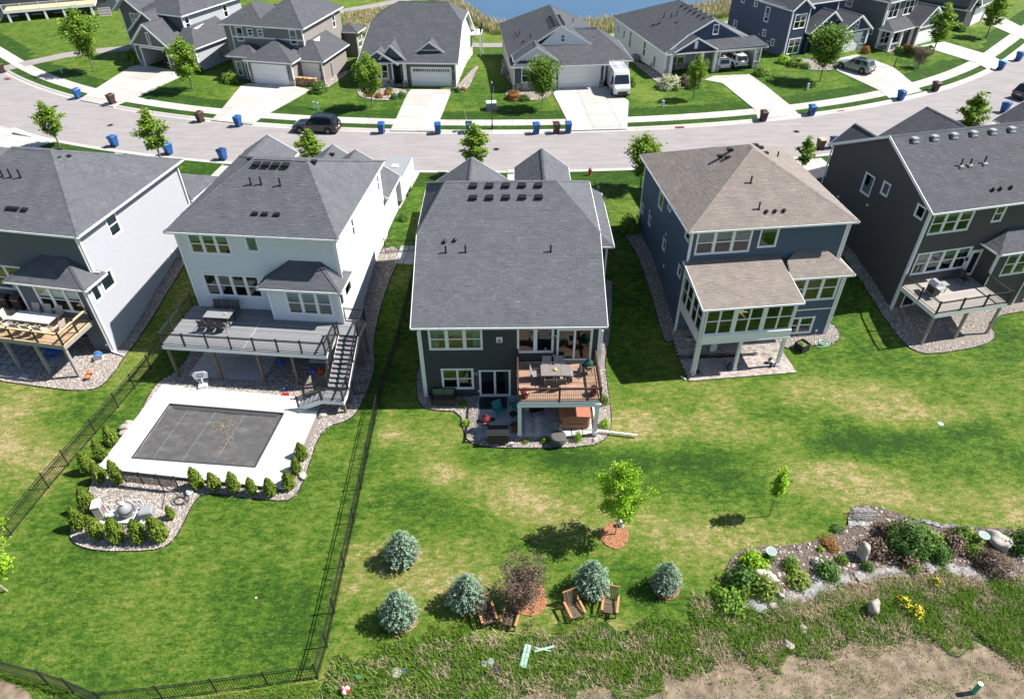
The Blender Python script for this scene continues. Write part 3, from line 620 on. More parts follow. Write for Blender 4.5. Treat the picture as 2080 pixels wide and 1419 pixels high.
# ------------------------------------------------------------------ house kit
def span_at(poly, z):
    xs = []
    n = len(poly)
    for i in range(n):
        (a, za), (b, zb) = poly[i], poly[(i+1) % n]
        if abs(za-zb) < 1e-9:
            if abs(z-za) < 1e-6: xs += [a, b]
        elif min(za, zb)-1e-7 <= z <= max(za, zb)+1e-7: xs.append(a+(b-a)*(z-za)/(zb-za))
    return (min(xs), max(xs)) if xs else None
def wall(h, p0, p1, poly, openings, material, expo=.16, style='lap', name='wall', depth=.04, batten=.41, batten_mat=None):
    p0 = Vector((p0[0], p0[1], 0)); p1 = Vector((p1[0], p1[1], 0)); d = (p1-p0).normalized(); nrm = Vector((d.y, -d.x, 0))
    if isinstance(poly[0], (int, float)): poly = [(0, poly[0]), ((p1-p0).length, poly[0]), ((p1-p0).length, poly[1]), (0, poly[1])]
    zs = sorted({p[1] for p in poly}); zlo, zhi = zs[0], zs[-1]
    mb = MB()
    def P(s, z, o): return p0+d*s+Vector((0, 0, z))+nrm*o
    cuts = set(zs)
    for o in openings: cuts |= {max(zlo, min(zhi, o[1])), max(zlo, min(zhi, o[3]))}
    if style == 'lap':
        k = 0
        while zlo+k*expo < zhi: cuts.add(zlo+k*expo); k += 1
    cuts = sorted(cuts)
    for za, zb in zip(cuts[:-1], cuts[1:]):
        if zb-za < 1e-4: continue
        A = span_at(poly, za+1e-5); B = span_at(poly, zb-1e-5)
        if not A or not B: continue
        if style == 'lap':
            fa = ((za-zlo)/expo) % 1.0; 
            if fa > .999: fa = 0
            fb = fa+(zb-za)/expo; oa, ob = .004+depth*(1-fa), .004+depth*(1-min(1, fb))
        else: fa = 1; oa = ob = .006
        segs = [(A[0], A[1], B[0], B[1])]
        for o in openings:
            if o[1] < zb-1e-4 and o[3] > za+1e-4:
                ns = []
                for a0, a1, b0, b1 in segs:
                    if o[2] <= max(a0, b0) or o[0] >= min(a1, b1): ns.append((a0, a1, b0, b1)); continue
                    if o[0] > min(a0, b0): ns.append((a0, o[0], b0, o[0]))
                    if o[2] < max(a1, b1): ns.append((o[2], a1, o[2], b1))
                segs = ns
        t = random.random()
        for a0, a1, b0, b1 in segs:
            if a1-a0 < 1e-4 and b1-b0 < 1e-4: continue
            mb.face([P(a0, za, oa), P(a1, za, oa), P(b1, zb, ob), P(b0, zb, ob)], 0, t)
            if style == 'lap' and fa < 1e-6: mb.face([P(a0, za, 0), P(a1, za, 0), P(a1, za, oa), P(a0, za, oa)], 0, t)
    if style == 'bb':
        s = span_at(poly, zlo+1e-5); s0 = min(p[0] for p in poly); s1 = max(p[0] for p in poly); x = s0+batten/2
        while x < s1:
            top = [z for z in [zlo+i*(zhi-zlo)/60 for i in range(61)] if (lambda q: q and q[0] <= x <= q[1])(span_at(poly, z))]
            if top:
                za, zb = min(top), max(top); segs = [(za, zb)]
                for o in openings:
                    if o[0] < x < o[2]: segs = [q for a, b in segs for q in ((a, min(b, o[1])), (max(a, o[3]), b)) if q[1]-q[0] > .03]
                for a, b in segs:
                    mb.raw([P(x-.025, a, 0), P(x+.025, a, 0), P(x+.025, a, .03), P(x-.025, a, .03), P(x-.025, b, 0), P(x+.025, b, 0), P(x+.025, b, .03), P(x-.025, b, .03)], MB.BF[::1], 0, .5)
            x += batten
    # inner face, so that the wall has thickness seen through the windows
    o = mb.build(name, material, h)
    return o, p0, d, nrm
def window(h, fr, s0, z0, s1, z1, cols=1, rows=2, blind=0.0, casing=.10, name='window', mull=.10, trim=None, curtain=False, proud=.045, glass=None, grid=None):
    """outer size incl. casing; cols units, each with `rows` sashes"""
    _, p0, d, n = fr; trim = trim or M_WHITE
    def P(s, z, o): return p0+d*s+Vector((0, 0, z))+n*o
    mb = MB()
    def bar(a0, b0, a1, b1, o0, o1):
        vs = [P(a0, b0, o0), P(a1, b0, o0), P(a1, b0, o1), P(a0, b0, o1), P(a0, b1, o0), P(a1, b1, o0), P(a1, b1, o1), P(a0, b1, o1)]
        mb.raw(vs, [(0, 1, 2, 3), (7, 6, 5, 4), (0, 4, 5, 1), (1, 5, 6, 2), (2, 6, 7, 3), (3, 7, 4, 0)])
    c = casing
    bar(s0, z0, s1, z0+c, -.08, proud+.01); bar(s0-.02, z1-c, s1+.02, z1+.01, -.08, proud+.008); bar(s0, z0+c, s0+c, z1-c, -.08, proud); bar(s1-c, z0+c, s1, z1-c, -.08, proud)
    us = (s1-s0-2*c-(cols-1)*mull)/cols; panes = []
    for i in range(cols):
        a = s0+c+i*(us+mull); b = a+us
        if i < cols-1: bar(b, z0+c, b+mull, z1-c, -.08, proud-.004)
        zz = [z0+c+(z1-z0-2*c)*k/rows for k in range(rows+1)]
        for k in range(rows):
            q = .035; oo = .012 if k == 0 else .02
            bar(a, zz[k], b, zz[k]+q, -.06, oo); bar(a, zz[k+1]-q, b, zz[k+1], -.06, oo); bar(a, zz[k]+q, a+q, zz[k+1]-q, -.06, oo-.002); bar(b-q, zz[k]+q, b, zz[k+1]-q, -.06, oo-.002)
            panes.append((a+q, zz[k]+q, b-q, zz[k+1]-q))
            if grid:
                gc, gr = grid
                for g in range(1, gc): x = a+(b-a)*g/gc; bar(x-.012, zz[k]+q, x+.012, zz[k+1]-q, -.012, .006)
                for g in range(1, gr): z = zz[k]+(zz[k+1]-zz[k])*g/gr; bar(a+q, z-.012, b-q, z+.012, -.012, .004)
    o = mb.build(name, trim, h)
    for a, b, c2, e in panes:
        m2 = MB(); m2.face([P(a, b, -.02), P(c2, b, -.02), P(c2, e, -.02), P(a, e, -.02)]); m2.build('pane', glass or M_GLASS, o)
    if blind:
        for i in range(cols):
            a = s0+casing+i*(us+mull); m2 = MB(); zt = z1-casing; zb = zt-(z1-z0-2*casing)*blind*random.uniform(.85, 1.1)
            k = 0; zz = zt
            while zz > max(zb, z0+casing):
                m2.face([P(a, zz-.05, -.10), P(a+us, zz-.05, -.10), P(a+us, zz, -.085), P(a, zz, -.085)], 0, .5); zz -= .05
            m2.build('blind', M_BLIND, o)
    if curtain:
        for a, b in ((s0+casing, s0+casing+.5), (s1-casing-.5, s1-casing)):
            m2 = MB(); n_ = 10
            for k in range(n_):
                x = a+(b-a)*k/n_; y = a+(b-a)*(k+1)/n_; oa = -.14-.04*(k % 2); ob = -.14-.04*((k+1) % 2)
                m2.face([P(x, z0+casing, oa), P(y, z0+casing, ob), P(y, z1-casing, ob), P(x, z1-casing, oa)])
            m2.build('curtain', M_CURT, o)
    return o
def opn(*ws):
    """window openings (inside the casing) from window tuples"""
    return [(a+.06, b+.06, c+0-.06, e-.06) for a, b, c, e, *_ in ws]
def wall_w(h, p0, p1, poly, wins, material, **k):
    """wall plus its windows: wins = (s0,z0,s1,z1,cols,rows,opts)"""
    fr = wall(h, p0, p1, poly, opn(*wins), material, **k)
    for w_ in wins:
        a, b, c, e, cols, rows, o = (list(w_)+[1, 2, {}][len(w_)-4:])[:7] if len(w_) < 7 else w_
        window(h, fr, a, b, c, e, cols, rows, **o)
    return fr
def corner(h, x, y, z0, z1, material=None, w_=.11):
    mb = MB(); mb.box(x-w_/2-.02, y-w_/2-.02, z0, x+w_/2+.02, y+w_/2+.02, z1); return mb.build('corner_trim', material or M_WHITE, h)
def shingle_face(mb, poly, expo=.14, tabw=.33, rnd=None):
    """courses of raised tabs over a planar roof polygon (list of 3-D points, eave horizontal)"""
    P = [Vector(p) for p in poly]; n = Vector((0, 0, 0))
    for i in range(len(P)): n += (P[i]-P[0]).cross(P[(i+1) % len(P)]-P[0])
    n.normalize()
    if n.z < 0: n = -n
    u = Vector((0, 0, 1)).cross(n).normalized(); v = n.cross(u)      # v points up the slope
    o = min(P, key=lambda p: p.z); q = [((p-o).dot(u), (p-o).dot(v)) for p in P]
    if area(q) < 0: q = q[::-1]
    vmin = min(p[1] for p in q); vmax = max(p[1] for p in q); k = 0; vv = vmin
    while vv < vmax-.01:
        v1 = min(vv+expo, vmax); row = clip_half(clip_half(q, 1, vv, False), 1, v1, True)
        if len(row) > 2:
            x0 = min(p[0] for p in row); x1 = max(p[0] for p in row)
            x = math.floor(x0/tabw)*tabw-((k*.37) % 1)*tabw
            while x < x1:
                wd = tabw*random.uniform(.6, 1.15); a = max(x, x0); b = min(x+wd-.006, x1)
                if b-a > .01:
                    t = min(1, max(0, random.gauss(.55, .13))); hh = random.choice((.010, .014, .020))
                    if a > x0+1e-6 or b < x1-1e-6 or len(row) != 4:
                        c = clip_half(clip_half(row, 0, a, False), 0, b, True)
                    else: c = row
                    if len(c) > 2:
                        W3 = [o+u*e[0]+v*e[1]+n*(hh-(hh-.002)*(e[1]-vv)/expo) for e in c]
                        mb.face(W3, 0, t)
                        lo = [e for e in c if abs(e[1]-vv) < 1e-6]
                        if len(lo) >= 2:
                            e0 = min(lo); e1 = max(lo); A = o+u*e0[0]+v*e0[1]; B = o+u*e1[0]+v*e1[1]
                            mb.face([A, B, B+n*hh, A+n*hh], 0, 0.0)  # lower edge takes the darkest tone: a painted shadow line under the tab
                x += wd
        vv = v1; k += 1
def roof(h, faces, eaves, mat_sh, ridges=(), rakes=(), th=.16, expo=.14, tabw=.33, name='roof', gutters=True):
    """faces: roof polygons (lists of 3-D points); eaves/rakes: point pairs; ridges: hip and ridge lines"""
    mb = MB()
    for f in faces:
        top = [(p[0], p[1], p[2]-.004) for p in f]; bot = [(p[0], p[1], p[2]-th) for p in f]; n = len(f)
        mb.face(top, 0, .3); mb.face(bot[::-1], 1, .5)
        for i in range(n): mb.face([bot[i], bot[(i+1) % n], top[(i+1) % n], top[i]], 1, .5)
    r = mb.build(name, [mat_sh, M_FASCIA], h)
    ms = MB()
    for f in faces: shingle_face(ms, f, expo, tabw)
    ms.build('shingles', mat_sh, r, kind='stuff')
    for a, b in eaves:
        if gutters:
            m2 = MB(); a_, b_ = Vector(a), Vector(b); m2.beam(a_+Vector((0, 0, -.075)), b_+Vector((0, 0, -.075)), .11, .12); m2.build('gutter', M_FASCIA, r)
    for a, b in rakes:
        m2 = MB(); m2.beam(Vector(a)+Vector((0, 0, -.08)), Vector(b)+Vector((0, 0, -.08)), .04, .2); m2.build('rake_board', M_FASCIA, r)
    for a, b in ridges:
        a, b = Vector(a), Vector(b); d = (b-a); L_ = d.length; d.normalize(); s = d.cross(Vector((0, 0, 1))).normalized(); m2 = MB(); k = 0
        while k*expo < L_:
            p = a+d*(k*expo); q = a+d*min(L_, (k+1)*expo); t = min(1, max(0, random.gauss(.62, .15)))
            for sg in (-1, 1):
                up0, up1 = Vector((0, 0, .034)), Vector((0, 0, .02)); dn = Vector((0, 0, -.045))
                f = [p+up0, q+up1, q+s*sg*.15+dn, p+s*sg*.15+dn+Vector((0, 0, .01))]
                m2.face(f if sg > 0 else f[::-1], 0, t)
            k += 1
        m2.build('ridge_cap', mat_sh, r)
    return r
def hip_roof(h, x0, y0, x1, y1, ze, r0, r1, zr, mat_sh, skip='', **k):
    """hip roof over a rectangle; r0, r1 ends of the ridge (x,y)"""
    A, B, C_, D_ = (x0, y0, ze), (x1, y0, ze), (x1, y1, ze), (x0, y1, ze); R0 = (*r0, zr); R1 = (*r1, zr)
    if abs(r0[0]-r1[0]) >= abs(r0[1]-r1[1]):   # ridge along x
        if abs(r0[0]-r1[0]) < .05: faces = [[A, B, R0], [B, C_, R0], [C_, D_, R0], [D_, A, R0]]; rd = [(A, R0), (B, R0), (C_, R0), (D_, R0)]
        else: faces = [[A, B, R1, R0], [B, C_, R1], [C_, D_, R0, R1], [D_, A, R0]]; rd = [(A, R0), (D_, R0), (B, R1), (C_, R1), (R0, R1)]
    else:                                     # ridge along y, r0 rear
        faces = [[A, B, R0], [B, C_, R1, R0], [C_, D_, R1], [D_, A, R0, R1]]; rd = [(A, R0), (B, R0), (C_, R1), (D_, R1), (R0, R1)]
    ev = [(A, B), (B, C_), (C_, D_), (D_, A)]
    return roof(h, faces, [e for i, e in enumerate(ev) if str(i) not in skip], mat_sh, rd, **k)
def gable_roof_y(h, x0, x1, y0, y1, ze, zr, mat_sh, xr=None, **k):
    """ridge along y; gable ends at y0 and y1"""
    xr = (x0+x1)/2 if xr is None else xr
    f = [[(x0, y0, ze), (xr, y0, zr), (xr, y1, zr), (x0, y1, ze)], [(xr, y0, zr), (x1, y0, ze), (x1, y1, ze), (xr, y1, zr)]]
    return roof(h, f, [((x0, y0, ze), (x0, y1, ze)), ((x1, y0, ze), (x1, y1, ze))], mat_sh, [((xr, y0, zr), (xr, y1, zr))], rakes=[((x0, y0-.02, ze), (xr, y0-.02, zr)), ((x1, y0-.02, ze), (xr, y0-.02, zr)), ((x0, y1+.02, ze), (xr, y1+.02, zr)), ((x1, y1+.02, ze), (xr, y1+.02, zr))], **k)
def gable_roof_x(h, x0, x1, y0, y1, ze, zr, mat_sh, yr=None, **k):
    yr = (y0+y1)/2 if yr is None else yr
    f = [[(x0, y0, ze), (x1, y0, ze), (x1, yr, zr), (x0, yr, zr)], [(x0, yr, zr), (x1, yr, zr), (x1, y1, ze), (x0, y1, ze)]]
    return roof(h, f, [((x0, y0, ze), (x1, y0, ze)), ((x0, y1, ze), (x1, y1, ze))], mat_sh, [((x0, yr, zr), (x1, yr, zr))], rakes=[((x0-.02, y0, ze), (x0-.02, yr, zr)), ((x0-.02, yr, zr), (x0-.02, y1, ze)), ((x1+.02, y0, ze), (x1+.02, yr, zr)), ((x1+.02, yr, zr), (x1+.02, y1, ze))], **k)
_vent = {}
def roof_items(r, items):
    """(kind, x, y, z) in house coordinates"""
    for kind, x, y, z, *rest in items:
        key = kind
        if key not in _vent:
            mb = MB()
            if kind == 'box': mb.box(-.22, -.2, -.02, .22, .22, .10); mb.box(-.25, -.26, .10, .25, .25, .15)
            elif kind == 'boxg': mb.box(-.24, -.24, -.12, .24, .24, -.05); mb.box(-.17, -.17, -.05, .17, .17, .16); mb.box(-.2, -.22, .16, .2, .2, .2)
            elif kind == 'pipe': mb.cyl((0, 0, -.1), (0, 0, .52), .055, n=8); mb.cyl((0, 0, -.1), (0, 0, .06), .12, .07, n=8)
            elif kind == 'mush': mb.cyl((0, 0, -.1), (0, 0, .12), .07, n=8); mb.lathe([(.13, .10), (.14, .17), (.06, .24)], 9)
            elif kind == 'low': mb.box(-.2, -.15, -.05, .2, .15, .09)
            _vent[key] = mb.mesh('roof_vent', M_GALV if kind == 'boxg' else M_VENT)
        link({'pipe': 'vent_pipe', 'mush': 'vent_cap'}.get(kind, 'roof_vent'), _vent[key], r, (x, y, z), rest[0] if rest else 0)
def interior(h, x0, y0, x1, y1, floors, part=4.2):
    mb = MB()
    for z in floors: mb.box(x0+.12, y0+.12, z-.2, x1-.12, y1-.12, z, 0)
    mb.box(x0+.2, y0+part, floors[0], x1-.2, y0+part+.1, floors[-1], 1)
    mb.box(x0+(x1-x0)*.47, y0+.15, floors[0], x0+(x1-x0)*.47+.1, y1-.2, floors[-1], 1)
    mb.build('interior', [M_FLOORW, M_INTW], h)
def downspout(h, x, y, z0, z1, kick=None):
    mb = MB(); mb.beam((x, y, z0+.1), (x, y, z1), .07, .09)
    if kick: mb.beam((x, y, z0+.12), (x+kick[0], y+kick[1], z0+.06), .07, .09)
    return mb.build('downspout', M_WHITE, h)
_bal = {}
def railing(h, pts, zf, hgt, material, name='railing', post_every=1.8, bal=.105, top_mat=None, top_w=.06, posts=True, post_w=.09):
    """railing along 2-D pts at floor height zf(pt) (callable or number)"""
    zz = zf if callable(zf) else (lambda p: zf)
    mb = MB(); root = None; bl = []; P_ = []
    for a, b in zip(pts[:-1], pts[1:]):
        L_ = math.hypot(b[0]-a[0], b[1]-a[1]); za, zb = zz(a), zz(b)
        mb.beam((*a, za+hgt), (*b, zb+hgt), top_w, .05, 1); mb.beam((*a, za+hgt-.1), (*b, zb+hgt-.1), .03, .04); mb.beam((*a, za+.1), (*b, zb+.1), .03, .04)
        n = max(1, round(L_/post_every))
        for i in range(n+1):
            t = i/n; P_.append((a[0]+(b[0]-a[0])*t, a[1]+(b[1]-a[1])*t, za+(zb-za)*t))
        k = int(L_/bal)
        for i in range(1, k):
            t = i/k; bl.append((a[0]+(b[0]-a[0])*t, a[1]+(b[1]-a[1])*t, za+(zb-za)*t))
    root = mb.build(name, [material, top_mat or material], h)
    if posts:
        if 'p' not in _bal or True:
            m2 = MB(); m2.box(-post_w/2, -post_w/2, -.15, post_w/2, post_w/2, hgt+.06); m2.box(-post_w/2-.015, -post_w/2-.015, hgt+.06, post_w/2+.015, post_w/2+.015, hgt+.09); me_ = m2.mesh('rail_post', material)
        seen = set()
        for x, y, z in P_:
            k = (round(x, 2), round(y, 2))
            if k not in seen: seen.add(k); link('rail_post', me_, root, (x, y, z))
    m3 = MB(); m3.cyl((0, 0, .1), (0, 0, hgt-.1), .011, n=4, cap=False); mb_ = m3.mesh('baluster', material)
    for x, y, z in bl: link('baluster', mb_, root, (x, y, z))
    return root
def deck_boards(h, x0, y0, x1, y1, z, material, bw=.14, along='x', name='deck', notch=None, frame=None):
    mb = MB(); fm = frame or M_WHITE
    mb.box(x0, y0, z-.32, x1, y0+.05, z-.03); mb.box(x0, y1-.05, z-.32, x1, y1, z-.03); mb.box(x0, y0+.05, z-.32, x0+.05, y1-.05, z-.03); mb.box(x1-.05, y0+.05, z-.32, x1, y1-.05, z-.03)
    for i in range(int((x1-x0)/.6)): mb.box(x0+.3+i*.6, y0+.06, z-.26, x0+.34+i*.6, y1-.06, z-.034, 1)
    root = mb.build(name, [fm, M_POST], h)
    n = int(((y1-y0) if along == 'x' else (x1-x0))/bw)
    for i in range(n):
        m2 = MB(); t = random.random()
        if along == 'x': m2.box(x0, y0+i*bw, z-.03, x1, y0+(i+1)*bw-.006, z, 0, t)
        else: m2.box(x0+i*bw, y0, z-.03, x0+(i+1)*bw-.006, y1, z, 0, t)
        m2.build('board', material, root)
    return root
def posts(h, xy, z0, z1, w_, material, name='post'):
    for x, y in xy:
        mb = MB(); mb.box(x-w_/2, y-w_/2, z0, x+w_/2, y+w_/2, z1); mb.box(x-w_/2-.03, y-w_/2-.03, z0, x+w_/2+.03, y+w_/2+.03, z0+.25) if material is M_WHITE else None
        mb.build(name, material, h)
def garage_door(h, fr, s0, z0, s1, z1, lites=False, cols=8):
    _, p0, d, n = fr
    def P(s, z, o): return p0+d*s+Vector((0, 0, z))+n*o
    def bar(mb, a0, b0, a1, b1, o0, o1, m=0, t=.5):
        vs = [P(a0, b0, o0), P(a1, b0, o0), P(a1, b0, o1), P(a0, b0, o1), P(a0, b1, o0), P(a1, b1, o0), P(a1, b1, o1), P(a0, b1, o1)]
        mb.raw(vs, [(0, 1, 2, 3), (7, 6, 5, 4), (0, 4, 5, 1), (1, 5, 6, 2), (2, 6, 7, 3), (3, 7, 4, 0)], m, t)
    mb = MB(); c = .12
    bar(mb, s0-c, z0, s0, z1, -.1, .04); bar(mb, s1, z0, s1+c, z1, -.1, .04); bar(mb, s0-c, z1, s1+c, z1+c, -.1, .045)
    root = mb.build('garage_door', M_WHITE, h)
    for k in range(4):
        a = z0+.02+(z1-z0-.02)*k/4; b = z0+.02+(z1-z0-.02)*(k+1)/4; m2 = MB(); bar(m2, s0, a, s1, b-.012, -.1, -.06)
        if k == 3 and lites:
            for i in range(cols):
                x = s0+.15+(s1-s0-.3)*(i+.12)/cols; bar(m2, x, a+.1, x+(s1-s0-.3)/cols*.76, b-.14, -.06, -.052, 1)
        else:
            for i in range(cols):
                x = s0+.1+(s1-s0-.2)*(i+.08)/cols; bar(m2, x, a+.07, x+(s1-s0-.2)/cols*.84, b-.09, -.06, -.053)
        m2.build('door_panel', [M_WHITE, M_CGLASS], root)
    return root
def stone_skirt(h, p0, p1, z0, z1, name='stone_veneer', size=(.34, .16)):
    """ledge stone: coursed blocks standing proud of the wall"""
    p0 = Vector((*p0, 0)); p1 = Vector((*p1, 0)); d = (p1-p0).normalized(); n = Vector((d.y, -d.x, 0)); L_ = (p1-p0).length
    root = None; base = MB()
    def bx(mb, a0, b0, a1, b1, o0, o1, t):
        P = lambda s, z, o: p0+d*s+Vector((0, 0, z))+n*o
        vs = [P(a0, b0, o0), P(a1, b0, o0), P(a1, b0, o1), P(a0, b0, o1), P(a0, b1, o0), P(a1, b1, o0), P(a1, b1, o1), P(a0, b1, o1)]
        mb.raw(vs, [(0, 1, 2, 3), (7, 6, 5, 4), (0, 4, 5, 1), (1, 5, 6, 2), (2, 6, 7, 3), (3, 7, 4, 0)], 0, t)
    bx(base, -.02, z0, L_+.02, z1, -.02, .03, .2); bx(base, -.05, z1, L_+.05, z1+.06, -.02, .12, .9); root = base.build(name, M_STONE, h)
    mb = MB(); z = z0
    while z < z1-.03:
        hh = min(size[1]*random.uniform(.7, 1.2), z1-z); s = -.03
        while s < L_+.02:
            w_ = size[0]*random.uniform(.5, 1.4); e = min(s+w_, L_+.03); bx(mb, s, z, e-.012, z+hh-.012, .0, random.uniform(.05, .1), random.random()); s = e
            if w_ <= 0 or e >= L_+.03: break
        z += hh
    mb.build('ledge_stones', M_STONE, root, kind='stuff')
    return root
def lamp_box(h, p, n, dark=True):
    mb = MB(); x, y, z = p; mb.box(x-.11, y-.03, z-.1, x+.11, y+.01, z+.15, 1); mb.box(x-.06, y-.2, z-.12, x+.06, y-.05, z+.12, 0); mb.build('wall_lamp', [M_BLACK, M_WHITE], h)
def house(name, label, o, yaw, z=0): return empty(name, (o[0], o[1], z), yaw, label, 'house')

# ------------------------------------------------------------------ the near row of houses (seen from behind)
V = Vector
# ---- centre house
H = house('house', 'charcoal walled house with a big shingle roof, brown deck and hot tub, in the centre', H3O, H3Y)
interior(H, 0, 0, 10.95, 10, [-2.45, .3, 3.0], 4.0)
fr = wall_w(H, (0, 0), (10.95, 0), (-2.7, 3.45), [(.5, 1.43, 3.8, 3.08, 3, 2, dict(blind=.3, curtain=True, mull=.16)), (5.91, 1.15, 8.16, 3.08, 2, 1, dict(mull=.18, name='window')),
    (1.08, -1.84, 3.13, -.09, 2, 2, dict(blind=.15, mull=.06)), (8.35, .5, 10.53, 2.97, 2, 1, dict(mull=.07, name='sliding_door')), (3.47, -2.5, 5.5, -.25, 2, 1, dict(mull=.07, name='sliding_door'))], M_S_CHAR)
wall_w(H, (10.95, 0), (10.95, 13.3), [(0, -2.7), (13.3, -2.7), (13.3, 5.9), (5.6, 6.0), (0, 3.5)], [(2.2, .9, 3.0, 2.1)], M_S_CHAR)
wall_w(H, (10.95, 13.3), (0, 13.3), (-.4, 5.9), [], M_S_CHAR)
wall_w(H, (0, 13.3), (0, 0), [(0, -2.7), (13.3, -2.7), (13.3, 3.5), (7.7, 5.9), (0, 5.9)], [], M_S_CHAR)
for x, y, z0, z1 in ((0, 0, -2.7, 3.45), (10.95, 0, -2.7, 3.45)): corner(H, x, y, z0, z1, w_=.14)
E0, E1, Em = 3.5, 6.28, 8.07
X0, X1 = -.42, 11.3; YR, YF, YM = 9.65, 13.3, 5.72
xl, xr = 1.30, 8.60
main = [[(X0, -.5, E0), (X1, -.5, E0), (X1, YM, E1), (xr, YR, Em), (xl, YR, Em), (X0, YM, E1)], [(X1, YM, E1), (X1, YF, E1), (xr, YR, Em)], [(X0, YF, E1), (X0, YM, E1), (xl, YR, Em)], [(X1, YF, E1), (X0, YF, E1), (xl, YR, Em), (xr, YR, Em)]]
R3 = roof(H, main, [((X0, -.5, E0), (X1, -.5, E0)), ((X0, YM, E1), (X0, YF, E1)), ((X1, YM, E1), (X1, YF, E1)), ((X0, YF, E1), (X1, YF, E1))], M_SH_GREY,
     [((X0, YM, E1), (xl, YR, Em)), ((X1, YM, E1), (xr, YR, Em)), ((xl, YR, Em), (xr, YR, Em)), ((X0, YF, E1), (xl, YR, Em)), ((X1, YF, E1), (xr, YR, Em))], rakes=[((X0-.02, -.5, E0), (X0-.02, YM, E1)), ((X1+.02, -.5, E0), (X1+.02, YM, E1))])
zc = lambda y: E0+(y+.5)*(E1-E0)/(YM+.5)
zm = lambda y: E1+(y-YM)*(Em-E1)/(YR-YM)
roof_items(R3, [('box', 3.15+i*1.08, 9.25, zm(9.2)) for i in range(5)]+[('box', 3.15+i*1.08, 8.35, zm(8.3)) for i in range(5)]+[('pipe', 1.49, 4.4, zc(4.4)), ('mush', 1.40, 5.1, zc(5.1)), ('mush', 2.05, 5.2, zc(5.2)), ('pipe', 2.73, 4.42, zc(4.42)), ('pipe', 8.09, 4.4, zc(4.4))])
# right hand lower bump and the street side wings
wall_w(H, (12.5, 10.0), (12.5, 17.6), (-.3, 2.95), [], M_S_CHAR); wall_w(H, (10.95, 10.0), (12.5, 10.0), (-1.0, 2.95), [], M_S_CHAR)
corner(H, 12.5, 10.0, -1.0, 2.9)
roof(H, [[(11.2, 9.55, 3.02), (12.95, 9.55, 3.02), (11.2, 11.3, 3.9)], [(12.95, 9.55, 3.02), (12.95, 18, 3.02), (11.2, 18, 3.9), (11.2, 11.3, 3.9)]], [((11.0, 9.55, 3.02), (12.95, 9.55, 3.02)), ((12.95, 9.55, 3.02), (12.95, 18, 3.02))], M_SH_GREY, [((12.95, 9.55, 3.02), (11.2, 11.3, 3.9))])
wall_w(H, (-.1, 13.3), (5.0, 13.3), (-.1, 2.9), [], M_S_CHAR); wall_w(H, (0, 20.2), (0, 13.3), (-.1, 2.9), [], M_S_CHAR); wall_w(H, (5.0, 13.3), (5.0, 20.2), (-.1, 2.9), [], M_S_CHAR)
gable_roof_y(H, -.55, 5.45, 13.3, 20.55, 3.02, 5.05, M_SH_GREY, xr=2.45)
wall_w(H, (5.0, 20.2), (0, 20.2), [(0, -.1), (5, -.1), (5, 3.0), (2.55, 4.75), (0, 3.0)], [], M_S_CHAR)
wall_w(H, (10.2, 22.6), (6.3, 22.6), [(0, -.1), (3.9, -.1), (3.9, 3.0), (1.95, 4.3), (0, 3.0)], [], M_S_CHAR); wall_w(H, (10.2, 13.3), (10.2, 22.6), (-.1, 2.95), [], M_S_CHAR); wall_w(H, (6.3, 22.6), (6.3, 13.3), (-.1, 2.95), [], M_S_CHAR)
gable_roof_y(H, 5.95, 10.6, 13.3, 22.95, 3.02, 4.75, M_SH_GREY)
mb = MB(); mb.box(4.64, -.05, 1.98, 5.02, 0, 2.4, 0); mb.box(4.75, -.16, 2.0, 4.9, -.05, 2.25, 1); mb.build('wall_vent', [M_WHITE, M_SHRUBW], H)
for x, z in ((8.22, 2.35), (3.25, -.6)): lamp_box(H, (x, -.02, z), 0)
for q in ((8.15, .85), (3.36, -2.1)): mb = MB(); mb.box(q[0], -.05, q[1], q[0]+.11, 0, q[1]+.15); mb.build('outlet_box', M_WHITE, H)
downspout(H, -.1, -.1, -2.5, 2.9); downspout(H, 11.1, -.1, -2.5, 2.9, (.1, -.2))
mb = MB(); mb.beam((10.8, -3.35, -2.36), (13.2, -3.75, -2.40), .1, .09); mb.beam((10.75, -.2, -2.36), (10.75, -3.3, -2.36), .09, .08); mb.build('downspout', M_WHITE, H)
mb = MB(); mb.beam((11, 7.0, -1.2), (11.9, 6.95, -1.35), .08, .08); mb.build('downspout', M_WHITE, H)
dk = deck_boards(H, 5.9, -3.66, 10.8, -.05, .45, M_DECKB)
mb = MB(); mb.box(5.86, -3.72, .10, 10.84, -3.665, .2); mb.box(5.88, -3.70, -.02, 10.82, -3.4, .13); mb.build('beam', M_WHITE, dk)
posts(H, [(6.02, -3.55), (10.62, -3.55)], -2.45, -.02, .22, M_WHITE, 'deck_post')
RB = mat('bronze_rail', (.07, .04, .032), .45)
railing(H, [(5.94, -.1), (5.94, -3.62), (10.76, -3.62), (10.76, -.1)], .45, .95, RB, post_every=2.45, top_w=.09)
pat = empty('patio', label='grey concrete patio under the brown deck of the centre house', kind='structure'); slabs(pat, rect(H3O, 0, 3.35, -3.66, 9.2, -.03), H3O, 0, 2.93, 3.7, .07, M_PATIO, off=(.42, 0))
st_ = empty('stepping_slabs', label='stepping slabs beside the terracotta hot tub', kind='structure')
slabs(st_, rect(H3O, 0, 9.25, -3.55, 10.6, -.9), H3O, 0, .66, .52, .06, M_CONC, jit=.02, gap=.05)

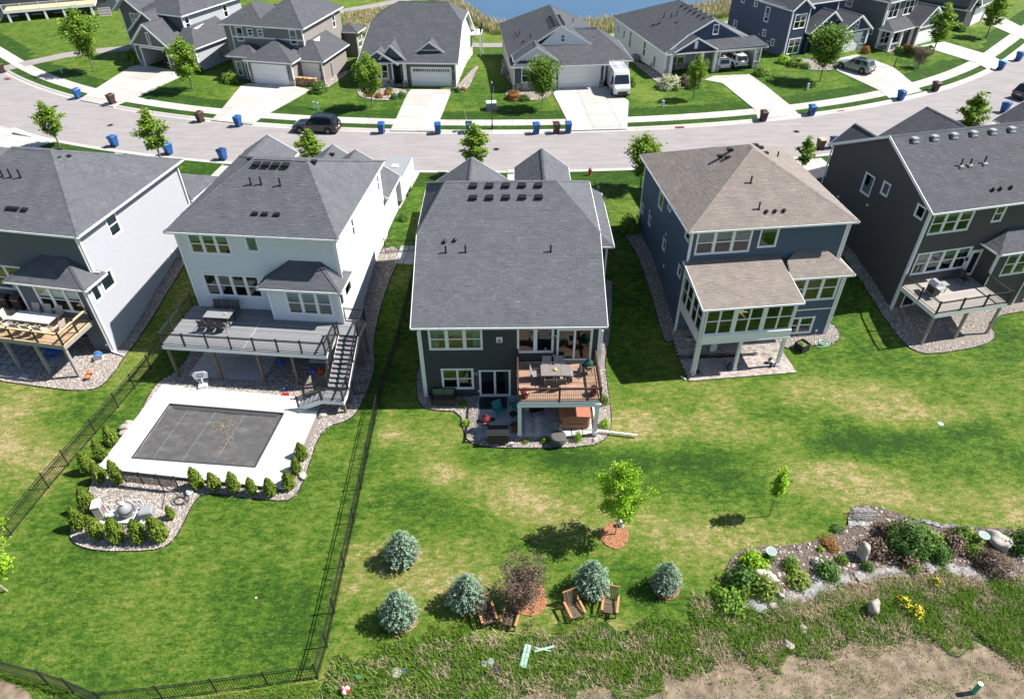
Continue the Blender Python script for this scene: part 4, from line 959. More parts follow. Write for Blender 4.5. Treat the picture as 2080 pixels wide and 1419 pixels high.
# ---- white house with the long deck (left of centre)
H = house('house', 'white two storey house with a hip roof, long grey deck and outdoor stairs', H2O, H2Y)
interior(H, 0, 0, 10.6, 11, [-2.45, .3, 3.3, 6.2], 4.5)
bl = dict(blind=.35, mull=.14)
wall_w(H, (0, 0), (10.6, 0), (-2.7, 6.35), [(.72, 4.6, 3.55, 6.1, 3, 2, bl), (4.62, 4.92, 5.5, 6.12, 1, 1, dict(blind=1.0)), (.85, 1.25, 4.85, 3.05, 4, 2, dict(mull=.16)), (1.0, -1.9, 3.2, -.6, 2, 1, {}), (4.6, -2.45, 6.6, -.35, 2, 1, dict(name='sliding_door'))], M_S_WHITE, expo=.2)
wall_w(H, (10.6, 0), (10.6, 11.2), [(0, -2.7), (11.2, -2.7), (11.2, 6.35), (0, 6.35)], [(3.45, 4.2, 4.05, 5.75, 1, 2, {}), (10.3, 4.25, 10.9, 5.8, 1, 2, {}), (.2, 1.3, 1.6, 2.55, 1, 1, {}), (6.3, .9, 7.2, 1.9, 1, 1, {})][:3], M_S_WHITE, expo=.2)
wall_w(H, (10.6, 11.2), (0, 11.2), (-.5, 6.35), [], M_S_WHITE, expo=.2); wall_w(H, (0, 11.2), (0, 0), (-2.7, 6.35), [(2, 4.5, 3, 5.7)], M_S_WHITE, expo=.2)
for x, y, z in ((0, 0, -2.7), (10.6, 0, 3.4), (10.6, 11.2, 3.2)): corner(H, x, y, z, 6.3)
r = hip_roof(H, -.45, -.45, 11.05, 11.65, 6.4, (4.35, 4.45), (7.95, 4.45), 9.45, M_SH_GREY)
roof_items(r, [('box', 3.95+i*.66+.75, 4.0, 9.17) for i in range(4)]+[('low', 4.05, 4.55, 9.3), ('low', 8.35, 4.7, 9.22), ('pipe', 4.62, 2.7, 8.36), ('pipe', 5.3, 2.75, 8.4), ('pipe', 6.6, 2.72, 8.38), ('low', 5.35, .9, 7.25), ('low', 6.0, .9, 7.25), ('low', 6.8, .9, 7.25)])
# sun room bump
wall_w(H, (5.85, -1.05), (10.6, -1.05), (-.1, 2.95), [(1.1, .85, 4.25, 2.7, 3, 2, dict(mull=.16, blind=.25))], M_S_WHITE, expo=.2); wall_w(H, (10.6, -1.05), (10.6, 0), (-.1, 2.95), [(.12, 1.3, .9, 2.6, 1, 1, {})], M_S_WHITE, expo=.2); wall_w(H, (5.85, 0), (5.85, -1.05), (-.1, 2.95), [], M_S_WHITE, expo=.2)
corner(H, 5.85, -1.05, .3, 2.95); corner(H, 10.6, -1.05, -.1, 2.95)
roof(H, [[(5.35, -1.5, 3.08), (11.05, -1.5, 3.08), (9.3, .02, 4.45), (7.35, .02, 4.45)], [(11.05, -1.5, 3.08), (11.05, 1.0, 3.08), (10.62, .55, 3.5), (9.3, .02, 4.45)], [(5.35, .0, 3.08), (5.35, -1.5, 3.08), (7.35, .02, 4.45)]], [((5.35, -1.5, 3.08), (11.05, -1.5, 3.08)), ((11.05, -1.5, 3.08), (11.05, 1.0, 3.08)), ((5.35, 0, 3.08), (5.35, -1.5, 3.08))], M_SH_GREY, [((5.35, -1.5, 3.08), (7.35, .02, 4.45)), ((11.05, -1.5, 3.08), (9.3, .02, 4.45))])
# street side garage wings
wall_w(H, (10.5, 11.2), (10.5, 15.4), (-.1, 3.2), [], M_S_WHITE, expo=.2); wall_w(H, (10.5, 15.4), (4.2, 15.4), [(0, -.1), (6.3, -.1), (6.3, 3.3), (3.1, 5.2), (0, 3.3)], [], M_S_WHITE, expo=.2); wall_w(H, (7.4, 16.8), (2.6, 16.8), [(0, -.1), (4.8, -.1), (4.8, 3.3), (2.4, 5.0), (0, 3.3)], [], M_S_WHITE, expo=.2)
gable_roof_y(H, -.45, 3.9, 7.0, 12.5, 6.4, 7.75, M_SH_GREY); wall_w(H, (3.4, 12.1), (0, 12.1), [(0, -.1), (3.4, -.1), (3.4, 6.35), (1.7, 7.5), (0, 6.35)], [], M_S_WHITE, expo=.2)
r2 = gable_roof_y(H, 2.2, 7.8, 11.6, 17.2, 3.3, 5.15, M_SH_GREY); gable_roof_y(H, 3.9, 10.95, 11.6, 15.8, 3.2, 5.4, M_SH_GREY); roof_items(r2, [('low', 5.4, 15.6, 5.0)])
downspout(H, 10.75, -.15, 3.2, 6.3); downspout(H, 10.72, -1.15, -.1, 2.95)
lamp_box(H, (5.5, -.02, 1.9), 0)
# deck
D0 = .3
dk = deck_boards(H, -.55, -4.55, 10.55, -.05, D0, M_DECKG); d2 = deck_boards(H, 10.56, -2.35, 12.05, -.6, D0, M_DECKG, name='stair_landing')
mb = MB(); mb.box(4.9, -4.55, D0, 4.98, -1.2, D0+.004); mb.build('divider_board', M_DECKT, dk)
posts(H, [(-.35, -4.35), (2.75, -4.4), (5.75, -4.4), (8.1, -4.4), (10.35, -4.4), (11.9, -2.2), (11.9, -.9)], -2.5, D0-.3, .17, M_POST, 'deck_post')
railing(H, [(-.5, -.1), (-.5, -4.5), (10.5, -4.5), (10.5, -2.4)], D0, .95, M_BLACK, post_every=1.55)
railing(H, [(10.62, -.65), (12.0, -.65), (12.0, -2.35)], D0, .95, M_BLACK)
# stairs: 11 treads down to a landing, then 6 down to the pool deck
sx0, sx1 = 10.72, 11.98
stz = lambda t: D0-1.75*t
root = MB(); ya, yb = -2.35, -5.7; zl = -1.45
for x in (sx0-.05, sx1+.05): root.beam((x, ya, D0-.14), (x, yb, zl-.14), .05, .34)
stairs = root.build('staircase', M_WHITE, H)
n = 11
for i in range(n):
    t = (i+.5)/n; y = ya+(yb-ya)*t; z = D0-(D0-zl)*(i+1)/(n+1); mb = MB(); mb.box(sx0, y-.16, z-.035, sx1, y+.15, z, 0, random.random()); mb.build('tread', M_DECKG, stairs)
    mb = MB(); mb.box(sx0, y+.13, z, sx1, y+.15, z+.13); mb.build('riser', M_BLACK, stairs)
mb = MB(); mb.box(sx0-.1, yb-1.15, zl-.3, sx1+.1, yb-1.1, zl-.03); mb.box(sx1+.05, yb-1.1, zl-.3, sx1+.1, yb, zl-.03); mb.box(sx0-.1, yb-1.1, zl-.3, sx0-.05, yb, zl-.03); lnd = mb.build('landing', M_WHITE, H)
for i in range(8): mb = MB(); mb.box(sx0-.1, yb-1.1+i*.138, zl-.03, sx1+.1, yb-1.1+i*.138+.13, zl, 0, random.random()); mb.build('board', M_DECKG, lnd)
posts(H, [(sx1, yb-1.0), (sx1, yb-.1), (sx0, yb-.1)], -2.5, zl-.3, .15, M_POST, 'landing_post')
root = MB(); xa, xb = sx0-.12, sx0-1.75
for y in (yb-1.12, yb-.02): root.beam((xa, y, zl-.14), (xb, y, -2.42), .05, .34)
s2 = root.build('lower_stairs', M_WHITE, H)
for i in range(5):
    t = (i+.5)/5; x = xa+(xb-xa)*t; z = zl-(zl+2.4)*(i+1)/6; mb = MB(); mb.box(x-.15, yb-1.1, z-.035, x+.16, yb-.04, z, 0, random.random()); mb.build('tread', M_DECKG, s2)
sl_ = lambda p: D0+(zl-D0)*(p[1]-ya)/(yb-ya)
for x in (sx0-.03, sx1+.03): railing(H, [(x, ya), (x, yb)], sl_, .95, M_BLACK, post_every=1.7)
railing(H, [(sx1+.05, yb), (sx1+.05, yb-1.08), (sx0-.05, yb-1.08)], zl, .95, M_BLACK, post_every=1.3)
sl2 = lambda p: zl+(-2.4-zl)*(p[0]-xa)/(xb-xa)
for y in (yb-1.08, yb-.06): railing(H, [(xa, y), (xb, y)], sl2, .95, M_BLACK, post_every=1.6)
pat = empty('patio', label='shaded concrete patio under the long grey deck', kind='structure'); slabs(pat, rect(H2O, H2Y, .3, -4.35, 5.6, -.03), H2O, H2Y, 2.65, 2.2, .07, M_PATIO, off=(.3, .05))

# ---- light grey house (left edge)
H = house('house', 'light grey sided house with grey hip roof and cedar topped deck at the left edge', H1O, H1Y)
interior(H, -9, 0, 0, 11, [-2.45, .3, 3.3, 6.2], 4.5)
wall_w(H, (-12, 0), (0, 0), (-2.7, 6.35), [(-12+12-7.9+12-4.6, 1.6, 5.2, 3.2, 1, 2, {})][:0]+[(3.5, 1.2, 6.3, 3.25, 2, 2, dict(mull=.16)), (8.3, -1.95, 11.1, -.7, 2, 2, {}), (3.2, -2.45, 5.4, -.3, 2, 1, dict(name='sliding_door'))], M_S_SLATE, expo=.2)
wall_w(H, (0, 0), (0, 11.3), (-2.7, 6.35), [(2.6, 4.5, 3.75, 6.15, 1, 2, dict(blind=1.0)), (.12, 1.65, 1.4, 2.95, 1, 1, dict(blind=1.0))], M_S_LGREY, expo=.2)
wall_w(H, (0, 11.3), (-12, 11.3), (-.5, 6.35), [], M_S_SLATE, expo=.2)
corner(H, 0, 0, 3.5, 6.3); corner(H, 0, 11.3, -.3, 6.3)
r = hip_roof(H, -12, -.45, .45, 11.75, 6.42, (-7.7, 5.45), (-4.7, 5.45), 9.4, M_SH_GREY)
roof_items(r, [('low', -4.55, 5.9, 9.2), ('low', -3.85, 5.75, 8.85), ('low', -4.15, 5.2, 8.95), ('pipe', -7.1, 3.2, 8.35), ('pipe', -6.45, 3.2, 8.35), ('pipe', -5.75, 3.25, 8.35), ('low', -5.3, 1.0, 7.2), ('low', -4.8, 1.0, 7.2), ('low', -4.15, 1.0, 7.2)])
wall_w(H, (-5.3, -1.2), (0, -1.2), (-.1, 2.95), [(1.2, .8, 4.6, 2.72, 3, 2, dict(mull=.16, blind=.35))], M_S_SLATE, expo=.2); wall_w(H, (0, -1.2), (0, 0), (-2.7, 2.95), [(.3, 1.5, 1.1, 2.9, 1, 1, dict(blind=1))], M_S_LGREY, expo=.2); wall_w(H, (-5.3, 0), (-5.3, -1.2), (-.1, 2.95), [], M_S_SLATE, expo=.2)
wall_w(H, (-1.6, -1.2), (0, -1.2), (-2.7, -.1), [], M_S_SLATE, expo=.2)
corner(H, 0, -1.2, -2.7, 2.95); corner(H, -5.3, -1.2, .3, 2.95)
roof(H, [[(-5.8, -1.65, 3.12), (.45, -1.65, 3.12), (-1.7, .02, 4.5), (-3.3, .02, 4.5)], [(.45, -1.65, 3.12), (.45, .55, 3.12), (.02, .25, 3.45), (-1.7, .02, 4.5)], [(-5.8, 0, 3.12), (-5.8, -1.65, 3.12), (-3.3, .02, 4.5)]], [((-5.8, -1.65, 3.12), (.45, -1.65, 3.12)), ((.45, -1.65, 3.12), (.45, .55, 3.12))], M_SH_GREY, [((.45, -1.65, 3.12), (-1.7, .02, 4.5)), ((-5.8, -1.65, 3.12), (-3.3, .02, 4.5))])
wall_w(H, (-.3, 11.3), (-.3, 15.6), (-.1, 2.9), [], M_S_LGREY)
hip_roof(H, -7.5, 11.6, .15, 16.0, 3.0, (-5.2, 13.8), (-2.1, 13.8), 4.1, M_SH_GREY)
hip_roof(H, -30, 9.5, -19.2, 17.4, 3.4, (-25.5, 13.4), (-23.2, 13.4), 5.6, M_SH_GREY)
wall_w(H, (-29.5, 10), (-19.6, 10), (-1, 3.3), [], M_S_SLATE, expo=.2); wall_w(H, (-19.6, 10), (-19.6, 17), (-1, 3.3), [], M_S_LGREY, expo=.2)
downspout(H, .12, 11.2, 2.9, 6.3); downspout(H, -.12, -1.32, -2.45, 2.9, (1.1, -.2)); downspout(H, -.1, -.12, 3.4, 6.2, (.5, .2))
dk = deck_boards(H, -10, -4.15, -.55, -.05, .3, M_WOODL, frame=M_POSTG)
dk['label'] = 'tan board deck'
railing(H, [(-10, -4.08), (-.62, -4.08), (-.62, -1.25)], .3, .95, M_BLACK, post_every=1.75, top_mat=M_WOODL, top_w=.16)
posts(H, [(-.75, -4.0), (-3.0, -4.0), (-5.3, -4.0), (-7.6, -4.0)], -2.5, .0, .17, M_POSTG, 'deck_post')
mb = MB(); mb.cyl((-.3, -1.35, -1.75), (-.3, -1.2, -1.75), .1, n=10); mb.build('outlet_box', M_WHITE, H)
for a, b in ((2.3, -.35), (3.8, .1)): 
    mb = MB(); mb.box(-.02, 6+a*.4, a*.1, .07, 6.2+a*.4, .25+a*.1); mb.build('wall_vent', M_WHITE, H)
mb = MB(); mb.box(0, 8.6, .3, .12, 8.95, 1.1); mb.cyl((.08, 8.3, .2), (.08, 8.3, .6), .07); mb.beam((.05, 8.0, .2), (.05, 9.3, .2), .04, .04); mb.build('electric_meter', M_GPLAS, H)
pv = empty('paver_patio', label='grid of square grey pavers in the gravel under the tan deck', kind='structure')
org = (-35.49, 36.49)
slabs(pv, [(-37.66, 38.72), (-34.73, 38.68), (-32.47, 37.75), (-32.43, 36.35), (-33.04, 34.83), (-35.81, 35.57)], org, H1Y, .72, .62, .08, M_SLATE, name='paver', gap=.16, jit=.02)
slabs(pv, [(-32.50, 37.81), (-30.78, 37.73), (-30.51, 36.32), (-32.21, 36.19)], org, H1Y, .9, .7, .08, M_SLATE, name='paver', gap=.03)

# ---- blue-grey house with brown roof
H = house('house', 'blue-grey house with weathered brown hip roof and a glazed porch on white posts', H4O, H4Y)
interior(H, 0, 0, 10.55, 11, [-2.45, .4, 3.4, 6.2], 4.5)
wall_w(H, (0, 0), (10.55, 0), (-2.7, 6.3), [(.34, 4.3, 4.1, 6.05, 3, 2, dict(blind=.45, mull=.16)), (4.6, 4.55, 5.9, 6.05, 1, 1, dict(blind=.25)), (7.55, -2.2, 9.75, -.55, 2, 2, {}), (1.5, -2.45, 3.6, -.4, 2, 1, dict(name='sliding_door')), (2.0, .75, 4.8, 2.8, 2, 1, dict(name='sliding_door'))], M_S_BLUE)
wall_w(H, (10.55, 0), (10.55, 11.3), (-2.7, 6.3), [], M_S_BLUE); wall_w(H, (10.55, 11.3), (0, 11.3), (-.5, 6.3), [], M_S_BLUE)
sw = [(11.3-7.25, 4.25, 11.3-6.2, 5.55), (11.3-5.15, 5.1, 11.3-4.4, 5.75), (11.3-1.15, 5.05, 11.3-.25, 5.9), (11.3-11.2, 1.75, 11.3-10.5, 2.6), (11.3-9.0, 1.8, 11.3-8.3, 2.7), (11.3-5.1, 1.9, 11.3-4.4, 2.85), (11.3-1.35, 2.0, 11.3-.65, 2.9)]
wall_w(H, (0, 11.3), (0, 0), (-2.7, 6.3), [(*q, 1, 1, dict(casing=.08)) for q in sw], M_S_BLUE)
for x, y, z in ((0, 0, -2.7), (10.55, 0, 3.1), (0, 11.3, -.5)): corner(H, x, y, z, 6.2)
r = hip_roof(H, -.45, -.45, 11.0, 11.8, 6.32, (5.27, 5.0), (5.3, 5.6), 9.35, M_SH_BROWN)
roof_items(r, [('low', 3.4, 5.75, 8.55), ('low', 4.1, 5.95, 8.9), ('low', 3.8, 5.35, 8.6), ('low', 6.0, 6.2, 9.0), ('low', 6.3, 6.0, 8.9), ('low', 6.5, 5.5, 8.7), ('pipe', 4.45, 2.55, 7.98), ('pipe', 4.5, .75, 6.98), ('mush', 4.96, .5, 6.82), ('mush', 5.55, .5, 6.82), ('mush', 6.15, .5, 6.82), ('pipe', 8.0, 6.5, 7.8)])
mb = MB(); mb.box(1.0, -.09, 3.58, 6.2, -.01, 3.68); mb.build('flashing', M_WHITE, H)
# bump
wall_w(H, (6.3, -1.3), (10.6, -1.3), (-2.7, 2.95), [(6.95-6.3, .85, 10.45-6.3, 2.85, 3, 2, dict(mull=.16, blind=.15)), (7.45-6.3, -2.0, 9.55-6.3, -.55, 2, 2, {})], M_S_BLUE); wall_w(H, (10.6, -1.3), (10.6, 0), (-2.7, 2.95), [], M_S_BLUE); wall_w(H, (6.3, 0), (6.3, -1.3), (-2.7, 2.95), [], M_S_BLUE)
corner(H, 10.6, -1.3, -2.7, 2.95); corner(H, 6.3, -1.3, -2.7, .3)
mb = MB(); mb.box(6.3, -1.36, .05, 10.6, -1.30, .13); mb.build('band_board', M_WHITE, H)
roof(H, [[(6.7, -1.75, 3.05), (11.1, -1.75, 3.05), (9.5, .02, 4.1), (7.4, .02, 4.1), (6.7, -.6, 3.72)], [(11.1, -1.75, 3.05), (11.1, .6, 3.05), (10.57, .3, 3.3), (9.5, .02, 4.1)]], [((6.7, -1.75, 3.05), (11.1, -1.75, 3.05)), ((11.1, -1.75, 3.05), (11.1, .6, 3.05))], M_SH_BROWN, [((11.1, -1.75, 3.05), (9.5, .02, 4.1))])
# porch
roof(H, [[(-.3, -4.5, 3.08), (6.3, -4.5, 3.08), (6.3, .02, 3.95), (-.3, .02, 3.95)]], [((-.3, -4.5, 3.08), (6.3, -4.5, 3.08))], M_SH_BROWN, rakes=[((-.32, -4.5, 3.08), (-.32, 0, 3.95)), ((6.32, -4.5, 3.08), (6.32, -1.7, 3.62))])
pf = deck_boards(H, -.05, -4.2, 6.1, -.06, .4, M_DECKT, name='porch_floor')
GP = glass_mat('porch_glass', (.36, .42, .22), .02)
fr = (None, V((0, -4.15, 0)), V((1, 0, 0)), V((0, -1, 0)))
for a, b in ((.12, 2.05), (2.17, 3.98), (4.1, 6.0)): window(H, fr, a, .78, b, 2.92, 2, 2, casing=.07, mull=.06, name='porch_window', glass=GP)
fr = (None, V((-.02, 0, 0)), V((0, -1, 0)), V((-1, 0, 0)))
for a, b in ((.1, 2.05), (2.15, 4.05)): window(H, fr, a, .78, b, 2.95, 2, 2, casing=.07, mull=.06, name='porch_window', glass=GP)
fr = (None, V((6.1, -4.15, 0)), V((0, 1, 0)), V((1, 0, 0))); window(H, fr, .1, .78, 2.6, 2.92, 2, 2, casing=.07, mull=.06, name='porch_window', glass=GP)
mb = MB(); mb.box(-.08, -4.25, .18, 6.16, -4.16, .77); mb.box(-.09, -4.16, .18, -.0, 0, .77); mb.box(6.08, -4.16, .18, 6.15, -1.3, .77); mb.box(-.1, -4.27, .08, 6.2, -4.0, .18); mb.build('porch_band', M_WHITE, H)
mb = MB(); mb.box(-.1, -4.24, 2.9, 6.12, -4.1, 3.0); mb.box(-.1, -4.1, 2.9, 0, 0, 3.02); mb.build('porch_header', M_WHITE, H)
posts(H, [(.02, -4.1), (2.95, -4.1), (5.95, -4.1)], -2.45, .1, .2, M_WHITE, 'porch_post'); posts(H, [(0.02, -4.12), (2.1, -4.13), (4.03, -4.13), (6.04, -4.12)], .2, 2.95, .15, M_WHITE, 'porch_mullion')
downspout(H, .12, -4.32, -2.45, 3.0, (-.25, -.1)); downspout(H, 10.72, -1.42, -2.45, 2.95, (.2, -.9)); downspout(H, 10.68, -.12, 3.2, 6.2); downspout(H, -.1, -.14, -2.4, 6.2)
mb = MB(); mb.box(9.9, -1.35, -1.95, 10.05, -1.3, -1.75); mb.build('outlet_box', M_WHITE, H)
wall_w(H, (3.9, 11.3), (3.9, 18), (-.1, 3.0), [], M_S_BLUE); wall_w(H, (10.2, 11.3), (10.2, 18), (-.1, 3.0), [], M_S_BLUE)
hip_roof(H, 3.5, 11.8, 11.3, 18.5, 3.4, (6.8, 14.8), (7.8, 14.8), 5.3, M_SH_BROWN)
mb = MB(); mb.box(-.06, 4.0, .8, 0, 4.2, 1.05); mb.box(-.1, 8.8, 2.9, 0, 8.95, 3.05); mb.box(-.1, 4.5, 3.25, 0, 4.65, 3.4); mb.build('wall_vent', M_WHITE, H)
mb = MB(); mb.box(-.03, -.0, -2.7, .0, 6, -2.1); mb.build('foundation', M_FOUND, H)
pat = empty('paver_patio', label='tan and grey paver patio under the glazed porch', kind='structure')
zf = lambda x, y: terr(x, y); PP = rect(H4O, H4Y, -.45, -4.9, 7.05, -.05)
drape('paver_bed', PP, .04, M_RUB, 1.0, parent=pat)
mb = MB(); ca, sa = math.cos(H4Y), math.sin(H4Y); j = 0; y = -4.9
while y < -.1:
    x = -.45+(.12 if j % 2 else 0); 
    while x < 7.0:
        w_ = random.choice((.16, .24, .24, .32)); e = min(x+w_, 7.05)
        P = [h4(a, b) for a, b in ((x, y), (e-.01, y), (e-.01, y+.155), (x, y+.155))]; z = terr(*P[0])+.085+random.uniform(0, .006)
        t = random.random(); mb.face([(*p, z) for p in P], 0, t); mb.face([(*P[0], z-.05), (*P[1], z-.05), (*P[1], z), (*P[0], z)], 0, t); mb.face([(*P[3], z-.05), (*P[0], z-.05), (*P[0], z), (*P[3], z)], 0, t); x = e
    y += .165; j += 1
mb.build('pavers', M_PAVER, pat, kind='stuff')

# ---- dark brown house (right edge)
H = house('house', 'dark brown gabled house with charcoal roof and taupe deck on posts at the right edge', H5O, H5Y)
interior(H, 0, 0, 12.5, 11, [-2.45, .3, 3.3, 6.2], 4.5)
wall_w(H, (0, 0), (12.5, 0), (-2.7, 6.25), [(.34, 4.35, 3.6, 6.0, 3, 2, dict(mull=.16, blind=.2)), (5.3, 4.7, 6.15, 6.0, 1, 2, {}), (.35, 1.1, 4.85, 2.9, 4, 2, dict(mull=.16, blind=.3)), (.7, -1.8, 3.0, -.5, 2, 1, {}), (5.5, -2.45, 7.0, -.4, 1, 1, dict(name='patio_door')), (7.3, -1.9, 9.0, -.6, 2, 1, {})], M_S_BROWN)
fr = (None, V((0, 0, 0)), V((1, 0, 0)), V((0, -1, 0)))
wl = [(11.2-6.95, 4.4, 11.2-5.85, 6.0), (11.2-4.95, 5.2, 11.2-4.15, 6.2), (11.2-1.3, 5.25, 11.2-.45, 6.2)]
wall_w(H, (0, 11.2), (0, 0), [(0, -2.7), (11.2, -2.7), (11.2, 6.25), (5.6, 9.05), (0, 6.25)], [(*q, 1, 1, dict(casing=.09)) for q in wl], M_S_BROWN)
wall_w(H, (12.5, 0), (12.5, 11.2), (-2.7, 6.25), [], M_S_BROWN); wall_w(H, (12.5, 11.2), (0, 11.2), (-.5, 6.25), [], M_S_BROWN)
corner(H, 0, 0, -2.7, 6.2, w_=.14)
r = gable_roof_x(H, -.3, 13, -.45, 11.65, 6.3, 9.3, M_SH_DARK)
roof_items(r, [('boxg', 1.3+i*1.6, 4.95, 9.05) for i in range(7)]+[('pipe', 3.7, 2.7, 7.88), ('pipe', 4.4, 2.65, 7.85), ('pipe', 5.6, 2.7, 7.88), ('mush', 5.0, .6, 6.85), ('mush', 5.6, .6, 6.85), ('mush', 6.45, .6, 6.85)])
for x in (3.7, 4.4, 5.6): mb = MB(); mb.box(x-.16, 2.45, 7.78, x+.16, 2.75, 7.93); mb.build('pipe_flashing', M_GALV, r)
# bump and door
wall_w(H, (5.9, -1.3), (12.5, -1.3), (-2.7, 2.95), [(.9, .85, 4.0, 2.75, 3, 2, dict(mull=.16, blind=.2))], M_S_BROWN); wall_w(H, (5.9, 0), (5.9, -1.3), (-2.7, 2.95), [], M_S_BROWN)
dr = MB(); dr.box(.05, 0, .33, 1.05, .05, 2.55, 0); dr.box(.3, -.02, .6, .8, 0, 2.3, 1); dr.cyl((.95, -.08, 1.35), (.95, 0, 1.35), .035)
dd = dr.build('glazed_door', [M_WHITE, M_CGLASS], H, loc=(4.85, -.06, 0))
corner(H, 5.9, -1.3, -2.7, 2.95)
roof(H, [[(5.4, -1.75, 3.1), (13, -1.75, 3.1), (13, .02, 4.1), (7.2, .02, 4.1)], [(5.4, .02, 3.1), (5.4, -1.75, 3.1), (7.2, .02, 4.1)]], [((5.4, -1.75, 3.1), (13, -1.75, 3.1)), ((5.4, 0, 3.1), (5.4, -1.75, 3.1))], M_SH_DARK, [((5.4, -1.75, 3.1), (7.2, .02, 4.1))])
lamp_box(H, (4.65, -.02, 1.9), 0)
deck_boards(H, -.05, -3.7, 5.75, -.05, .3, M_DECKT)
railing(H, [(.0, -.15), (.0, -3.65), (5.7, -3.65), (5.7, -1.4)], .3, .95, M_BLACK, post_every=1.9)
posts(H, [(.15, -3.5), (2.85, -3.5), (5.55, -3.5)], -2.5, 0, .16, M_POSTG, 'deck_post')
downspout(H, -.1, -.12, -2.45, 6.15, (-.7, -.15)); downspout(H, 9.4, -1.4, -2.5, 2.9, (.3, -.5)); downspout(H, -.1, 11.3, 2.9, 6.2)
wall_w(H, (0, 18.2), (0, 11.2), (-.3, 2.95), [(4.2, 1.2, 6.0, 2.3, 2, 1, {})], M_S_BROWN)
gable_roof_y(H, 4.8, 8.9, 11.6, 17.9, 3.3, 5.0, M_SH_DARK)
roof(H, [[(-1.1, 11.3, 2.95), (1.5, 11.3, 2.95), (1.5, 13.2, 3.6), (-1.1, 13.2, 2.95)]], [((-1.1, 11.3, 2.95), (-1.1, 13.2, 2.95))], M_SH_DARK)
gable_roof_y(H, 10.2, 18.6, 11.6, 18.5, 3.3, 5.65, M_SH_DARK)
gable_roof_y(H, 23.5, 31.0, 11.6, 19.4, 3.3, 5.5, M_SH_DARK)
for p, q in (((5.1, 17.5), (5.1, 11.5)), ((8.6, 11.5), (8.6, 17.5)), ((8.6, 17.5), (5.1, 17.5)), ((18.2, 11.5), (18.2, 18)), ((10.6, 18), (10.6, 11.5)), ((18.2, 18), (10.6, 18)), ((23.9, 19), (23.9, 12)), ((23.9, 12), (30.6, 12))): wall_w(H, p, q, (-.3, 3.35), [], M_S_BROWN)
mb = MB(); mb.box(-.1, 8.9, 2.9, 0, 9.05, 3.05); mb.box(-.1, 5.6, 3.8, 0, 5.75, 3.95); mb.box(10.3, -1.36, -1.8, 10.45, -1.3, -1.6); mb.build('wall_vent', M_WHITE, H)

# ------------------------------------------------------------------ the far row (street fronts towards the camera)
FK = dict(expo=.2, tabw=.45)
def fhip(H, *a, **k): return hip_roof(H, *a, **{**FK, **k})
def fgy(H, *a, **k): return gable_roof_y(H, *a, **{**FK, **k})
def fr_roof(H, *a, **k): return roof(H, *a, **{**FK, **k})
def stepz(H, x0, x1, y, z): mb = MB(); mb.box(x0, y, z-.6, x1, y+1.2, z); mb.build('porch_slab', M_CONC, H)
def open_garage(H, x0, x1, y, z0, z1, d=5.5):
    mb = MB(); mb.box(x0-.4, y+.05, z0-.1, x1+.4, y+d, z0-.02, 0); mb.box(x0-.5, y+.05, z0, x0-.4, y+d, z1+.4, 1); mb.box(x1+.4, y+.05, z0, x1+.5, y+d, z1+.4, 1); mb.box(x0-.4, y+d, z0, x1+.4, y+d+.1, z1+.4, 1)
    mb.build('garage_interior', [M_PATIO, M_CURT], H)
    mb = MB(); c = .14; mb.box(x0-c, y-.05, z0, x0, y+.1, z1); mb.box(x1, y-.05, z0, x1+c, y+.1, z1); mb.box(x0-c, y-.055, z1, x1+c, y+.1, z1+c); mb.build('garage_frame', M_WHITE, H)
g1 = ((-48.97, 94.57), R_(-23)); g2 = ((-32.06, 87.11), R_(-13.5)); g3 = ((-18.2, 86.0), R_(-4)); g4 = ((.53, 83.4), R_(4.5)); g5 = ((19.43, 88.5), R_(13)); g6 = ((36.96, 96.3), R_(25)); g7 = ((51.0, 100.0), R_(33))
# F1
H = house('house', 'grey house with pale side wall and an open gabled garage, far row left', *g1)
fr = wall_w(H, (0, 0), (6, 0), [(0, -.2), (6, -.2), (6, 3.3), (2.6, 5.75), (0, 3.75)], [], M_S_BROWN, style='flat') if 0 else None
fr = wall(H, (0, 0), (6, 0), (-.2, 3.2), [(.9, .4, 5.3, 2.95)], M_S_OLIVE)
wall(H, (0, .02), (6, .02), [(0, 3.2), (6, 3.2), (5.9, 3.35), (2.8, 5.75), (0, 3.55)], [], M_S_OLIVE, style='bb'); window(H, (None, V((0, 0, 0)), V((1, 0, 0)), V((0, -1, 0))), 2.6, 3.4, 3.1, 4.9, 1, 1, casing=.07)
mb = MB(); mb.box(-.1, -.06, 3.12, 6.1, -.01, 3.3); mb.build('band_board', M_WHITE, H)
open_garage(H, .95, 5.25, 0, .42, 2.9); stone_skirt(H, (0, 0), (.8, 0), -.2, 1.25); stone_skirt(H, (5.4, 0), (6, 0), -.2, 1.25)
wall_w(H, (6, 0), (6, 4), (-.2, 3.3), [], M_S_LGREY); wall_w(H, (0, 8), (0, 0), (-.2, 3.4), [], M_S_OLIVE)
fgy(H, -.35, 6.35, -.35, 6.5, 3.3, 5.95, M_SH_DARK, xr=2.8)
fgy(H, -2.2, 4.6, 1.6, 6.5, 4.3, 6.75, M_SH_DARK, xr=1.2); wall(H, (-1.9, 1.95), (4.3, 1.95), [(0, 2.9), (6.2, 2.9), (6.2, 4.3), (3.1, 6.5), (0, 4.3)], [], M_S_OLIVE, style='bb'); wall_w(H, (-1.9, 4), (-1.9, 1.95), (-.2, 4.2), [], M_S_OLIVE)
for x, y in ((0, 0), (6, 0)): corner(H, x, y, 1.3, 3.1)
wall_w(H, (6, 1.2), (9, 1.2), (-.2, 3.2), [(.6, 1.2, 1.6, 2.6, 1, 2, {})], M_S_LGREY); wall_w(H, (9, 1.2), (9, 9), (-.2, 3.2), [], M_S_LGREY); corner(H, 9, 1.2, -.2, 3.2)
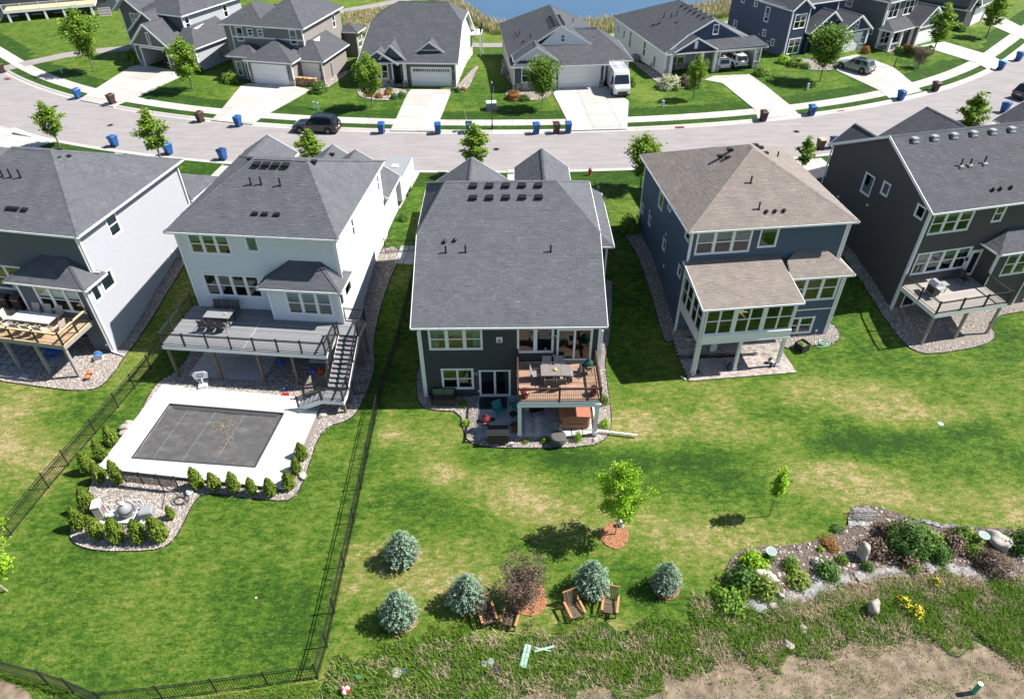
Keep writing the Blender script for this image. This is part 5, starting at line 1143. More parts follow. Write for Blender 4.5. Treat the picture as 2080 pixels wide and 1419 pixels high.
fr_roof(H, [[(6.0, .8, 3.3), (9.4, .8, 3.3), (6.9, 3.6, 4.9), (5.5, 3.6, 4.9)], [(9.4, .8, 3.3), (9.4, 9, 3.3), (6.2, 9, 5.2), (6.2, 3.6, 4.9), (6.9, 3.6, 4.9)]], [((6.0, .8, 3.3), (9.4, .8, 3.3)), ((9.4, .8, 3.3), (9.4, 9, 3.3))], M_SH_DARK, [((9.4, .8, 3.3), (6.9, 3.6, 4.9))])
wall_w(H, (-5, 3.8), (5.5, 3.8), (-.2, 6.2), [(1.4, 4.3, 3.0, 5.9, 2, 2, dict(mull=.06))], M_S_OLIVE); wall_w(H, (5.5, 3.8), (5.5, 15), (-.2, 6.2), [(.3, 4.3, 1.2, 6.0, 1, 2, dict(blind=.3)), (7.5, 4.3, 8.4, 6.0, 1, 2, {})], M_S_LGREY); wall_w(H, (5.5, 15), (-5, 15), (-.2, 6.2), [], M_S_OLIVE); wall_w(H, (-5, 15), (-5, 3.8), (-.2, 6.2), [], M_S_OLIVE)
corner(H, 5.5, 3.8, 3.2, 6.2); corner(H, -5, 3.8, -.2, 6.2); interior(H, -5, 3.8, 5.5, 15, [.3, 3.3, 6.0], 3)
fhip(H, -1.5, 3.35, 5.95, 15.4, 6.3, (2.2, 7.5), (2.2, 11.2), 8.6, M_SH_DARK)
fgy(H, -5.5, -.7, 3.0, 14, 6.3, 8.0, M_SH_DARK); wall(H, (-5, 3.75), (-1.1, 3.75), [(0, 5.9), (3.9, 5.9), (3.9, 6.4), (1.95, 7.8), (0, 6.4)], [], M_S_OLIVE, style='bb')
for x in (.4, 5.65): lamp_box(H, (x, -.03, 2.3), 0)
mb = MB(); mb.box(9, 5.2, .9, 9.15, 5.6, 1.9); mb.cyl((9.1, 6.1, .8), (9.1, 6.1, 1.2), .12); mb.build('electric_meter', M_GPLAS, H)
downspout(H, 9.1, 1.05, .3, 3.2, (.3, -.5)); downspout(H, 5.62, 3.7, 3.5, 6.2)
# F2
H = house('house', 'taupe house with charcoal hip roofs and two white garage doors', *g2)
fr = wall(H, (0, 0), (5.85, 0), (-.2, 3.2), [(.55, .38, 5.05, 2.78)], M_S_TAN); garage_door(H, fr, .55, .38, 5.05, 2.78)
stone_skirt(H, (0, 0), (.4, 0), -.2, 1.2); stone_skirt(H, (5.2, 0), (5.85, 0), -.2, 1.2)
wall_w(H, (5.85, 0), (5.85, 2), (-.2, 3.2), [], M_S_TAN); wall_w(H, (0, 4), (0, 0), (-.2, 3.2), [], M_S_TAN)
fr = wall(H, (5.85, 2), (8.85, 2), (-.2, 3.0), [(6.2-5.85, .38, 8.4-5.85, 2.6)], M_S_TAN); garage_door(H, fr, .35, .38, 2.55, 2.6, cols=4); stone_skirt(H, (8.45, 2), (8.85, 2), -.2, 1.2)
wall_w(H, (8.85, 2), (8.85, 9), (-.2, 3.0), [], M_S_TAN); corner(H, 8.85, 2, 1.3, 3.0); corner(H, 0, 0, 1.3, 3.1); corner(H, 5.85, 0, 1.3, 3.1)
fhip(H, -.4, -.4, 6.25, 6.0, 3.3, (2.7, 2.9), (2.7, 3.2), 4.95, M_SH_DARK)
fr_roof(H, [[(5.5, 1.6, 3.1), (9.3, 1.6, 3.1), (6.9, 4.5, 4.7), (5.5, 4.5, 4.7)], [(9.3, 1.6, 3.1), (9.3, 9.4, 3.1), (6.3, 9.4, 4.7), (6.3, 4.5, 4.7), (6.9, 4.5, 4.7)]], [((6.2, 1.6, 3.1), (9.3, 1.6, 3.1)), ((9.3, 1.6, 3.1), (9.3, 9.4, 3.1))], M_SH_DARK, [((9.3, 1.6, 3.1), (6.9, 4.5, 4.7))])
wall_w(H, (-3.6, 3.6), (6.1, 3.6), (-.2, 6.2), [(.6, 4.3, 1.6, 6.0, 1, 2, {}), (2.2, 5.0, 3.0, 5.9), (3.6, 5.0, 4.4, 5.9), (7.9, 4.3, 8.9, 6.05, 1, 2, {}), (.6, .8, 1.8, 2.6, 1, 2, {})], M_S_TAN)
wall_w(H, (6.1, 3.6), (6.1, 14.5), (-.2, 6.2), [(8.3, 4.2, 9.2, 5.9, 1, 2, dict(blind=.6))], M_S_TAN); wall_w(H, (6.1, 14.5), (-3.6, 14.5), (-.2, 6.2), [], M_S_TAN); wall_w(H, (-3.6, 14.5), (-3.6, 3.6), (-.2, 6.2), [], M_S_TAN)
corner(H, 6.1, 3.6, 3.2, 6.2); corner(H, -3.6, 3.6, -.2, 6.2); interior(H, -3.6, 3.6, 6.1, 14.5, [.3, 3.3, 6.0], 3)
mb = MB(); mb.box(-3.6, 3.54, 4.75, 6.1, 3.59, 4.95); mb.build('band_board', M_WHITE, H)
fhip(H, -.3, 3.15, 6.55, 14.9, 6.3, (2.9, 7.6), (2.9, 10.8), 8.9, M_SH_DARK); fhip(H, -5.2, 3.3, 1.4, 11, 6.3, (-1.9, 6.6), (-1.9, 8), 8.1, M_SH_DARK); wall_w(H, (-4.7, 3.9), (-3.6, 3.9), (-.2, 6.2), [], M_S_TAN)
fhip(H, -3.4, .8, .7, 5.0, 3.3, (-1.4, 2.8), (-1.2, 2.8), 4.4, M_SH_DARK); wall_w(H, (-2.9, 1.4), (.0, 1.4), (-.2, 3.2), [(.3, .8, 1.1, 2.6), (1.5, .4, 2.5, 2.5, 1, 1, dict(name='front_door'))], M_S_TAN)
wall_w(H, (6.1, 14.5), (8.0, 14.5), (-.8, 3.2), [], M_S_TAN); wall_w(H, (8.0, 14.5), (8.0, 16.5), (-.8, 3.2), [(.3, 1.0, 1.7, 2.7)], M_S_TAN); fhip(H, 5.0, 14.0, 8.5, 17, 3.3, (6.7, 15.4), (6.8, 15.4), 4.1, M_SH_DARK)
for x in (.25, 5.4): lamp_box(H, (x, -.03, 2.2), 0)
lamp_box(H, (8.6, 1.97, 2.1), 0)
mb = MB(); mb.box(8.85, 4.2, .9, 9.0, 4.6, 2.2); mb.box(8.9, 4.3, .3, 8.96, 4.4, .9); mb.build('electric_meter', M_GPLAS, H); downspout(H, 8.95, 1.9, .3, 3.0, (.6, .1))
# F3
H = house('house', 'grey-green house with jerkinhead gable, small dormer and white garage door with lites', *g3)
fr = wall(H, (5.9, 0), (11.7, 0), (-.2, 3.2), [(.45, .35, 5.2, 2.6)], M_S_OLIVE); garage_door(H, fr, .45, .35, 5.2, 2.6, lites=True, cols=16)
stone_skirt(H, (11.2, 0), (11.7, 0), -.2, 1.1); corner(H, 11.7, 0, 1.2, 3.2)
wall_w(H, (0.6, 0), (4.0, 0), [(0, -.2), (3.4, -.2), (3.4, 3.1), (1.9, 4.4), (0, 3.1)], [(1.1, 1.2, 2.9, 3.0, 2, 2, dict(mull=.08))], M_S_OLIVE); stone_skirt(H, (.6, 0), (4.0, 0), -.2, 1.1); corner(H, 4.0, 0, 1.2, 3.1)
wall_w(H, (4.0, 0), (4.0, 2.2), (-.2, 3.1), [], M_S_OLIVE); wall_w(H, (4.0, 2.2), (5.9, 2.2), (-.2, 3.1), [(.5, .5, 1.5, 2.6, 1, 1, dict(name='front_door'))], M_S_OLIVE); wall_w(H, (5.9, 2.2), (5.9, 0), (-.2, 3.1), [], M_S_OLIVE)
stepz(H, 4.0, 5.8, -.2, .45); stepz(H, 4.1, 5.7, -.8, .25)
mb = MB(); mb.box(5.35, -.3, 1.1, 5.75, .05, 3.15); mb.build('porch_column', M_WHITE, H); stone_skirt(H, (5.25, -.35), (5.85, -.35), 0, 1.1)
wall_w(H, (11.7, 0), (11.7, 17.6), [(0, -.4), (17.6, -2.0), (17.6, 3.2), (11.5, 6.35), (5.0, 6.35), (0, 3.2)], [(13.0, 3.6, 13.8, 4.9, 1, 1, {}), (14.1, 3.6, 14.9, 4.9, 1, 1, {}), (15.2, 3.4, 16.0, 4.7, 1, 1, {}), (3.0, -.1, 3.6, 1.2, 1, 1, dict(casing=.06)), (11.0, -.4, 11.6, .9, 1, 1, dict(casing=.06))][3:], M_S_CREAM)
wall_w(H, (.3, 17.6), (.3, 0), (-.2, 3.2), [], M_S_CREAM); wall_w(H, (11.7, 17.6), (.3, 17.6), (-2, 3.2), [], M_S_CREAM)
zf_ = 3.3
fr_roof(H, [[(-.1, -.45, zf_), (12.15, -.45, zf_), (12.15, 5.0, 6.4), (10.0, 8.1, 8.2), (3.9, 8.1, 8.2), (.7, 5.0, 6.4)], [(12.15, 5.0, 6.4), (12.15, 11.2, 6.4), (10.0, 8.1, 8.2)], [(12.15, 18, zf_-.9), (-.1, 18, zf_-.9), (.7, 11.2, 6.4), (3.9, 8.1, 8.2), (10.0, 8.1, 8.2), (12.15, 11.2, 6.4)], [(.7, 11.2, 6.4), (.7, 5.0, 6.4), (3.9, 8.1, 8.2)]],
     [((-.1, -.45, zf_), (12.15, -.45, zf_))], M_SH_DARK, [((12.15, 5.0, 6.4), (10.0, 8.1, 8.2)), ((3.9, 8.1, 8.2), (10.0, 8.1, 8.2))], rakes=[((12.17, -.45, zf_), (12.17, 5.0, 6.4)), ((12.17, 5.0, 6.4), (12.17, 11.2, 6.4)), ((12.17, 11.2, 6.4), (12.17, 18, zf_-.9)), ((-.12, -.45, zf_), (.68, 5.0, 6.4))])
fgy(H, .1, 4.9, -.6, 3.4, 3.15, 4.65, M_SH_DARK, xr=2.5); fgy(H, 2.3, 6.0, -.1, 3.6, 3.3, 5.2, M_SH_DARK, xr=4.0) ; wall(H, (2.8, .25), (5.8, .25), [(0, 3.0), (3.0, 3.0), (3.0, 3.4), (1.3, 4.9), (0, 3.6)], [], M_S_OLIVE, style='bb')
wall_w(H, (7.2, 1.2), (9.9, 1.2), [(0, 3.4), (2.7, 3.4), (2.7, 4.3), (1.35, 5.2), (0, 4.3)], [(.15, 3.7, 2.55, 4.35, 3, 1, dict(casing=.07, mull=.1))], M_S_OLIVE); fgy(H, 6.85, 10.25, .9, 4.4, 4.2, 5.35, M_SH_DARK)
lamp_box(H, (11.45, -.03, 2.2), 0)
mb = MB(); mb.box(11.8, 15.5, 2.3, 13.2, 18.5, 2.45); mb.box(13.0, 15.6, -2, 13.15, 15.75, 2.3); mb.box(13.0, 18.2, -2, 13.15, 18.35, 2.3); mb.build('balcony', M_WHITE, H); railing(H, [(13.15, 15.6), (13.15, 18.4)], 2.45, .95, M_BLACK)
# F4
H = house('house', 'white and charcoal craftsman house with two white board gables, behind the van', *g4)
wall_w(H, (0, 0), (3.3, 0), (-.2, 3.2), [(.85, 1.35, 2.8, 3.05, 2, 2, dict(mull=.07, blind=.3))], M_S_SLATE); stone_skirt(H, (0, 0), (3.3, 0), -.2, 1.25); corner(H, 0, 0, 1.3, 3.2)
wall_w(H, (3.3, 0), (3.3, 1.8), (-.2, 3.2), [], M_S_SLATE); wall_w(H, (3.3, 1.8), (5.2, 1.8), (-.2, 3.2), [(.5, .4, 1.5, 2.5, 1, 1, dict(name='front_door'))], M_S_SLATE); stepz(H, 3.3, 5.1, .4, .3)
mb = MB(); mb.box(4.6, -.2, .1, 5.0, .2, 3.2); mb.build('porch_column', M_WHITE, H); stone_skirt(H, (4.5, -.25), (5.1, -.25), 0, 1.1)
fr = wall(H, (5.2, .3), (10.9, .3), (-.2, 3.2), [(.25, .35, 5.15, 2.9)], M_S_SLATE); garage_door(H, fr, .25, .35, 5.15, 2.9); stone_skirt(H, (10.4, .3), (10.9, .3), -.2, 1.2); corner(H, 10.9, .3, 1.3, 3.2)
wall_w(H, (10.9, .3), (10.9, 1.6), (-.2, 3.2), [], M_S_SLATE)
fr = wall(H, (10.9, 1.6), (14.0, 1.6), (-.2, 3.1), [(.35, .35, 2.75, 2.75)], M_S_LGREY); garage_door(H, fr, .35, .35, 2.75, 2.75, cols=4); wall_w(H, (14.0, 1.6), (14.0, 10.2), (-.2, 3.1), [], M_S_CREAM); corner(H, 14.0, 1.6, -.2, 3.1)
wall_w(H, (0, 19), (0, 0), (-1.8, 3.2), [(5.5, 1.2, 6.3, 2.4)], M_S_CREAM); wall_w(H, (11.5, 10), (11.5, 19), (-1.8, 3.2), [], M_S_CREAM); wall_w(H, (11.5, 19), (0, 19), (-1.8, 3.2), [], M_S_CREAM)
interior(H, 0, 2, 11, 18, [.3, 3.1], 3)
r = fr_roof(H, [[(-.4, -.4, 3.3), (-.4, 19.4, 3.3), (5.8, 13.2, 6.9), (5.8, 2.9, 6.9), (3.0, 2.7, 5.27), (3.0, 2.2, 5.0), (-.4, -.4, 3.3)][:-1], [(5.8, 2.9, 6.9), (5.8, 13.2, 6.9), (12.0, 19.4, 3.3), (12.0, 2.9, 3.3)], [(12.0, 19.4, 3.3), (5.8, 13.2, 6.9), (-.4, 19.4, 3.3)]][0:3],
     [((-.4, -.4, 3.3), (-.4, 19.4, 3.3))], M_SH_DARK, [((5.8, 2.9, 6.9), (5.8, 13.2, 6.9)), ((5.8, 13.2, 6.9), (-.4, 19.4, 3.3)), ((5.8, 13.2, 6.9), (12, 19.4, 3.3))], rakes=[((2.9, 2.6, 5.25), (5.8, 2.6, 6.93)), ((10.0, 2.6, 4.5), (5.8, 2.6, 6.93))])
roof_items(r, [('box', 5.3, 4.3+i*1.0, 6.6) for i in range(5)]+[('box', 6.3, 4.5+i*1.0, 6.6) for i in range(5)]+[('pipe', 1.5, 9, 4.4), ('pipe', 2.5, 5.5, 5.0), ('low', 1.2, 10.3, 4.25), ('low', 1.3, 9.0, 4.3), ('low', 1.7, 5.5, 4.55), ('pipe', 8.6, 11, 5.3)])
fr_roof(H, [[(-.4, -.4, 3.3), (11.3, -.4, 3.3), (11.3, 2.6, 4.8), (-.4+3.0, 2.6, 4.8)], [(-.4, -.4, 3.3), (2.6, 2.6, 4.8), (-.4, 2.6, 3.35)]], [((-.4, -.4, 3.3), (11.3, -.4, 3.3))], M_SH_DARK)
wall(H, (2.9, 2.62), (9.8, 2.62), [(.0, 4.5), (6.9, 4.5), (2.9, 6.85)], [(2.9, 5.15, 3.45, 5.95)], M_S_WHITE, style='bb'); window(H, (None, V((0, 2.62, 0)), V((1, 0, 0)), V((0, -1, 0))), 5.75, 5.1, 6.4, 6.0, 1, 2, casing=.07, mull=.05)
fgy(H, .0, 5.3, .15, 3.0, 3.75, 5.35, M_SH_DARK); wall(H, (.35, .5), (4.95, .5), [(0, 3.7), (4.6, 3.7), (2.3, 5.15)], [], M_S_WHITE, style='bb')
fr_roof(H, [[(10.0, 1.2, 3.2), (14.5, 1.2, 3.2), (10.8, 5.7, 5.7), (8.0, 5.7, 5.7)], [(14.5, 1.2, 3.2), (14.5, 10.5, 3.2), (10.8, 6.6, 5.7), (10.8, 5.7, 5.7)], [(14.5, 10.5, 3.2), (8.0, 10.5, 3.2), (8.0, 6.6, 5.7), (10.8, 6.6, 5.7)]], [((11.0, 1.2, 3.2), (14.5, 1.2, 3.2)), ((14.5, 1.2, 3.2), (14.5, 10.5, 3.2))], M_SH_DARK, [((14.5, 1.2, 3.2), (10.8, 5.7, 5.7))])
downspout(H, 13.9, 1.45, .3, 3.1)
# F5
H = house('house', 'white sided house with navy gables, front porch and open two car garage', *g5)
wall_w(H, (0, 18.2), (0, 0), (-1.6, 3.2), [(10.9, .9, 11.8, 2.9, 1, 2, {}), (5.8, .7, 6.7, 2.9, 1, 1, dict(blind=1)), (3.4, 1.2, 4.2, 2.4), (1.1, 1.4, 1.8, 2.4)], M_S_WHITE)
wall_w(H, (0, 0), (.5, 0), (-.2, 3.2), [], M_S_LGREY); wall_w(H, (.5, 0), (.5, 2.2), (-.2, 3.2), [], M_S_LGREY); wall_w(H, (.5, 2.2), (6.9, 2.2), (-.2, 3.2), [(1.0, 1.1, 3.2, 2.9, 2, 2, dict(mull=.08)), (4.6, .4, 5.7, 2.6, 1, 1, dict(name='front_door'))], M_S_LGREY)
stone_skirt(H, (.5, 2.2), (4.8, 2.2), 0, 1.2); stone_skirt(H, (0, 0), (.5, 0), -.2, 1.2); wall_w(H, (6.9, 2.2), (6.9, 0), (-.2, 3.2), [], M_S_LGREY)
mb = MB(); mb.box(.4, -.1, -.1, 6.9, 2.2, .38); mb.build('porch_slab', M_CONC, H)
for x in (.75, 4.9, 6.75): mb = MB(); mb.box(x-.2, -.1, .35, x+.2, .3, 3.15); mb.build('porch_column', M_WHITE, H)
fr = wall(H, (6.9, 0), (13.0, 0), (-.2, 3.2), [(.5, .35, 5.3, 2.8)], M_S_LGREY); open_garage(H, 7.4, 12.2, 0, .38, 2.75); stone_skirt(H, (12.35, 0), (13.0, 0), -.2, 1.25); stone_skirt(H, (6.95, -.02), (7.25, -.02), -.2, 1.25)
wall_w(H, (13.0, 0), (13.0, 18.2), (-.2, 3.2), [], M_S_LGREY); wall_w(H, (13, 18.2), (0, 18.2), (-1.6, 3.2), [], M_S_LGREY); corner(H, 0, 0, 1.2, 3.2); corner(H, 13, 0, 1.3, 3.2)
r = fr_roof(H, [[(-.4, -.4, 3.3), (-.4, 18.6, 3.3), (6.2, 11.4, 6.5), (6.2, .9, 6.5), (2.9, .7, 4.9)], [(6.2, .9, 6.5), (6.2, 11.4, 6.5), (13.4, 18.6, 3.3), (13.4, 2.0, 3.3)], [(13.4, 18.6, 3.3), (6.2, 11.4, 6.5), (-.4, 18.6, 3.3)]], [((-.4, -.4, 3.3), (-.4, 18.6, 3.3))], M_SH_DARK, [((6.2, .9, 6.5), (6.2, 11.4, 6.5)), ((6.2, 11.4, 6.5), (-.4, 18.6, 3.3))], rakes=[((2.6, .72, 4.75), (6.2, .72, 6.53)), ((10.6, .72, 4.3), (6.2, .72, 6.53))])
roof_items(r, [('low', 5.7, 2.6+i*1.3, 6.3) for i in range(6)]+[('low', 6.7, 3.0+i*1.4, 6.3) for i in range(5)]+[('pipe', 3.2, 9, 5.1), ('pipe', 3.7, 7.8, 5.3), ('pipe', 4.3, 7.5, 5.6), ('low', 1.7, 8.5, 4.35), ('low', 2.2, 8.0, 4.6), ('low', 3.6, 5.6, 5.2)])
fr_roof(H, [[(-.4, -.7, 3.25), (13.5, -.7, 3.25), (12.1, .75, 4.3), (1.0, .75, 4.0)], [(13.5, -.7, 3.25), (13.5, 4.0, 3.25), (10.5, .75, 4.3)]][:1], [((-.4, -.7, 3.25), (13.5, -.7, 3.25))], M_SH_DARK)
wall(H, (2.9, .8), (10.6, .8), [(0, 4.1), (7.7, 4.1), (7.4, 4.35), (3.3, 6.4), (0, 4.8)], [], M_S_NAVY, style='bb'); window(H, (None, V((0, .8, 0)), V((1, 0, 0)), V((0, -1, 0))), 6.2, 4.7, 7.0, 5.9, 1, 2, casing=.08)
fgy(H, .7, 6.5, -.75, 1.6, 3.45, 4.95, M_SH_DARK); wall(H, (1.1, -.42), (6.1, -.42), [(0, 3.45), (5, 3.45), (2.5, 4.75)], [], M_S_NAVY, style='bb'); mb = MB(); mb.box(3.4, -.5, 3.6, 3.8, -.43, 4.5); mb.build('gable_vent', M_WHITE, H)
for x in (7.1, 12.7): lamp_box(H, (x, -.03, 2.3), 0)
mb = MB(); mb.box(-.15, 3.0, .7, 0, 3.4, 1.9); mb.cyl((-.1, 4.0, .4), (-.1, 4.0, .9), .1); mb.build('electric_meter', M_GPLAS, H)
# F6
H = house('house', 'navy two storey house with board and batten gables, behind the silver crossover', *g6)
wall_w(H, (0, 12), (0, 0), (-.2, 6.2), [(7.3, 2.0, 8.0, 2.9), (9.2, 1.2, 9.9, 2.1), (7.0, 3.8, 7.9, 5.7), (4.6, 5.2, 5.3, 6.1), (2.0, 5.2, 2.7, 6.1), (1.2, 1.8, 2.0, 2.8)], M_S_NAVYL)
wall_w(H, (0, 0), (2.9, 0), [(0, -.2), (2.9, -.2), (2.9, 6.1), (1.45, 7.3), (0, 6.1)], [(.55, 3.75, 2.55, 5.6, 2, 2, dict(mull=.05, blind=.3)), (.4, .6, 2.5, 2.6, 2, 2, dict(mull=.05))], M_S_NAVY, style='bb'); corner(H, 0, 0, -.2, 6.2); corner(H, 2.9, 0, 3.2, 6.1)
wall_w(H, (2.9, 0), (2.9, 1.6), (-.2, 6.2), [], M_S_NAVY); wall_w(H, (2.9, 1.6), (9.6, 1.6), (-.2, 6.2), [(.3, .5, 1.4, 2.6, 1, 1, dict(name='front_door'))], M_S_NAVY, style='bb'); wall_w(H, (9.6, 1.6), (9.6, 12), (-.2, 6.2), [], M_S_NAVYL); corner(H, 9.6, 1.6, 3.0, 6.2); wall_w(H, (9.6, 12), (0, 12), (-.2, 6.2), [], M_S_NAVYL)
interior(H, 0, 1.7, 9.6, 12, [.3, 3.3, 6.0], 3)
fgy(H, -.4, 3.3, -.35, 6, 6.2, 7.5, M_SH_DARK); fhip(H, -.4, 1.2, 10.1, 12.4, 6.3, (5.0, 6.4), (5.6, 6.4), 9.1, M_SH_DARK)
fgy(H, 3.0, 9.6, -.9, 5.0, 3.2, 5.6, M_SH_DARK, xr=6.6); wall(H, (3.3, -.5), (9.3, -.5), [(0, 3.2), (6, 3.2), (3.3, 5.4)], [], M_S_NAVY, style='bb'); wall_w(H, (5.2, -.5), (7.2, -.5), (-.2, 3.3), [(.2, .4, 1.8, 2.5, 1, 1, dict(name='entry_opening'))], M_S_NAVY); wall_w(H, (3.4, 1.6), (3.4, -.5), (-.2, 3.2), [], M_S_NAVY)
fgy(H, 6.6, 12.6, -2.6, 4.5, 3.15, 5.1, M_SH_DARK, xr=9.9)
fr = wall(H, (7.1, -2.2), (12.2, -2.2), (-.2, 3.1), [(.9, .35, 4.1, 2.7)], M_S_NAVYL); garage_door(H, fr, .9, .35, 4.1, 2.7); wall(H, (7.1, -2.2), (12.2, -2.2), [(0, 3.1), (5.1, 3.1), (2.7, 4.9)], [], M_S_NAVY, style='bb'); window(H, (None, V((0, -2.2, 0)), V((1, 0, 0)), V((0, -1, 0))), 9.5, 3.3, 10.1, 4.4, 1, 2, casing=.06)
mb = MB(); mb.box(7.1, -2.28, 3.0, 12.2, -2.21, 3.18); mb.build('band_board', M_WHITE, H)
wall_w(H, (12.2, -2.2), (12.2, 4.5), (-.2, 3.1), [], M_S_NAVYL); wall_w(H, (7.1, 1.6), (7.1, -2.2), (-.2, 3.1), [], M_S_NAVY); corner(H, 12.2, -2.2, 1.2, 3.1, w_=.25); stone_skirt(H, (11.4, -2.2), (12.2, -2.2), -.2, 1.2)
wall_w(H, (12.2, -.6), (14.0, -.6), (-.2, 3.0), [], M_S_WHITE); fhip(H, 11.5, -1.0, 14.4, 5.5, 3.1, (12.9, .6), (12.9, 3), 4.1, M_SH_DARK); wall_w(H, (14, -.6), (14, 5), (-.2, 3.0), [], M_S_NAVYL)
for a in (5.2, 3.0): mb = MB(); mb.box(-.1, a, 1.6+(a-3)*.2, 0, a+.15, 1.75+(a-3)*.2); mb.build('wall_vent', M_WHITE, H)
mb = MB(); mb.box(-.15, 3.1, .5, 0, 3.5, 1.7); mb.build('electric_meter', M_GPLAS, H); downspout(H, -.1, -.12, .3, 6.1, (-.7, -.1))
# F7
H = house('house', 'dark grey-green two storey house with a railed porch, upper right', *g7)
wall_w(H, (0, 12), (0, 0), (-.2, 6.2), [(7.4, 2.1, 8.2, 3.0), (10.1, 1.9, 10.9, 2.8), (5.6, 4.6, 6.7, 6.0), (3.0, 3.9, 4.0, 6.0)], M_S_OLIVE)
wall_w(H, (0, 0), (7.0, 0), (-.2, 6.2), [(.5, 4.0, 2.7, 6.0, 2, 2, dict(mull=.06)), (.4, .6, 2.6, 2.6, 2, 2, dict(mull=.06)), (3.6, .5, 4.8, 2.6, 1, 1, dict(name='front_door')), (4.0, 4.0, 6.2, 5.9, 2, 2, {})], M_S_OLIVE); corner(H, 0, 0, -.2, 6.2, w_=.2)
wall_w(H, (7, 0), (7, 12), (-.2, 6.2), [], M_S_OLIVE); wall_w(H, (7, 12), (0, 12), (-.2, 6.2), [], M_S_OLIVE); interior(H, 0, 0, 7, 12, [.3, 3.3, 6.0], 3)
fhip(H, -.4, -.4, 7.4, 12.4, 6.3, (3.5, 4.5), (3.5, 8), 8.6, M_SH_DARK)
fr_roof(H, [[(-.6, -2.2, 3.0), (5.0, -2.2, 3.0), (5.0, .0, 3.8), (.9, .0, 3.8)], [(-.6, 0, 3.0), (-.6, -2.2, 3.0), (.9, 0, 3.8)]], [((-.6, -2.2, 3.0), (5.0, -2.2, 3.0)), ((-.6, 0, 3), (-.6, -2.2, 3))], M_SH_DARK)
mb = MB(); mb.box(-.3, -2.0, -.3, 4.8, 0, .4); mb.build('porch_slab', M_CONC, H)
for x in (-.1, 2.2, 4.6): mb = MB(); mb.box(x-.15, -2.0, .4, x+.15, -1.7, 2.95); mb.build('porch_column', M_WHITE, H)
railing(H, [(-.2, -.1), (-.2, -1.9), (2.1, -1.9)], .4, .9, M_WHITE)
fr = wall(H, (4.8, -2.4), (10.2, -2.4), (-.2, 3.0), [(.5, .35, 4.9, 2.7)], M_S_OLIVE); garage_door(H, fr, .5, .35, 4.9, 2.7, lites=True, cols=12); wall_w(H, (4.8, 0), (4.8, -2.4), (-.2, 3), [], M_S_OLIVE); wall_w(H, (10.2, -2.4), (10.2, 5), (-.2, 3), [], M_S_OLIVE)
fgy(H, 4.4, 10.6, -2.8, 5, 3.1, 5.3, M_SH_DARK); wall(H, (4.8, -2.38), (10.2, -2.38), [(0, 3.0), (5.4, 3.0), (2.7, 5.0)], [], M_S_NAVYL, style='bb')
# F8
H = house('house', 'charcoal house with a white garage door in the top right corner', (67.28, 108.78), R_(42))
fr = wall(H, (0, 0), (8.5, 0), (-.2, 3.1), [(3.6, .3, 7.9, 2.7)], M_S_CHAR); garage_door(H, fr, 3.6, .3, 7.9, 2.7, cols=8); wall_w(H, (0, 9), (0, 0), (-.2, 6), [(2, 4, 3, 5.5)], M_S_OLIVE); wall_w(H, (8.5, 0), (8.5, 9), (-.2, 3.1), [], M_S_OLIVE); stone_skirt(H, (8.0, 0), (8.5, 0), -.2, 1.2)
fgy(H, -.4, 4.2, -.5, 9, 3.2, 5.2, M_SH_DARK); fhip(H, 3.2, -.5, 9.0, 9, 3.2, (6.1, 3), (6.1, 5), 5.0, M_SH_DARK); wall_w(H, (.2, 2.5), (8, 2.5), (3, 6.2), [(2, 4, 4, 5.6, 2, 2, {})], M_S_OLIVE); fhip(H, -.4, 2.1, 8.4, 10, 6.3, (4, 5), (4.2, 5), 8, M_SH_DARK)
# F0
H = house('house', 'house with a raised white posted deck in the top left corner', (-79.38, 118.71), R_(20.8))
wall_w(H, (-3, 3.6), (15, 3.6), (-.5, 5), [(1.5, .2, 3.0, 1.6, 2, 2, {}), (5.0, .2, 6.5, 1.6, 2, 2, {}), (8.4, .2, 9.9, 1.6, 2, 2, {}), (11.2, .2, 12.7, 1.6, 2, 2, {})], M_S_SLATE); wall_w(H, (15, 3.6), (15, 12), (-.5, 5), [], M_S_SLATE)
H.location.z = -1.0
dk = deck_boards(H, -1, -.2, 12.2, 3.5, 3.0, M_WOODL, bw=.3); posts(H, [(-.5, 0), (2.1, 0), (4.7, 0), (7.4, 0), (11.5, 0)], -.6, 2.7, .3, M_WHITE, 'deck_post')
railing(H, [(-1, -.15), (12.1, -.15)], 3.0, .95, M_WHITE, post_every=2.5, bal=.2)
mb = MB()
for i in range(9): mb.box(12.3, -.6+i*.3-1.8, -.6+i*.3, 14.2, -.3+i*.3-1.8, -.35+i*.33)
mb.build('stone_steps', M_STONE, H); fhip(H, -4, 3.1, 15.5, 14, 5.1, (3, 8.5), (9, 8.5), 8, M_SH_DARK)

from mathutils import noise as mnoise
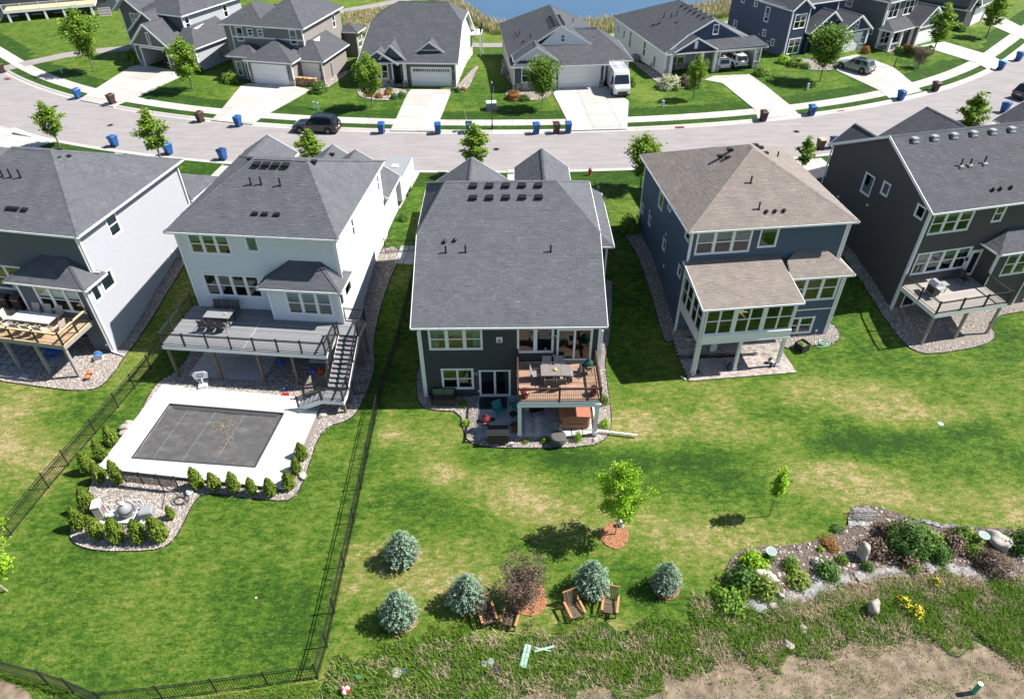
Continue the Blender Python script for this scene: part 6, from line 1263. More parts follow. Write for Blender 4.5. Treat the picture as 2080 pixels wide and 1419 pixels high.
# ------------------------------------------------------------------ fences
def fence(label, pts, spacing=2.4, hgt=1.2, group='black metal fence runs'):
    root = empty('fence', (*pts[0], terr(*pts[0])), 0, label, 'fence', group); ox, oy, oz = root.location
    m2 = MB(); m2.box(-.03, -.03, -.1, .03, .03, hgt+.06); m2.box(-.038, -.038, hgt+.06, .038, .038, hgt+.09); pm = m2.mesh('post', M_BLACK)
    m3 = MB(); m3.box(-.009, -.009, .05, .009, .009, hgt); km = m3.mesh('picket', M_BLACK); npk = 0; rest = MB()
    first = True
    for a, b in zip(pts[:-1], pts[1:]):
        L_ = math.hypot(b[0]-a[0], b[1]-a[1]); n = max(1, round(L_/spacing)); ang = math.atan2(b[1]-a[1], b[0]-a[0])
        for i in range(n+1):
            t = i/n; p = (a[0]+(b[0]-a[0])*t, a[1]+(b[1]-a[1])*t)
            if i or first: link('post', pm, root, (p[0]-ox, p[1]-oy, terr(*p)-oz), ang)
            first = False
            if i < n:
                q = (a[0]+(b[0]-a[0])*(t+1/n), a[1]+(b[1]-a[1])*(t+1/n)); zp, zq = terr(*p), terr(*q)
                for hz in (hgt-.02, hgt-.2, .15):
                    mb = MB(); mb.beam((p[0]-ox, p[1]-oy, zp+hz-oz), (q[0]-ox, q[1]-oy, zq+hz-oz), .026, .032); mb.build('rail', M_BLACK, root)
                k = int(L_/n/.115)
                for j in range(1, k):
                    u = j/k; x, y = p[0]+(q[0]-p[0])*u, p[1]+(q[1]-p[1])*u; z = zp+(zq-zp)*u-oz; npk += 1
                    if npk <= 300: link('picket', km, root, (x-ox, y-oy, z), ang)
                    else: rest.box(x-ox-.009, y-oy-.009, z+.05, x-ox+.009, y-oy+.009, z+hgt)
    rest.build('pickets', M_BLACK, root, kind='stuff'); return root
FC = (-8.90, 14.69)
fence('long black picket fence between the pool lawn and the drier lawn behind the centre house', [FC, (-8.77, 16.15), (-8.76, 17.86), (-8.74, 20.39), (-8.69, 23.07), (-8.67, 27.66), (-8.63, 33.27), (-6.9, 46.8)])
fence('black picket fence across the bottom of the pool lawn', [FC, (-11.06, 14.38), (-13.27, 14.10), (-15.55, 13.82), (-18.06, 13.59)])
fence('black fence slanting into the lower left corner', [(-18.06, 13.59), (-19.71, 14.18), (-21.02, 14.54), (-23.55, 15.16), (-25.15, 15.56)])
fence('black picket fence between the light grey house and the pool lawn', [(-27.44, 20.61), (-27.13, 22.53), (-26.70, 25.67), (-26.38, 27.33), (-25.91, 29.84), (-25.48, 32.09), (-25.16, 33.88), (-24.55, 37.73)])
fence('short black cross fence from the outdoor stairs to the long fence', [(-8.63, 33.27), (-10.37, 33.00)])
fence('black garden gate fence between the white house and the centre house', [(-6.9, 46.8), (-9.9, 46.7)])

# ------------------------------------------------------------------ trees and shrubs
def frame_quads(C0, N0, size, rg, aspect=1.5):
    n = len(C0); u = np.cross(N0, rg.normal(size=(n, 3))); u /= np.linalg.norm(u, axis=1)[:, None]+1e-9; v = np.cross(N0, u)
    s = size[:, None]*.5
    return np.stack([C0-u*s*aspect, C0-v*s, C0+u*s*aspect, C0+v*s], 1)
def crown_mesh(name, centers, per, rad, leaf, material, rg, up=.6, squash=.8):
    centers = np.asarray(centers); k = len(centers); C0 = np.repeat(centers, per, 0)+rg.normal(size=(k*per, 3))*rad*np.array([1, 1, squash])
    N0 = rg.normal(size=(k*per, 3)); N0[:, 2] = np.abs(N0[:, 2])+up; N0 /= np.linalg.norm(N0, axis=1)[:, None]
    P = frame_quads(C0, N0, leaf*rg.uniform(.7, 1.3, k*per), rg); t = np.clip(np.repeat(rg.uniform(.15, .85, k), per)*.5+rg.uniform(0, 1, k*per)*.5, 0, 1)
    return quads_mesh(name, P, t, material)
def make_tree(name, label, h, r, base=.3, mat_leaf=None, bark=None, seed=1, nl=16, per=26, leaf=.16, shape='oval', trunk_r=.06, group=None, crad=.24, cat='tree'):
    rg = np.random.default_rng(seed); rd = random.Random(seed); root = empty(name, (0, 0, 0), 0, label, cat, group)
    mb = MB(); zb = h*base; mb.cyl((0, 0, -.1), (.02, .01, zb), trunk_r, trunk_r*.75, 8); mb.cyl((.02, .01, zb), (0, .03, h*.72), trunk_r*.75, trunk_r*.3, 7); mb.cyl((0, .03, h*.72), (.03, 0, h*.96), trunk_r*.3, .01, 5)
    cs = []
    for i in range(nl):
        t = i/(nl-1); z0 = zb*.92+(h*.80-zb*.92)*t; a = i*2.4+rd.uniform(-.4, .4)
        if shape == 'oval': rr = r*math.sin(math.pi*min(1, .22+.72*t))**.8
        elif shape == 'round': rr = r*math.sin(math.pi*(.2+.6*t))
        else: rr = r*(1-.75*t)
        rr *= rd.uniform(.72, 1.12); rise = rr*rd.uniform(.7, 1.25); p0 = V((0, .01, z0)); p1 = V((math.cos(a)*rr, math.sin(a)*rr, min(h*.98, z0+rise))); pm_ = p0.lerp(p1, .5)+V((0, 0, -.08*rr))
        w0 = trunk_r*.4*(1-.6*t); mb.cyl(p0, pm_, w0, w0*.6, 5); mb.cyl(pm_, p1, w0*.6, .006, 4)
        for q in range(5):
            u = .30+.7*q/4; c = (p0.lerp(pm_, u*2) if u < .5 else pm_.lerp(p1, u*2-1)); cs.append((c.x+rd.gauss(0, .1*r), c.y+rd.gauss(0, .1*r), c.z+rd.gauss(0, .08*r)))
    for q in range(5): cs.append((rd.gauss(0, .08*r), rd.gauss(0, .08*r), h*(.84+.035*q)))
    mb.build('trunk', bark or M_BARK, root)
    link('crown', crown_mesh('crown', cs, per, crad*r/1.0, leaf, mat_leaf or M_LEAF, rg), root)
    return root
PT = {}
def put_tree(kind, p, label, s=1.0, rz=None, group=None, z=None, lean=None, name=None, sz=None):
    if kind not in PT:
        a = dict(street=dict(h=5, r=1.15, seed=3, nl=20, per=50, leaf=.13, crad=.17), street2=dict(h=5, r=1.05, seed=8, nl=18, per=46, leaf=.13, crad=.17, mat_leaf=M_LEAF), loose=dict(h=4.6, r=.85, seed=12, nl=15, per=34, leaf=.125, crad=.15, mat_leaf=M_LEAF),
                 dense=dict(h=5, r=1.5, seed=21, nl=22, per=60, leaf=.13, crad=.19, mat_leaf=M_LEAFD), lime=dict(h=5.0, r=1.2, seed=35, nl=15, per=74, leaf=.09, mat_leaf=M_LEAFY, bark=M_BARKP, base=.24, trunk_r=.05, crad=.135), thin=dict(h=3.4, r=.22, seed=40, nl=11, per=24, leaf=.085, mat_leaf=M_LEAFY, base=.52, trunk_r=.025, crad=.45), twiggy=dict(h=2.7, r=1.25, seed=51, nl=44, per=20, leaf=.065, mat_leaf=M_REDTW, base=.10, shape='round', crad=.10))[kind]
        t = make_tree(name or 'maple_tree', label, **a); PT[kind] = t
    else: t = copy_tree(PT[kind]); t.name = name or 'maple_tree'
    t['label'] = label
    if group: t['group'] = group
    elif 'group' in t: del t['group']
    t.location = (*p, terr(*p) if z is None else z); t.scale = (s, s, sz or s); t.rotation_euler = (lean[0] if lean else 0, lean[1] if lean else 0, random.uniform(0, 6) if rz is None else rz); return t
SG = 'young trees along the street'
put_tree('street', (-54.41, 92.75), 'young leafy tree on the lawn left of the open garage with a long narrow shadow', 1.65, sz=1.50, group=SG)
put_tree('street2', (-38.73, 85.00), 'young tree on the lawn between the open garage and the taupe house', 1.50, sz=1.20, group=SG)
put_tree('street', (-15.78, 78.60), 'young tree in front of the grey-green gabled house', 1.25, sz=1.20, group=SG)
put_tree('dense', (3.67, 77.79), 'leafy young tree before the stone fronted window, left of the van', 1.08, sz=1.10, group=SG)
put_tree('street', (21.41, 80.20), 'small slim tree in front of the white and navy porch', 0.85, sz=0.98, group=SG)
put_tree('dense', (38.30, 86.16), 'full young tree hiding the navy house entrance beside the crossover', 1.35, sz=1.28, group=SG)
put_tree('loose', (57.59, 97.22), 'sparse young tree before the dark grey-green house', 1.80, sz=1.35, group=SG)
put_tree('loose', (69.30, 105.23), 'sparse leaning tree near the top right corner', 1.75, sz=1.30, group=SG)
put_tree('loose', (-46.72, 68.52), 'thin sparse tree on the near kerb above the left grey roof', 1.45, sz=1.00, group=SG)
put_tree('loose', (-34.26, 63.96), 'taller street tree partly hiding a blue cart, left of centre', 1.60, sz=1.15, group=SG, rz=2.0)
put_tree('loose', (-18.67, 61.39), 'bushy yellow-green treetop poking up behind the white house ridge', 1.4, sz=.92, group=SG, rz=1)
put_tree('loose', (-3.21, 60.66), 'treetop rising behind the left garage peak of the centre house', 1.60, sz=1.05, group=SG, rz=3)
put_tree('street', (11.77, 57.40), 'street tree touching the left eave of the brown roof', 1.20, sz=1.02, group=SG)
put_tree('loose', (27.32, 60.36), 'wispy little tree beside the brown cart with a tan lid', 0.95, sz=0.78, group=SG)
put_tree('loose', (46.11, 67.32), 'treetop behind the dark roof ridge near the light blue lid', 1.60, sz=1.10, group=SG, rz=5)
put_tree('lime', (5.46, 22.20), 'lime green maple standing in an orange mulch disc on the back lawn', .92, sz=1.12, rz=.5)
put_tree('thin', (14.02, 23.29), 'thin staked sapling with a small lime crown on the right lawn', 1.15, name='sapling', rz=1.5)
put_tree('lime', (-25.51, 19.19), 'bright green tree cut off by the left edge of the photo', 1.1, rz=2.0, lean=(0, -.2))
put_tree('twiggy', (52.92, 91.48), 'bare purplish ornamental tree on the lawn of the dark grey-green house', .9, name='ornamental_tree')
put_tree('twiggy', (0.43, 18.34), 'purple leafed twiggy shrub between the spruces behind the slatted chairs', .98, name='purple_shrub')['category'] = 'shrub'

def spruce_mesh(seed, h=2.25, r=1.05):
    rg = np.random.default_rng(seed); rd = random.Random(seed); C0, N0, S = [], [], []
    lv = 17
    for i in range(lv):
        t = i/(lv-1); z = .12+(h-.15)*t; rr = r*(1-t**1.5)**.75*(.93+.09*math.sin(i*2.3)); rr = rr*min(1, .62+t*2.6); nb = max(4, int(17*(1-t)+5))
        for j in range(nb):
            a = 2*math.pi*j/nb+i*.7+rd.uniform(-.15, .15); L_ = rr*rd.uniform(.82, 1.1); m_ = max(2, int(L_/.075))
            for q in range(m_):
                u = (q+1)/m_; 
                if u < .35: continue
                x = math.cos(a)*L_*u; y = math.sin(a)*L_*u; zz = z+.16*u*L_-.03*math.sin(u*3)
                for _ in range(5):
                    C0.append((x+rd.gauss(0, .045), y+rd.gauss(0, .045), zz+rd.gauss(0, .035))); N0.append((math.cos(a)*.5+rd.gauss(0, .5), math.sin(a)*.5+rd.gauss(0, .5), .9+rd.gauss(0, .3))); S.append(rd.uniform(.04, .07)); 
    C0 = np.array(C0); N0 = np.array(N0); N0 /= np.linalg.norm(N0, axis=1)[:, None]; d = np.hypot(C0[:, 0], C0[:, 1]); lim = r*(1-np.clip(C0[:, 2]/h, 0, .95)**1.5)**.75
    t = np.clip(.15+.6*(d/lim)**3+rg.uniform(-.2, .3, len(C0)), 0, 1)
    return quads_mesh('needles', frame_quads(C0, N0, np.array(S), rg, 1.7), t, M_SPRUCE)
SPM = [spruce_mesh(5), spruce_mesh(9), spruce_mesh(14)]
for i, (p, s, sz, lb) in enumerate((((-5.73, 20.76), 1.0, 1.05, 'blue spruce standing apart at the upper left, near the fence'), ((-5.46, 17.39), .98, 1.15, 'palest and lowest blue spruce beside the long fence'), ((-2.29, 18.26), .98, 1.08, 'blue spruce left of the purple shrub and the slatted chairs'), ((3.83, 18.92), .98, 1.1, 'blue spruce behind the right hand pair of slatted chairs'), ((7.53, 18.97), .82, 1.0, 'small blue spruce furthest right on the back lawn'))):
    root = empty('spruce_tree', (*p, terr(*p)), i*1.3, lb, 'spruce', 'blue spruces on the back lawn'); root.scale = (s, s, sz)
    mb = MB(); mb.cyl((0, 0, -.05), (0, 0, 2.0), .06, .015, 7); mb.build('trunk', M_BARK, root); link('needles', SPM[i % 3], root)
def arb_mesh(seed, h=1.5, r=.42, n=1500):
    rg = np.random.default_rng(seed); t = rg.uniform(0, 1, n)**.85; a = rg.uniform(0, 6.283, n)
    prof_ = np.where(t < .2, .72+1.4*t, 1.0*(1-((t-.2)/.8)**1.7)**.8+.02); lump = 1+.12*np.sin(5*a+7*t+seed)+.08*np.sin(11*a-9*t)
    rr = r*prof_*lump*rg.uniform(.72, 1.03, n); C0 = np.stack([np.cos(a)*rr, np.sin(a)*rr, .03+t*h], 1)
    N0 = np.stack([np.cos(a+rg.normal(0, .7, n)), np.sin(a+rg.normal(0, .7, n)), rg.normal(.25, .3, n)], 1); N0 /= np.linalg.norm(N0, axis=1)[:, None]
    up = np.array([0, 0, 1.])+rg.normal(0, .25, (n, 3)); u = np.cross(N0, up); u /= np.linalg.norm(u, axis=1)[:, None]; v = np.cross(u, N0); s = rg.uniform(.04, .08, n)[:, None]
    P = np.stack([C0-u*s*.5, C0+u*s*.5-v*s*.2, C0+u*s*.35+v*s*1.3, C0-u*s*.35+v*s*1.3], 1)
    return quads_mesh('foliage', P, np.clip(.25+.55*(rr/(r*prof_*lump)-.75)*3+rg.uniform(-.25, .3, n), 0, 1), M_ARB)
ARM = [arb_mesh(1), arb_mesh(2), arb_mesh(4)]
mb = MB(); mb.lathe([(.22, 0), (.30, .35), (.25, .8), (.12, 1.2), (.02, 1.38)], 8); ARC = mb.mesh('stem', mat('arborvitae_inner', (.03, .04, .01), .9))  # dark core set inside the foliage, its inner depth painted dark
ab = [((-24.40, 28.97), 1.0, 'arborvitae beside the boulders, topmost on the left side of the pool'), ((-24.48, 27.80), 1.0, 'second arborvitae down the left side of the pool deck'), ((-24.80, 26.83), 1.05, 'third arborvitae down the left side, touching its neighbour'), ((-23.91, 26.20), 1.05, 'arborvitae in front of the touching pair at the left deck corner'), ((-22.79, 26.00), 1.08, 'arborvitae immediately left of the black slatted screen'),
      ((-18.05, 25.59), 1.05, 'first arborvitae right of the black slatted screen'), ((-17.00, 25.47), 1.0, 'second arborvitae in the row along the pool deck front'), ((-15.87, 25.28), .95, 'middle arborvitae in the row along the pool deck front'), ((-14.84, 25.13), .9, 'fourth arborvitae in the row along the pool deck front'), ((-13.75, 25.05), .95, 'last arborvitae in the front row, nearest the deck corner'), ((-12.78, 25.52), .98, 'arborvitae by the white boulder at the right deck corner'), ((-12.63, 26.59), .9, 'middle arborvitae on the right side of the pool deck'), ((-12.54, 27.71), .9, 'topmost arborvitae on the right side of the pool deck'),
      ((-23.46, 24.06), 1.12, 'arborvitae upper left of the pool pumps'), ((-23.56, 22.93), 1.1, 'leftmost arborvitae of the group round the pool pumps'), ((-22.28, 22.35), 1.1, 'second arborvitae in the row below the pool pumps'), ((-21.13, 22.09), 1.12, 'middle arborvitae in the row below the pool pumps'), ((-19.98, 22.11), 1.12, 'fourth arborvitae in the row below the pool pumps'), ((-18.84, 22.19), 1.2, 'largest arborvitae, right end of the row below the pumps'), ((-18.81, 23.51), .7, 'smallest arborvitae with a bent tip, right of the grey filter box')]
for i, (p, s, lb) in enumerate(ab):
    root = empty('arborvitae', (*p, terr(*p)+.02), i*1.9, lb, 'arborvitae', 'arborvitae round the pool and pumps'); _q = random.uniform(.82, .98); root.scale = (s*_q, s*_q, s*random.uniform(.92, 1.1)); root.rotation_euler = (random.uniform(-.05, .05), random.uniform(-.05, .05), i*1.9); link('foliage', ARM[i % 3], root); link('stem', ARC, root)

def leaf_ball(seed, n, leaf, material, hollow=.55):
    rg = np.random.default_rng(seed); d = rg.normal(size=(n, 3)); d /= np.linalg.norm(d, axis=1)[:, None]; d[:, 2] = np.abs(d[:, 2])
    lump = 1+.16*np.sin(4*d[:, 0]+seed)*np.cos(5*d[:, 1]+seed)+.1*np.sin(9*d[:, 2]+6*d[:, 0]); rr = rg.uniform(hollow, 1.05, n)*lump
    C0 = d*rr[:, None]; N0 = d+rg.normal(0, .5, (n, 3)); N0[:, 2] += .3; N0 /= np.linalg.norm(N0, axis=1)[:, None]
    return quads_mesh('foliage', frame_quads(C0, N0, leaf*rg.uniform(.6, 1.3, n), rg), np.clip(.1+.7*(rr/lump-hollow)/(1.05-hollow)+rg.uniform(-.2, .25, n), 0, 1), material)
_LB = {}
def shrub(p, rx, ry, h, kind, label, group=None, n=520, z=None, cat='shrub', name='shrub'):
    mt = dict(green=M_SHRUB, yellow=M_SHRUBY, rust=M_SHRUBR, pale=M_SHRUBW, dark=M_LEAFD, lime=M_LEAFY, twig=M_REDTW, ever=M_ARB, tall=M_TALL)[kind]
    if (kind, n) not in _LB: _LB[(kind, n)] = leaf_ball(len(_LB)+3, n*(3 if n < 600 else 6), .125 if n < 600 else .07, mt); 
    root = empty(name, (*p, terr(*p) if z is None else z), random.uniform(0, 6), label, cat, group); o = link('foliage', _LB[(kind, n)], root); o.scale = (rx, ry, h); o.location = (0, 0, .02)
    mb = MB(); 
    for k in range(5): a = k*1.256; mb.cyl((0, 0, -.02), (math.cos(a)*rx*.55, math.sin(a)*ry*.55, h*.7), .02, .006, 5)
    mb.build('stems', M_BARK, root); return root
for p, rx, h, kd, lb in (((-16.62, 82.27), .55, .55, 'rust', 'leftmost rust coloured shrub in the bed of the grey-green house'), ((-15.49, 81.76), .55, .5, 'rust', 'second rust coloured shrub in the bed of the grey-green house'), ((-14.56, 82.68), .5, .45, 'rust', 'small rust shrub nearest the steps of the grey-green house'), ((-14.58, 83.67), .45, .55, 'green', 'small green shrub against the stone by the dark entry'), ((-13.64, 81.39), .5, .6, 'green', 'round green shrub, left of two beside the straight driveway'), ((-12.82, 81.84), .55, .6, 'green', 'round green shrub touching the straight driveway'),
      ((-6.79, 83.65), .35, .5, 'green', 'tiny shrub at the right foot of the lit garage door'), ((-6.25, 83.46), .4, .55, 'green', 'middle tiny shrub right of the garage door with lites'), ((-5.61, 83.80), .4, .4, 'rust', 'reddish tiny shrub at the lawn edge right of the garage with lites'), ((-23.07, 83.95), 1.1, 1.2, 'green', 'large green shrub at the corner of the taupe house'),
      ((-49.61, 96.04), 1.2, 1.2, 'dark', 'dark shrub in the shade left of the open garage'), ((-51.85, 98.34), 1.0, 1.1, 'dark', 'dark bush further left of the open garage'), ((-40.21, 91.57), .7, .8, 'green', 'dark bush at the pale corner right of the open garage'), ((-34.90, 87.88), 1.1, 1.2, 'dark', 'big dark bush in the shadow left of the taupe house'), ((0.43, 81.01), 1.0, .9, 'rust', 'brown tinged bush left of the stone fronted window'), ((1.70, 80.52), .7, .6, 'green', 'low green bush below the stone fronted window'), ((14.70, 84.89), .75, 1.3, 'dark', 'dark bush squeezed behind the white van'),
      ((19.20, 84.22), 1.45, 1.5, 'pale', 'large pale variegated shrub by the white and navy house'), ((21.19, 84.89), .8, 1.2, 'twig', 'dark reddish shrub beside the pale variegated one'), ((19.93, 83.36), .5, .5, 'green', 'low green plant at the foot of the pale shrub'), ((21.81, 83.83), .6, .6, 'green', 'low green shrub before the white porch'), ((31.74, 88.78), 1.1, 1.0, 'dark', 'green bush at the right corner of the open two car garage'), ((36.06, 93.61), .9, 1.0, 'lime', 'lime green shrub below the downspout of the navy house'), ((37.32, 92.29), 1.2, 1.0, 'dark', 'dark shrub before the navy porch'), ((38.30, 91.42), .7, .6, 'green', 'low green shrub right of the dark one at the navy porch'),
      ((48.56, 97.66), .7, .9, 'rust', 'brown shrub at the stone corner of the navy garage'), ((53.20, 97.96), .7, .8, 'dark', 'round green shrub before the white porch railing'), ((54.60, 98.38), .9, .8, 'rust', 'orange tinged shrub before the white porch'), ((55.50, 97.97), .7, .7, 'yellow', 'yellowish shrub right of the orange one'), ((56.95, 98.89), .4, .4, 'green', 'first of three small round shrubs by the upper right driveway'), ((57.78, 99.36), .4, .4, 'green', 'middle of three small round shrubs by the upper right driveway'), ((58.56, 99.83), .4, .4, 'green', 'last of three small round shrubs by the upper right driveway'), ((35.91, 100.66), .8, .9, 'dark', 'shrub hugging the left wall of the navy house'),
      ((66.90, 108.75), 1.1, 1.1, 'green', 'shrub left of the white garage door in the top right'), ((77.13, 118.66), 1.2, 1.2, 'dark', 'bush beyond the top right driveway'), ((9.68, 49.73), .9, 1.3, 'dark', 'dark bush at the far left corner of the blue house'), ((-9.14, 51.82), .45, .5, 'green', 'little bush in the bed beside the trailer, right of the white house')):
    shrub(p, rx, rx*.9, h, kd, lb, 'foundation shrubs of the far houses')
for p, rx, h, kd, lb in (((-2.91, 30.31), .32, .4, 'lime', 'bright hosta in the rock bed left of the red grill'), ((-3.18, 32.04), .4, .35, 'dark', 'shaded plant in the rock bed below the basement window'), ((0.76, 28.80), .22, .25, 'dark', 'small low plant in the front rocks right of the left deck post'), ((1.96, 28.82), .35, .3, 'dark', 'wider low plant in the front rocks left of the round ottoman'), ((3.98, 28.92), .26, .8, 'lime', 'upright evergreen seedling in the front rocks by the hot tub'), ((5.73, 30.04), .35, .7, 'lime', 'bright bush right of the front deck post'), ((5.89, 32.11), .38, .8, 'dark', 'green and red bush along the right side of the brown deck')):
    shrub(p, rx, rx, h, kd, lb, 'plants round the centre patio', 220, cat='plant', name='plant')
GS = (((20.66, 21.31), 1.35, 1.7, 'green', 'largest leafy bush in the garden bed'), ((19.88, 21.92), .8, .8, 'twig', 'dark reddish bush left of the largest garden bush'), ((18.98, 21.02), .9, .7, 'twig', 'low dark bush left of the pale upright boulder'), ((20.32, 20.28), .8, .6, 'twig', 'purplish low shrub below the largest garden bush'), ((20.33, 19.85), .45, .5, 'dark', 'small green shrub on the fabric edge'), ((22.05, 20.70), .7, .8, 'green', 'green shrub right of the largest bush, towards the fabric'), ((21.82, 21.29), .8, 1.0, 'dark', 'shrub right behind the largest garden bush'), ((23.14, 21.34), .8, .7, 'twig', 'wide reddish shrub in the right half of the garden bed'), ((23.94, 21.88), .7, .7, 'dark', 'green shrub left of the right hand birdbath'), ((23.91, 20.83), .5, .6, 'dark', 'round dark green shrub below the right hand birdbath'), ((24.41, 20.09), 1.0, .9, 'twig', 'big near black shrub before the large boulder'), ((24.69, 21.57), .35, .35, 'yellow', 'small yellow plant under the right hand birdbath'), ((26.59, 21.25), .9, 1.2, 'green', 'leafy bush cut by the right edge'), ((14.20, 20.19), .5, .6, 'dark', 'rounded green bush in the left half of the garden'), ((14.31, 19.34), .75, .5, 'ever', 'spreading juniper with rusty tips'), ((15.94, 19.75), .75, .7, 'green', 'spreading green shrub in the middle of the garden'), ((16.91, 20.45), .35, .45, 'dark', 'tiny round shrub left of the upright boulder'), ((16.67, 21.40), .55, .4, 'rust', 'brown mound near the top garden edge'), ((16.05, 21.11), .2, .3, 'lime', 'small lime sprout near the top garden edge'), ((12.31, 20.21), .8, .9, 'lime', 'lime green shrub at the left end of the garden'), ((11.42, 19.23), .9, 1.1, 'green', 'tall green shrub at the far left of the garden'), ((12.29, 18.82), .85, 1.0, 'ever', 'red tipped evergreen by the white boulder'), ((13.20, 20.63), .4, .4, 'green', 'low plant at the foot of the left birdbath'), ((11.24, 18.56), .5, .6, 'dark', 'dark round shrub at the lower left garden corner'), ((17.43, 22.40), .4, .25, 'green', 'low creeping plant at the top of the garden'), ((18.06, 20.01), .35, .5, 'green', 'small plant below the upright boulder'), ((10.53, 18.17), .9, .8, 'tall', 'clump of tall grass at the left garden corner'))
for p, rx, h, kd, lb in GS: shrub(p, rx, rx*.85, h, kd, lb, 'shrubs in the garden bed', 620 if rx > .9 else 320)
for p, r, lb in (((18.98, 18.01), .35, 'upper of two yellow blooming weeds in the tall grass'), ((19.37, 17.50), .38, 'lower of two yellow blooming weeds in the tall grass'), ((21.03, 19.06), .25, 'small yellow flowering weed near the fabric')):
    t = shrub(p, r, r, .5, 'green', lb, 'yellow flowering weeds', 220, cat='flower', name='flowering_weed'); c = t.children[0]; b_ = link('blooms', leaf_ball(77, 160, .16, M_YEL, .9), t, (0, 0, .08)); b_.scale = (r, r, .5)
# ------------------------------------------------------------------ boulders
def boulder(p, r, h, tn, label, seed):
    mb = MB(); mb.blob((0, 0, h*.4), r, r*.75, h*.6, 0, tn, seed, .26, 3); o = mb.build('boulder', M_BOULD, None, (*p, terr(*p)), seed*.9, True); tag(o, label, 'boulder', 'boulders')
for i, (p, r, h, tn, lb) in enumerate((((18.09, 20.73), .38, 1.0, .55, 'pale upright boulder standing in the garden bed'), ((25.49, 21.41), .6, .75, .75, 'largest pink-white boulder at the right end of the garden'), ((12.61, 19.50), .5, .55, .95, 'white boulder beside the red tipped evergreen'), ((15.61, 20.38), .32, .3, .9, 'smooth pale stone left of the spreading green shrub'), ((17.37, 17.72), .36, .75, .45, 'grey boulder alone in the tall grass'), ((13.12, 18.46), .22, .35, .5, 'tan rock on the fabric at the lower garden edge'), ((12.60, 17.97), .28, .2, .45, 'flat tan rock half buried in straw'), ((13.75, 16.80), .25, .15, .8, 'flat pale stone near the dirt edge'), ((12.75, 15.98), .25, .3, .5, 'rounded tan rock at the top of the dirt bank'),
    ((-24.02, 30.52), .32, .35, .6, 'pale boulder beside the topmost left arborvitae'), ((-24.19, 30.27), .33, .38, .55, 'pink boulder next to the pale one at the deck edge'), ((-24.19, 29.89), .28, .22, .35, 'low brown boulder in the left rock bed'), ((-12.27, 26.30), .28, .25, .95, 'white boulder between arborvitae at the right deck corner'), ((-12.05, 31.11), .26, .25, .7, 'tan boulder under the stair landing'), ((5.03, 28.87), .2, .16, .7, 'small flat stone by the right front deck post'))): boulder(p, r, h, tn, lb, i+1)
# ------------------------------------------------------------------ crumpled fabric edging
def fabric(pts, wd, label, seed):
    rg = random.Random(seed); mb = MB(); n = 0; rows = []
    for a, b in zip(pts[:-1], pts[1:]):
        m_ = max(2, int(math.hypot(b[0]-a[0], b[1]-a[1])/.16))
        for j in range(m_):
            t = j/m_; x = a[0]+(b[0]-a[0])*t; y = a[1]+(b[1]-a[1])*t; d = math.hypot(b[0]-a[0], b[1]-a[1]); nx_, ny_ = -(b[1]-a[1])/d, (b[0]-a[0])/d; ww = wd*rg.uniform(.6, 1.25)
            rows.append([(x+nx_*ww*(k/6-.5), y+ny_*ww*(k/6-.5), terr(x, y)+.06+abs(rg.gauss(0, .05))) for k in range(7)])
    for r0, r1 in zip(rows[:-1], rows[1:]):
        for k in range(6): mb.face([r0[k], r1[k], r1[k+1], r0[k+1]])
    return mb.build('landscape_fabric', M_FABRIC, smooth=True, label=label, cat='fabric')
fabric([(10.97, 18.24), (12.05, 17.97), (13.51, 18.40), (15.11, 18.79), (16.04, 19.33), (17.12, 19.54)], .75, 'torn grey landscape fabric along the lower left garden edge', 1)
fabric([(17.32, 19.43), (18.69, 19.72), (20.50, 19.85), (21.61, 20.06), (22.75, 19.83), (23.82, 19.48), (25.50, 19.80)], .6, 'pale landscape fabric strip along the lower right garden edge', 2)
fabric([(15.15, 19.61), (15.52, 19.39), (15.48, 19.00)], .5, 'loose scrap of fabric in the middle of the garden', 3)
fabric([(22.17, 22.90), (23.19, 22.51), (24.15, 22.56)], .25, 'thin pale fabric edge at the top of the garden', 4)
fabric([(18.19, 22.87), (18.73, 22.67), (19.47, 22.85)], .5, 'grey sheet beside the wire bundle', 5)
# ------------------------------------------------------------------ tall grass
def blades(name, poly, n, hmin, hmax, wd, mt, lean, parent=None, mask=None, label=None, dens_noise=True):
    xs = [p[0] for p in poly]; ys = [p[1] for p in poly]; X = RNG.uniform(min(xs), max(xs), n*3); Y = RNG.uniform(min(ys), max(ys), n*3)
    Q = []
    for x, y in zip(X, Y):
        if len(Q) >= n: break
        v = .5+1.1*mnoise.noise((x*.9, y*1.5, 1.7))+.5*mnoise.noise((x*3.1, y*4, 5.0))
        if mask and not mask(v, x, y): continue
        if inside((x, y), poly): Q.append((x, y, terr(x, y)))
    K = np.array(Q); n = len(K); a = RNG.uniform(0, 6.283, n); L_ = RNG.uniform(hmin, hmax, n); ln = RNG.uniform(.15, 1, n)*lean
    d = np.stack([np.cos(a), np.sin(a), np.zeros(n)], 1); s = np.stack([-np.sin(a), np.cos(a), np.zeros(n)], 1)*(wd*RNG.uniform(.7, 1.3, n))[:, None]*.5
    up = np.array([0, 0, 1.]); m_ = K+d*(L_*ln*.35)[:, None]+up*(L_*.55*np.sqrt(1-np.clip(ln, 0, .95)**2))[:, None]; tip = K+d*(L_*ln)[:, None]+up*(L_*np.sqrt(1-np.clip(ln, 0, .97)**2)*.9+.03)[:, None]
    P = np.stack([K-s, K+s, m_+s*.8, m_-s*.8], 1); P2 = np.stack([m_-s*.8, m_+s*.8, tip+s*.1, tip-s*.1], 1); t = RNG.uniform(0, 1, n)
    o = link(name, quads_mesh(name, np.concatenate([P, P2]), np.concatenate([t*.8, np.clip(t+.15, 0, 1)]), mt), parent); return tag(o, label, kind='stuff')
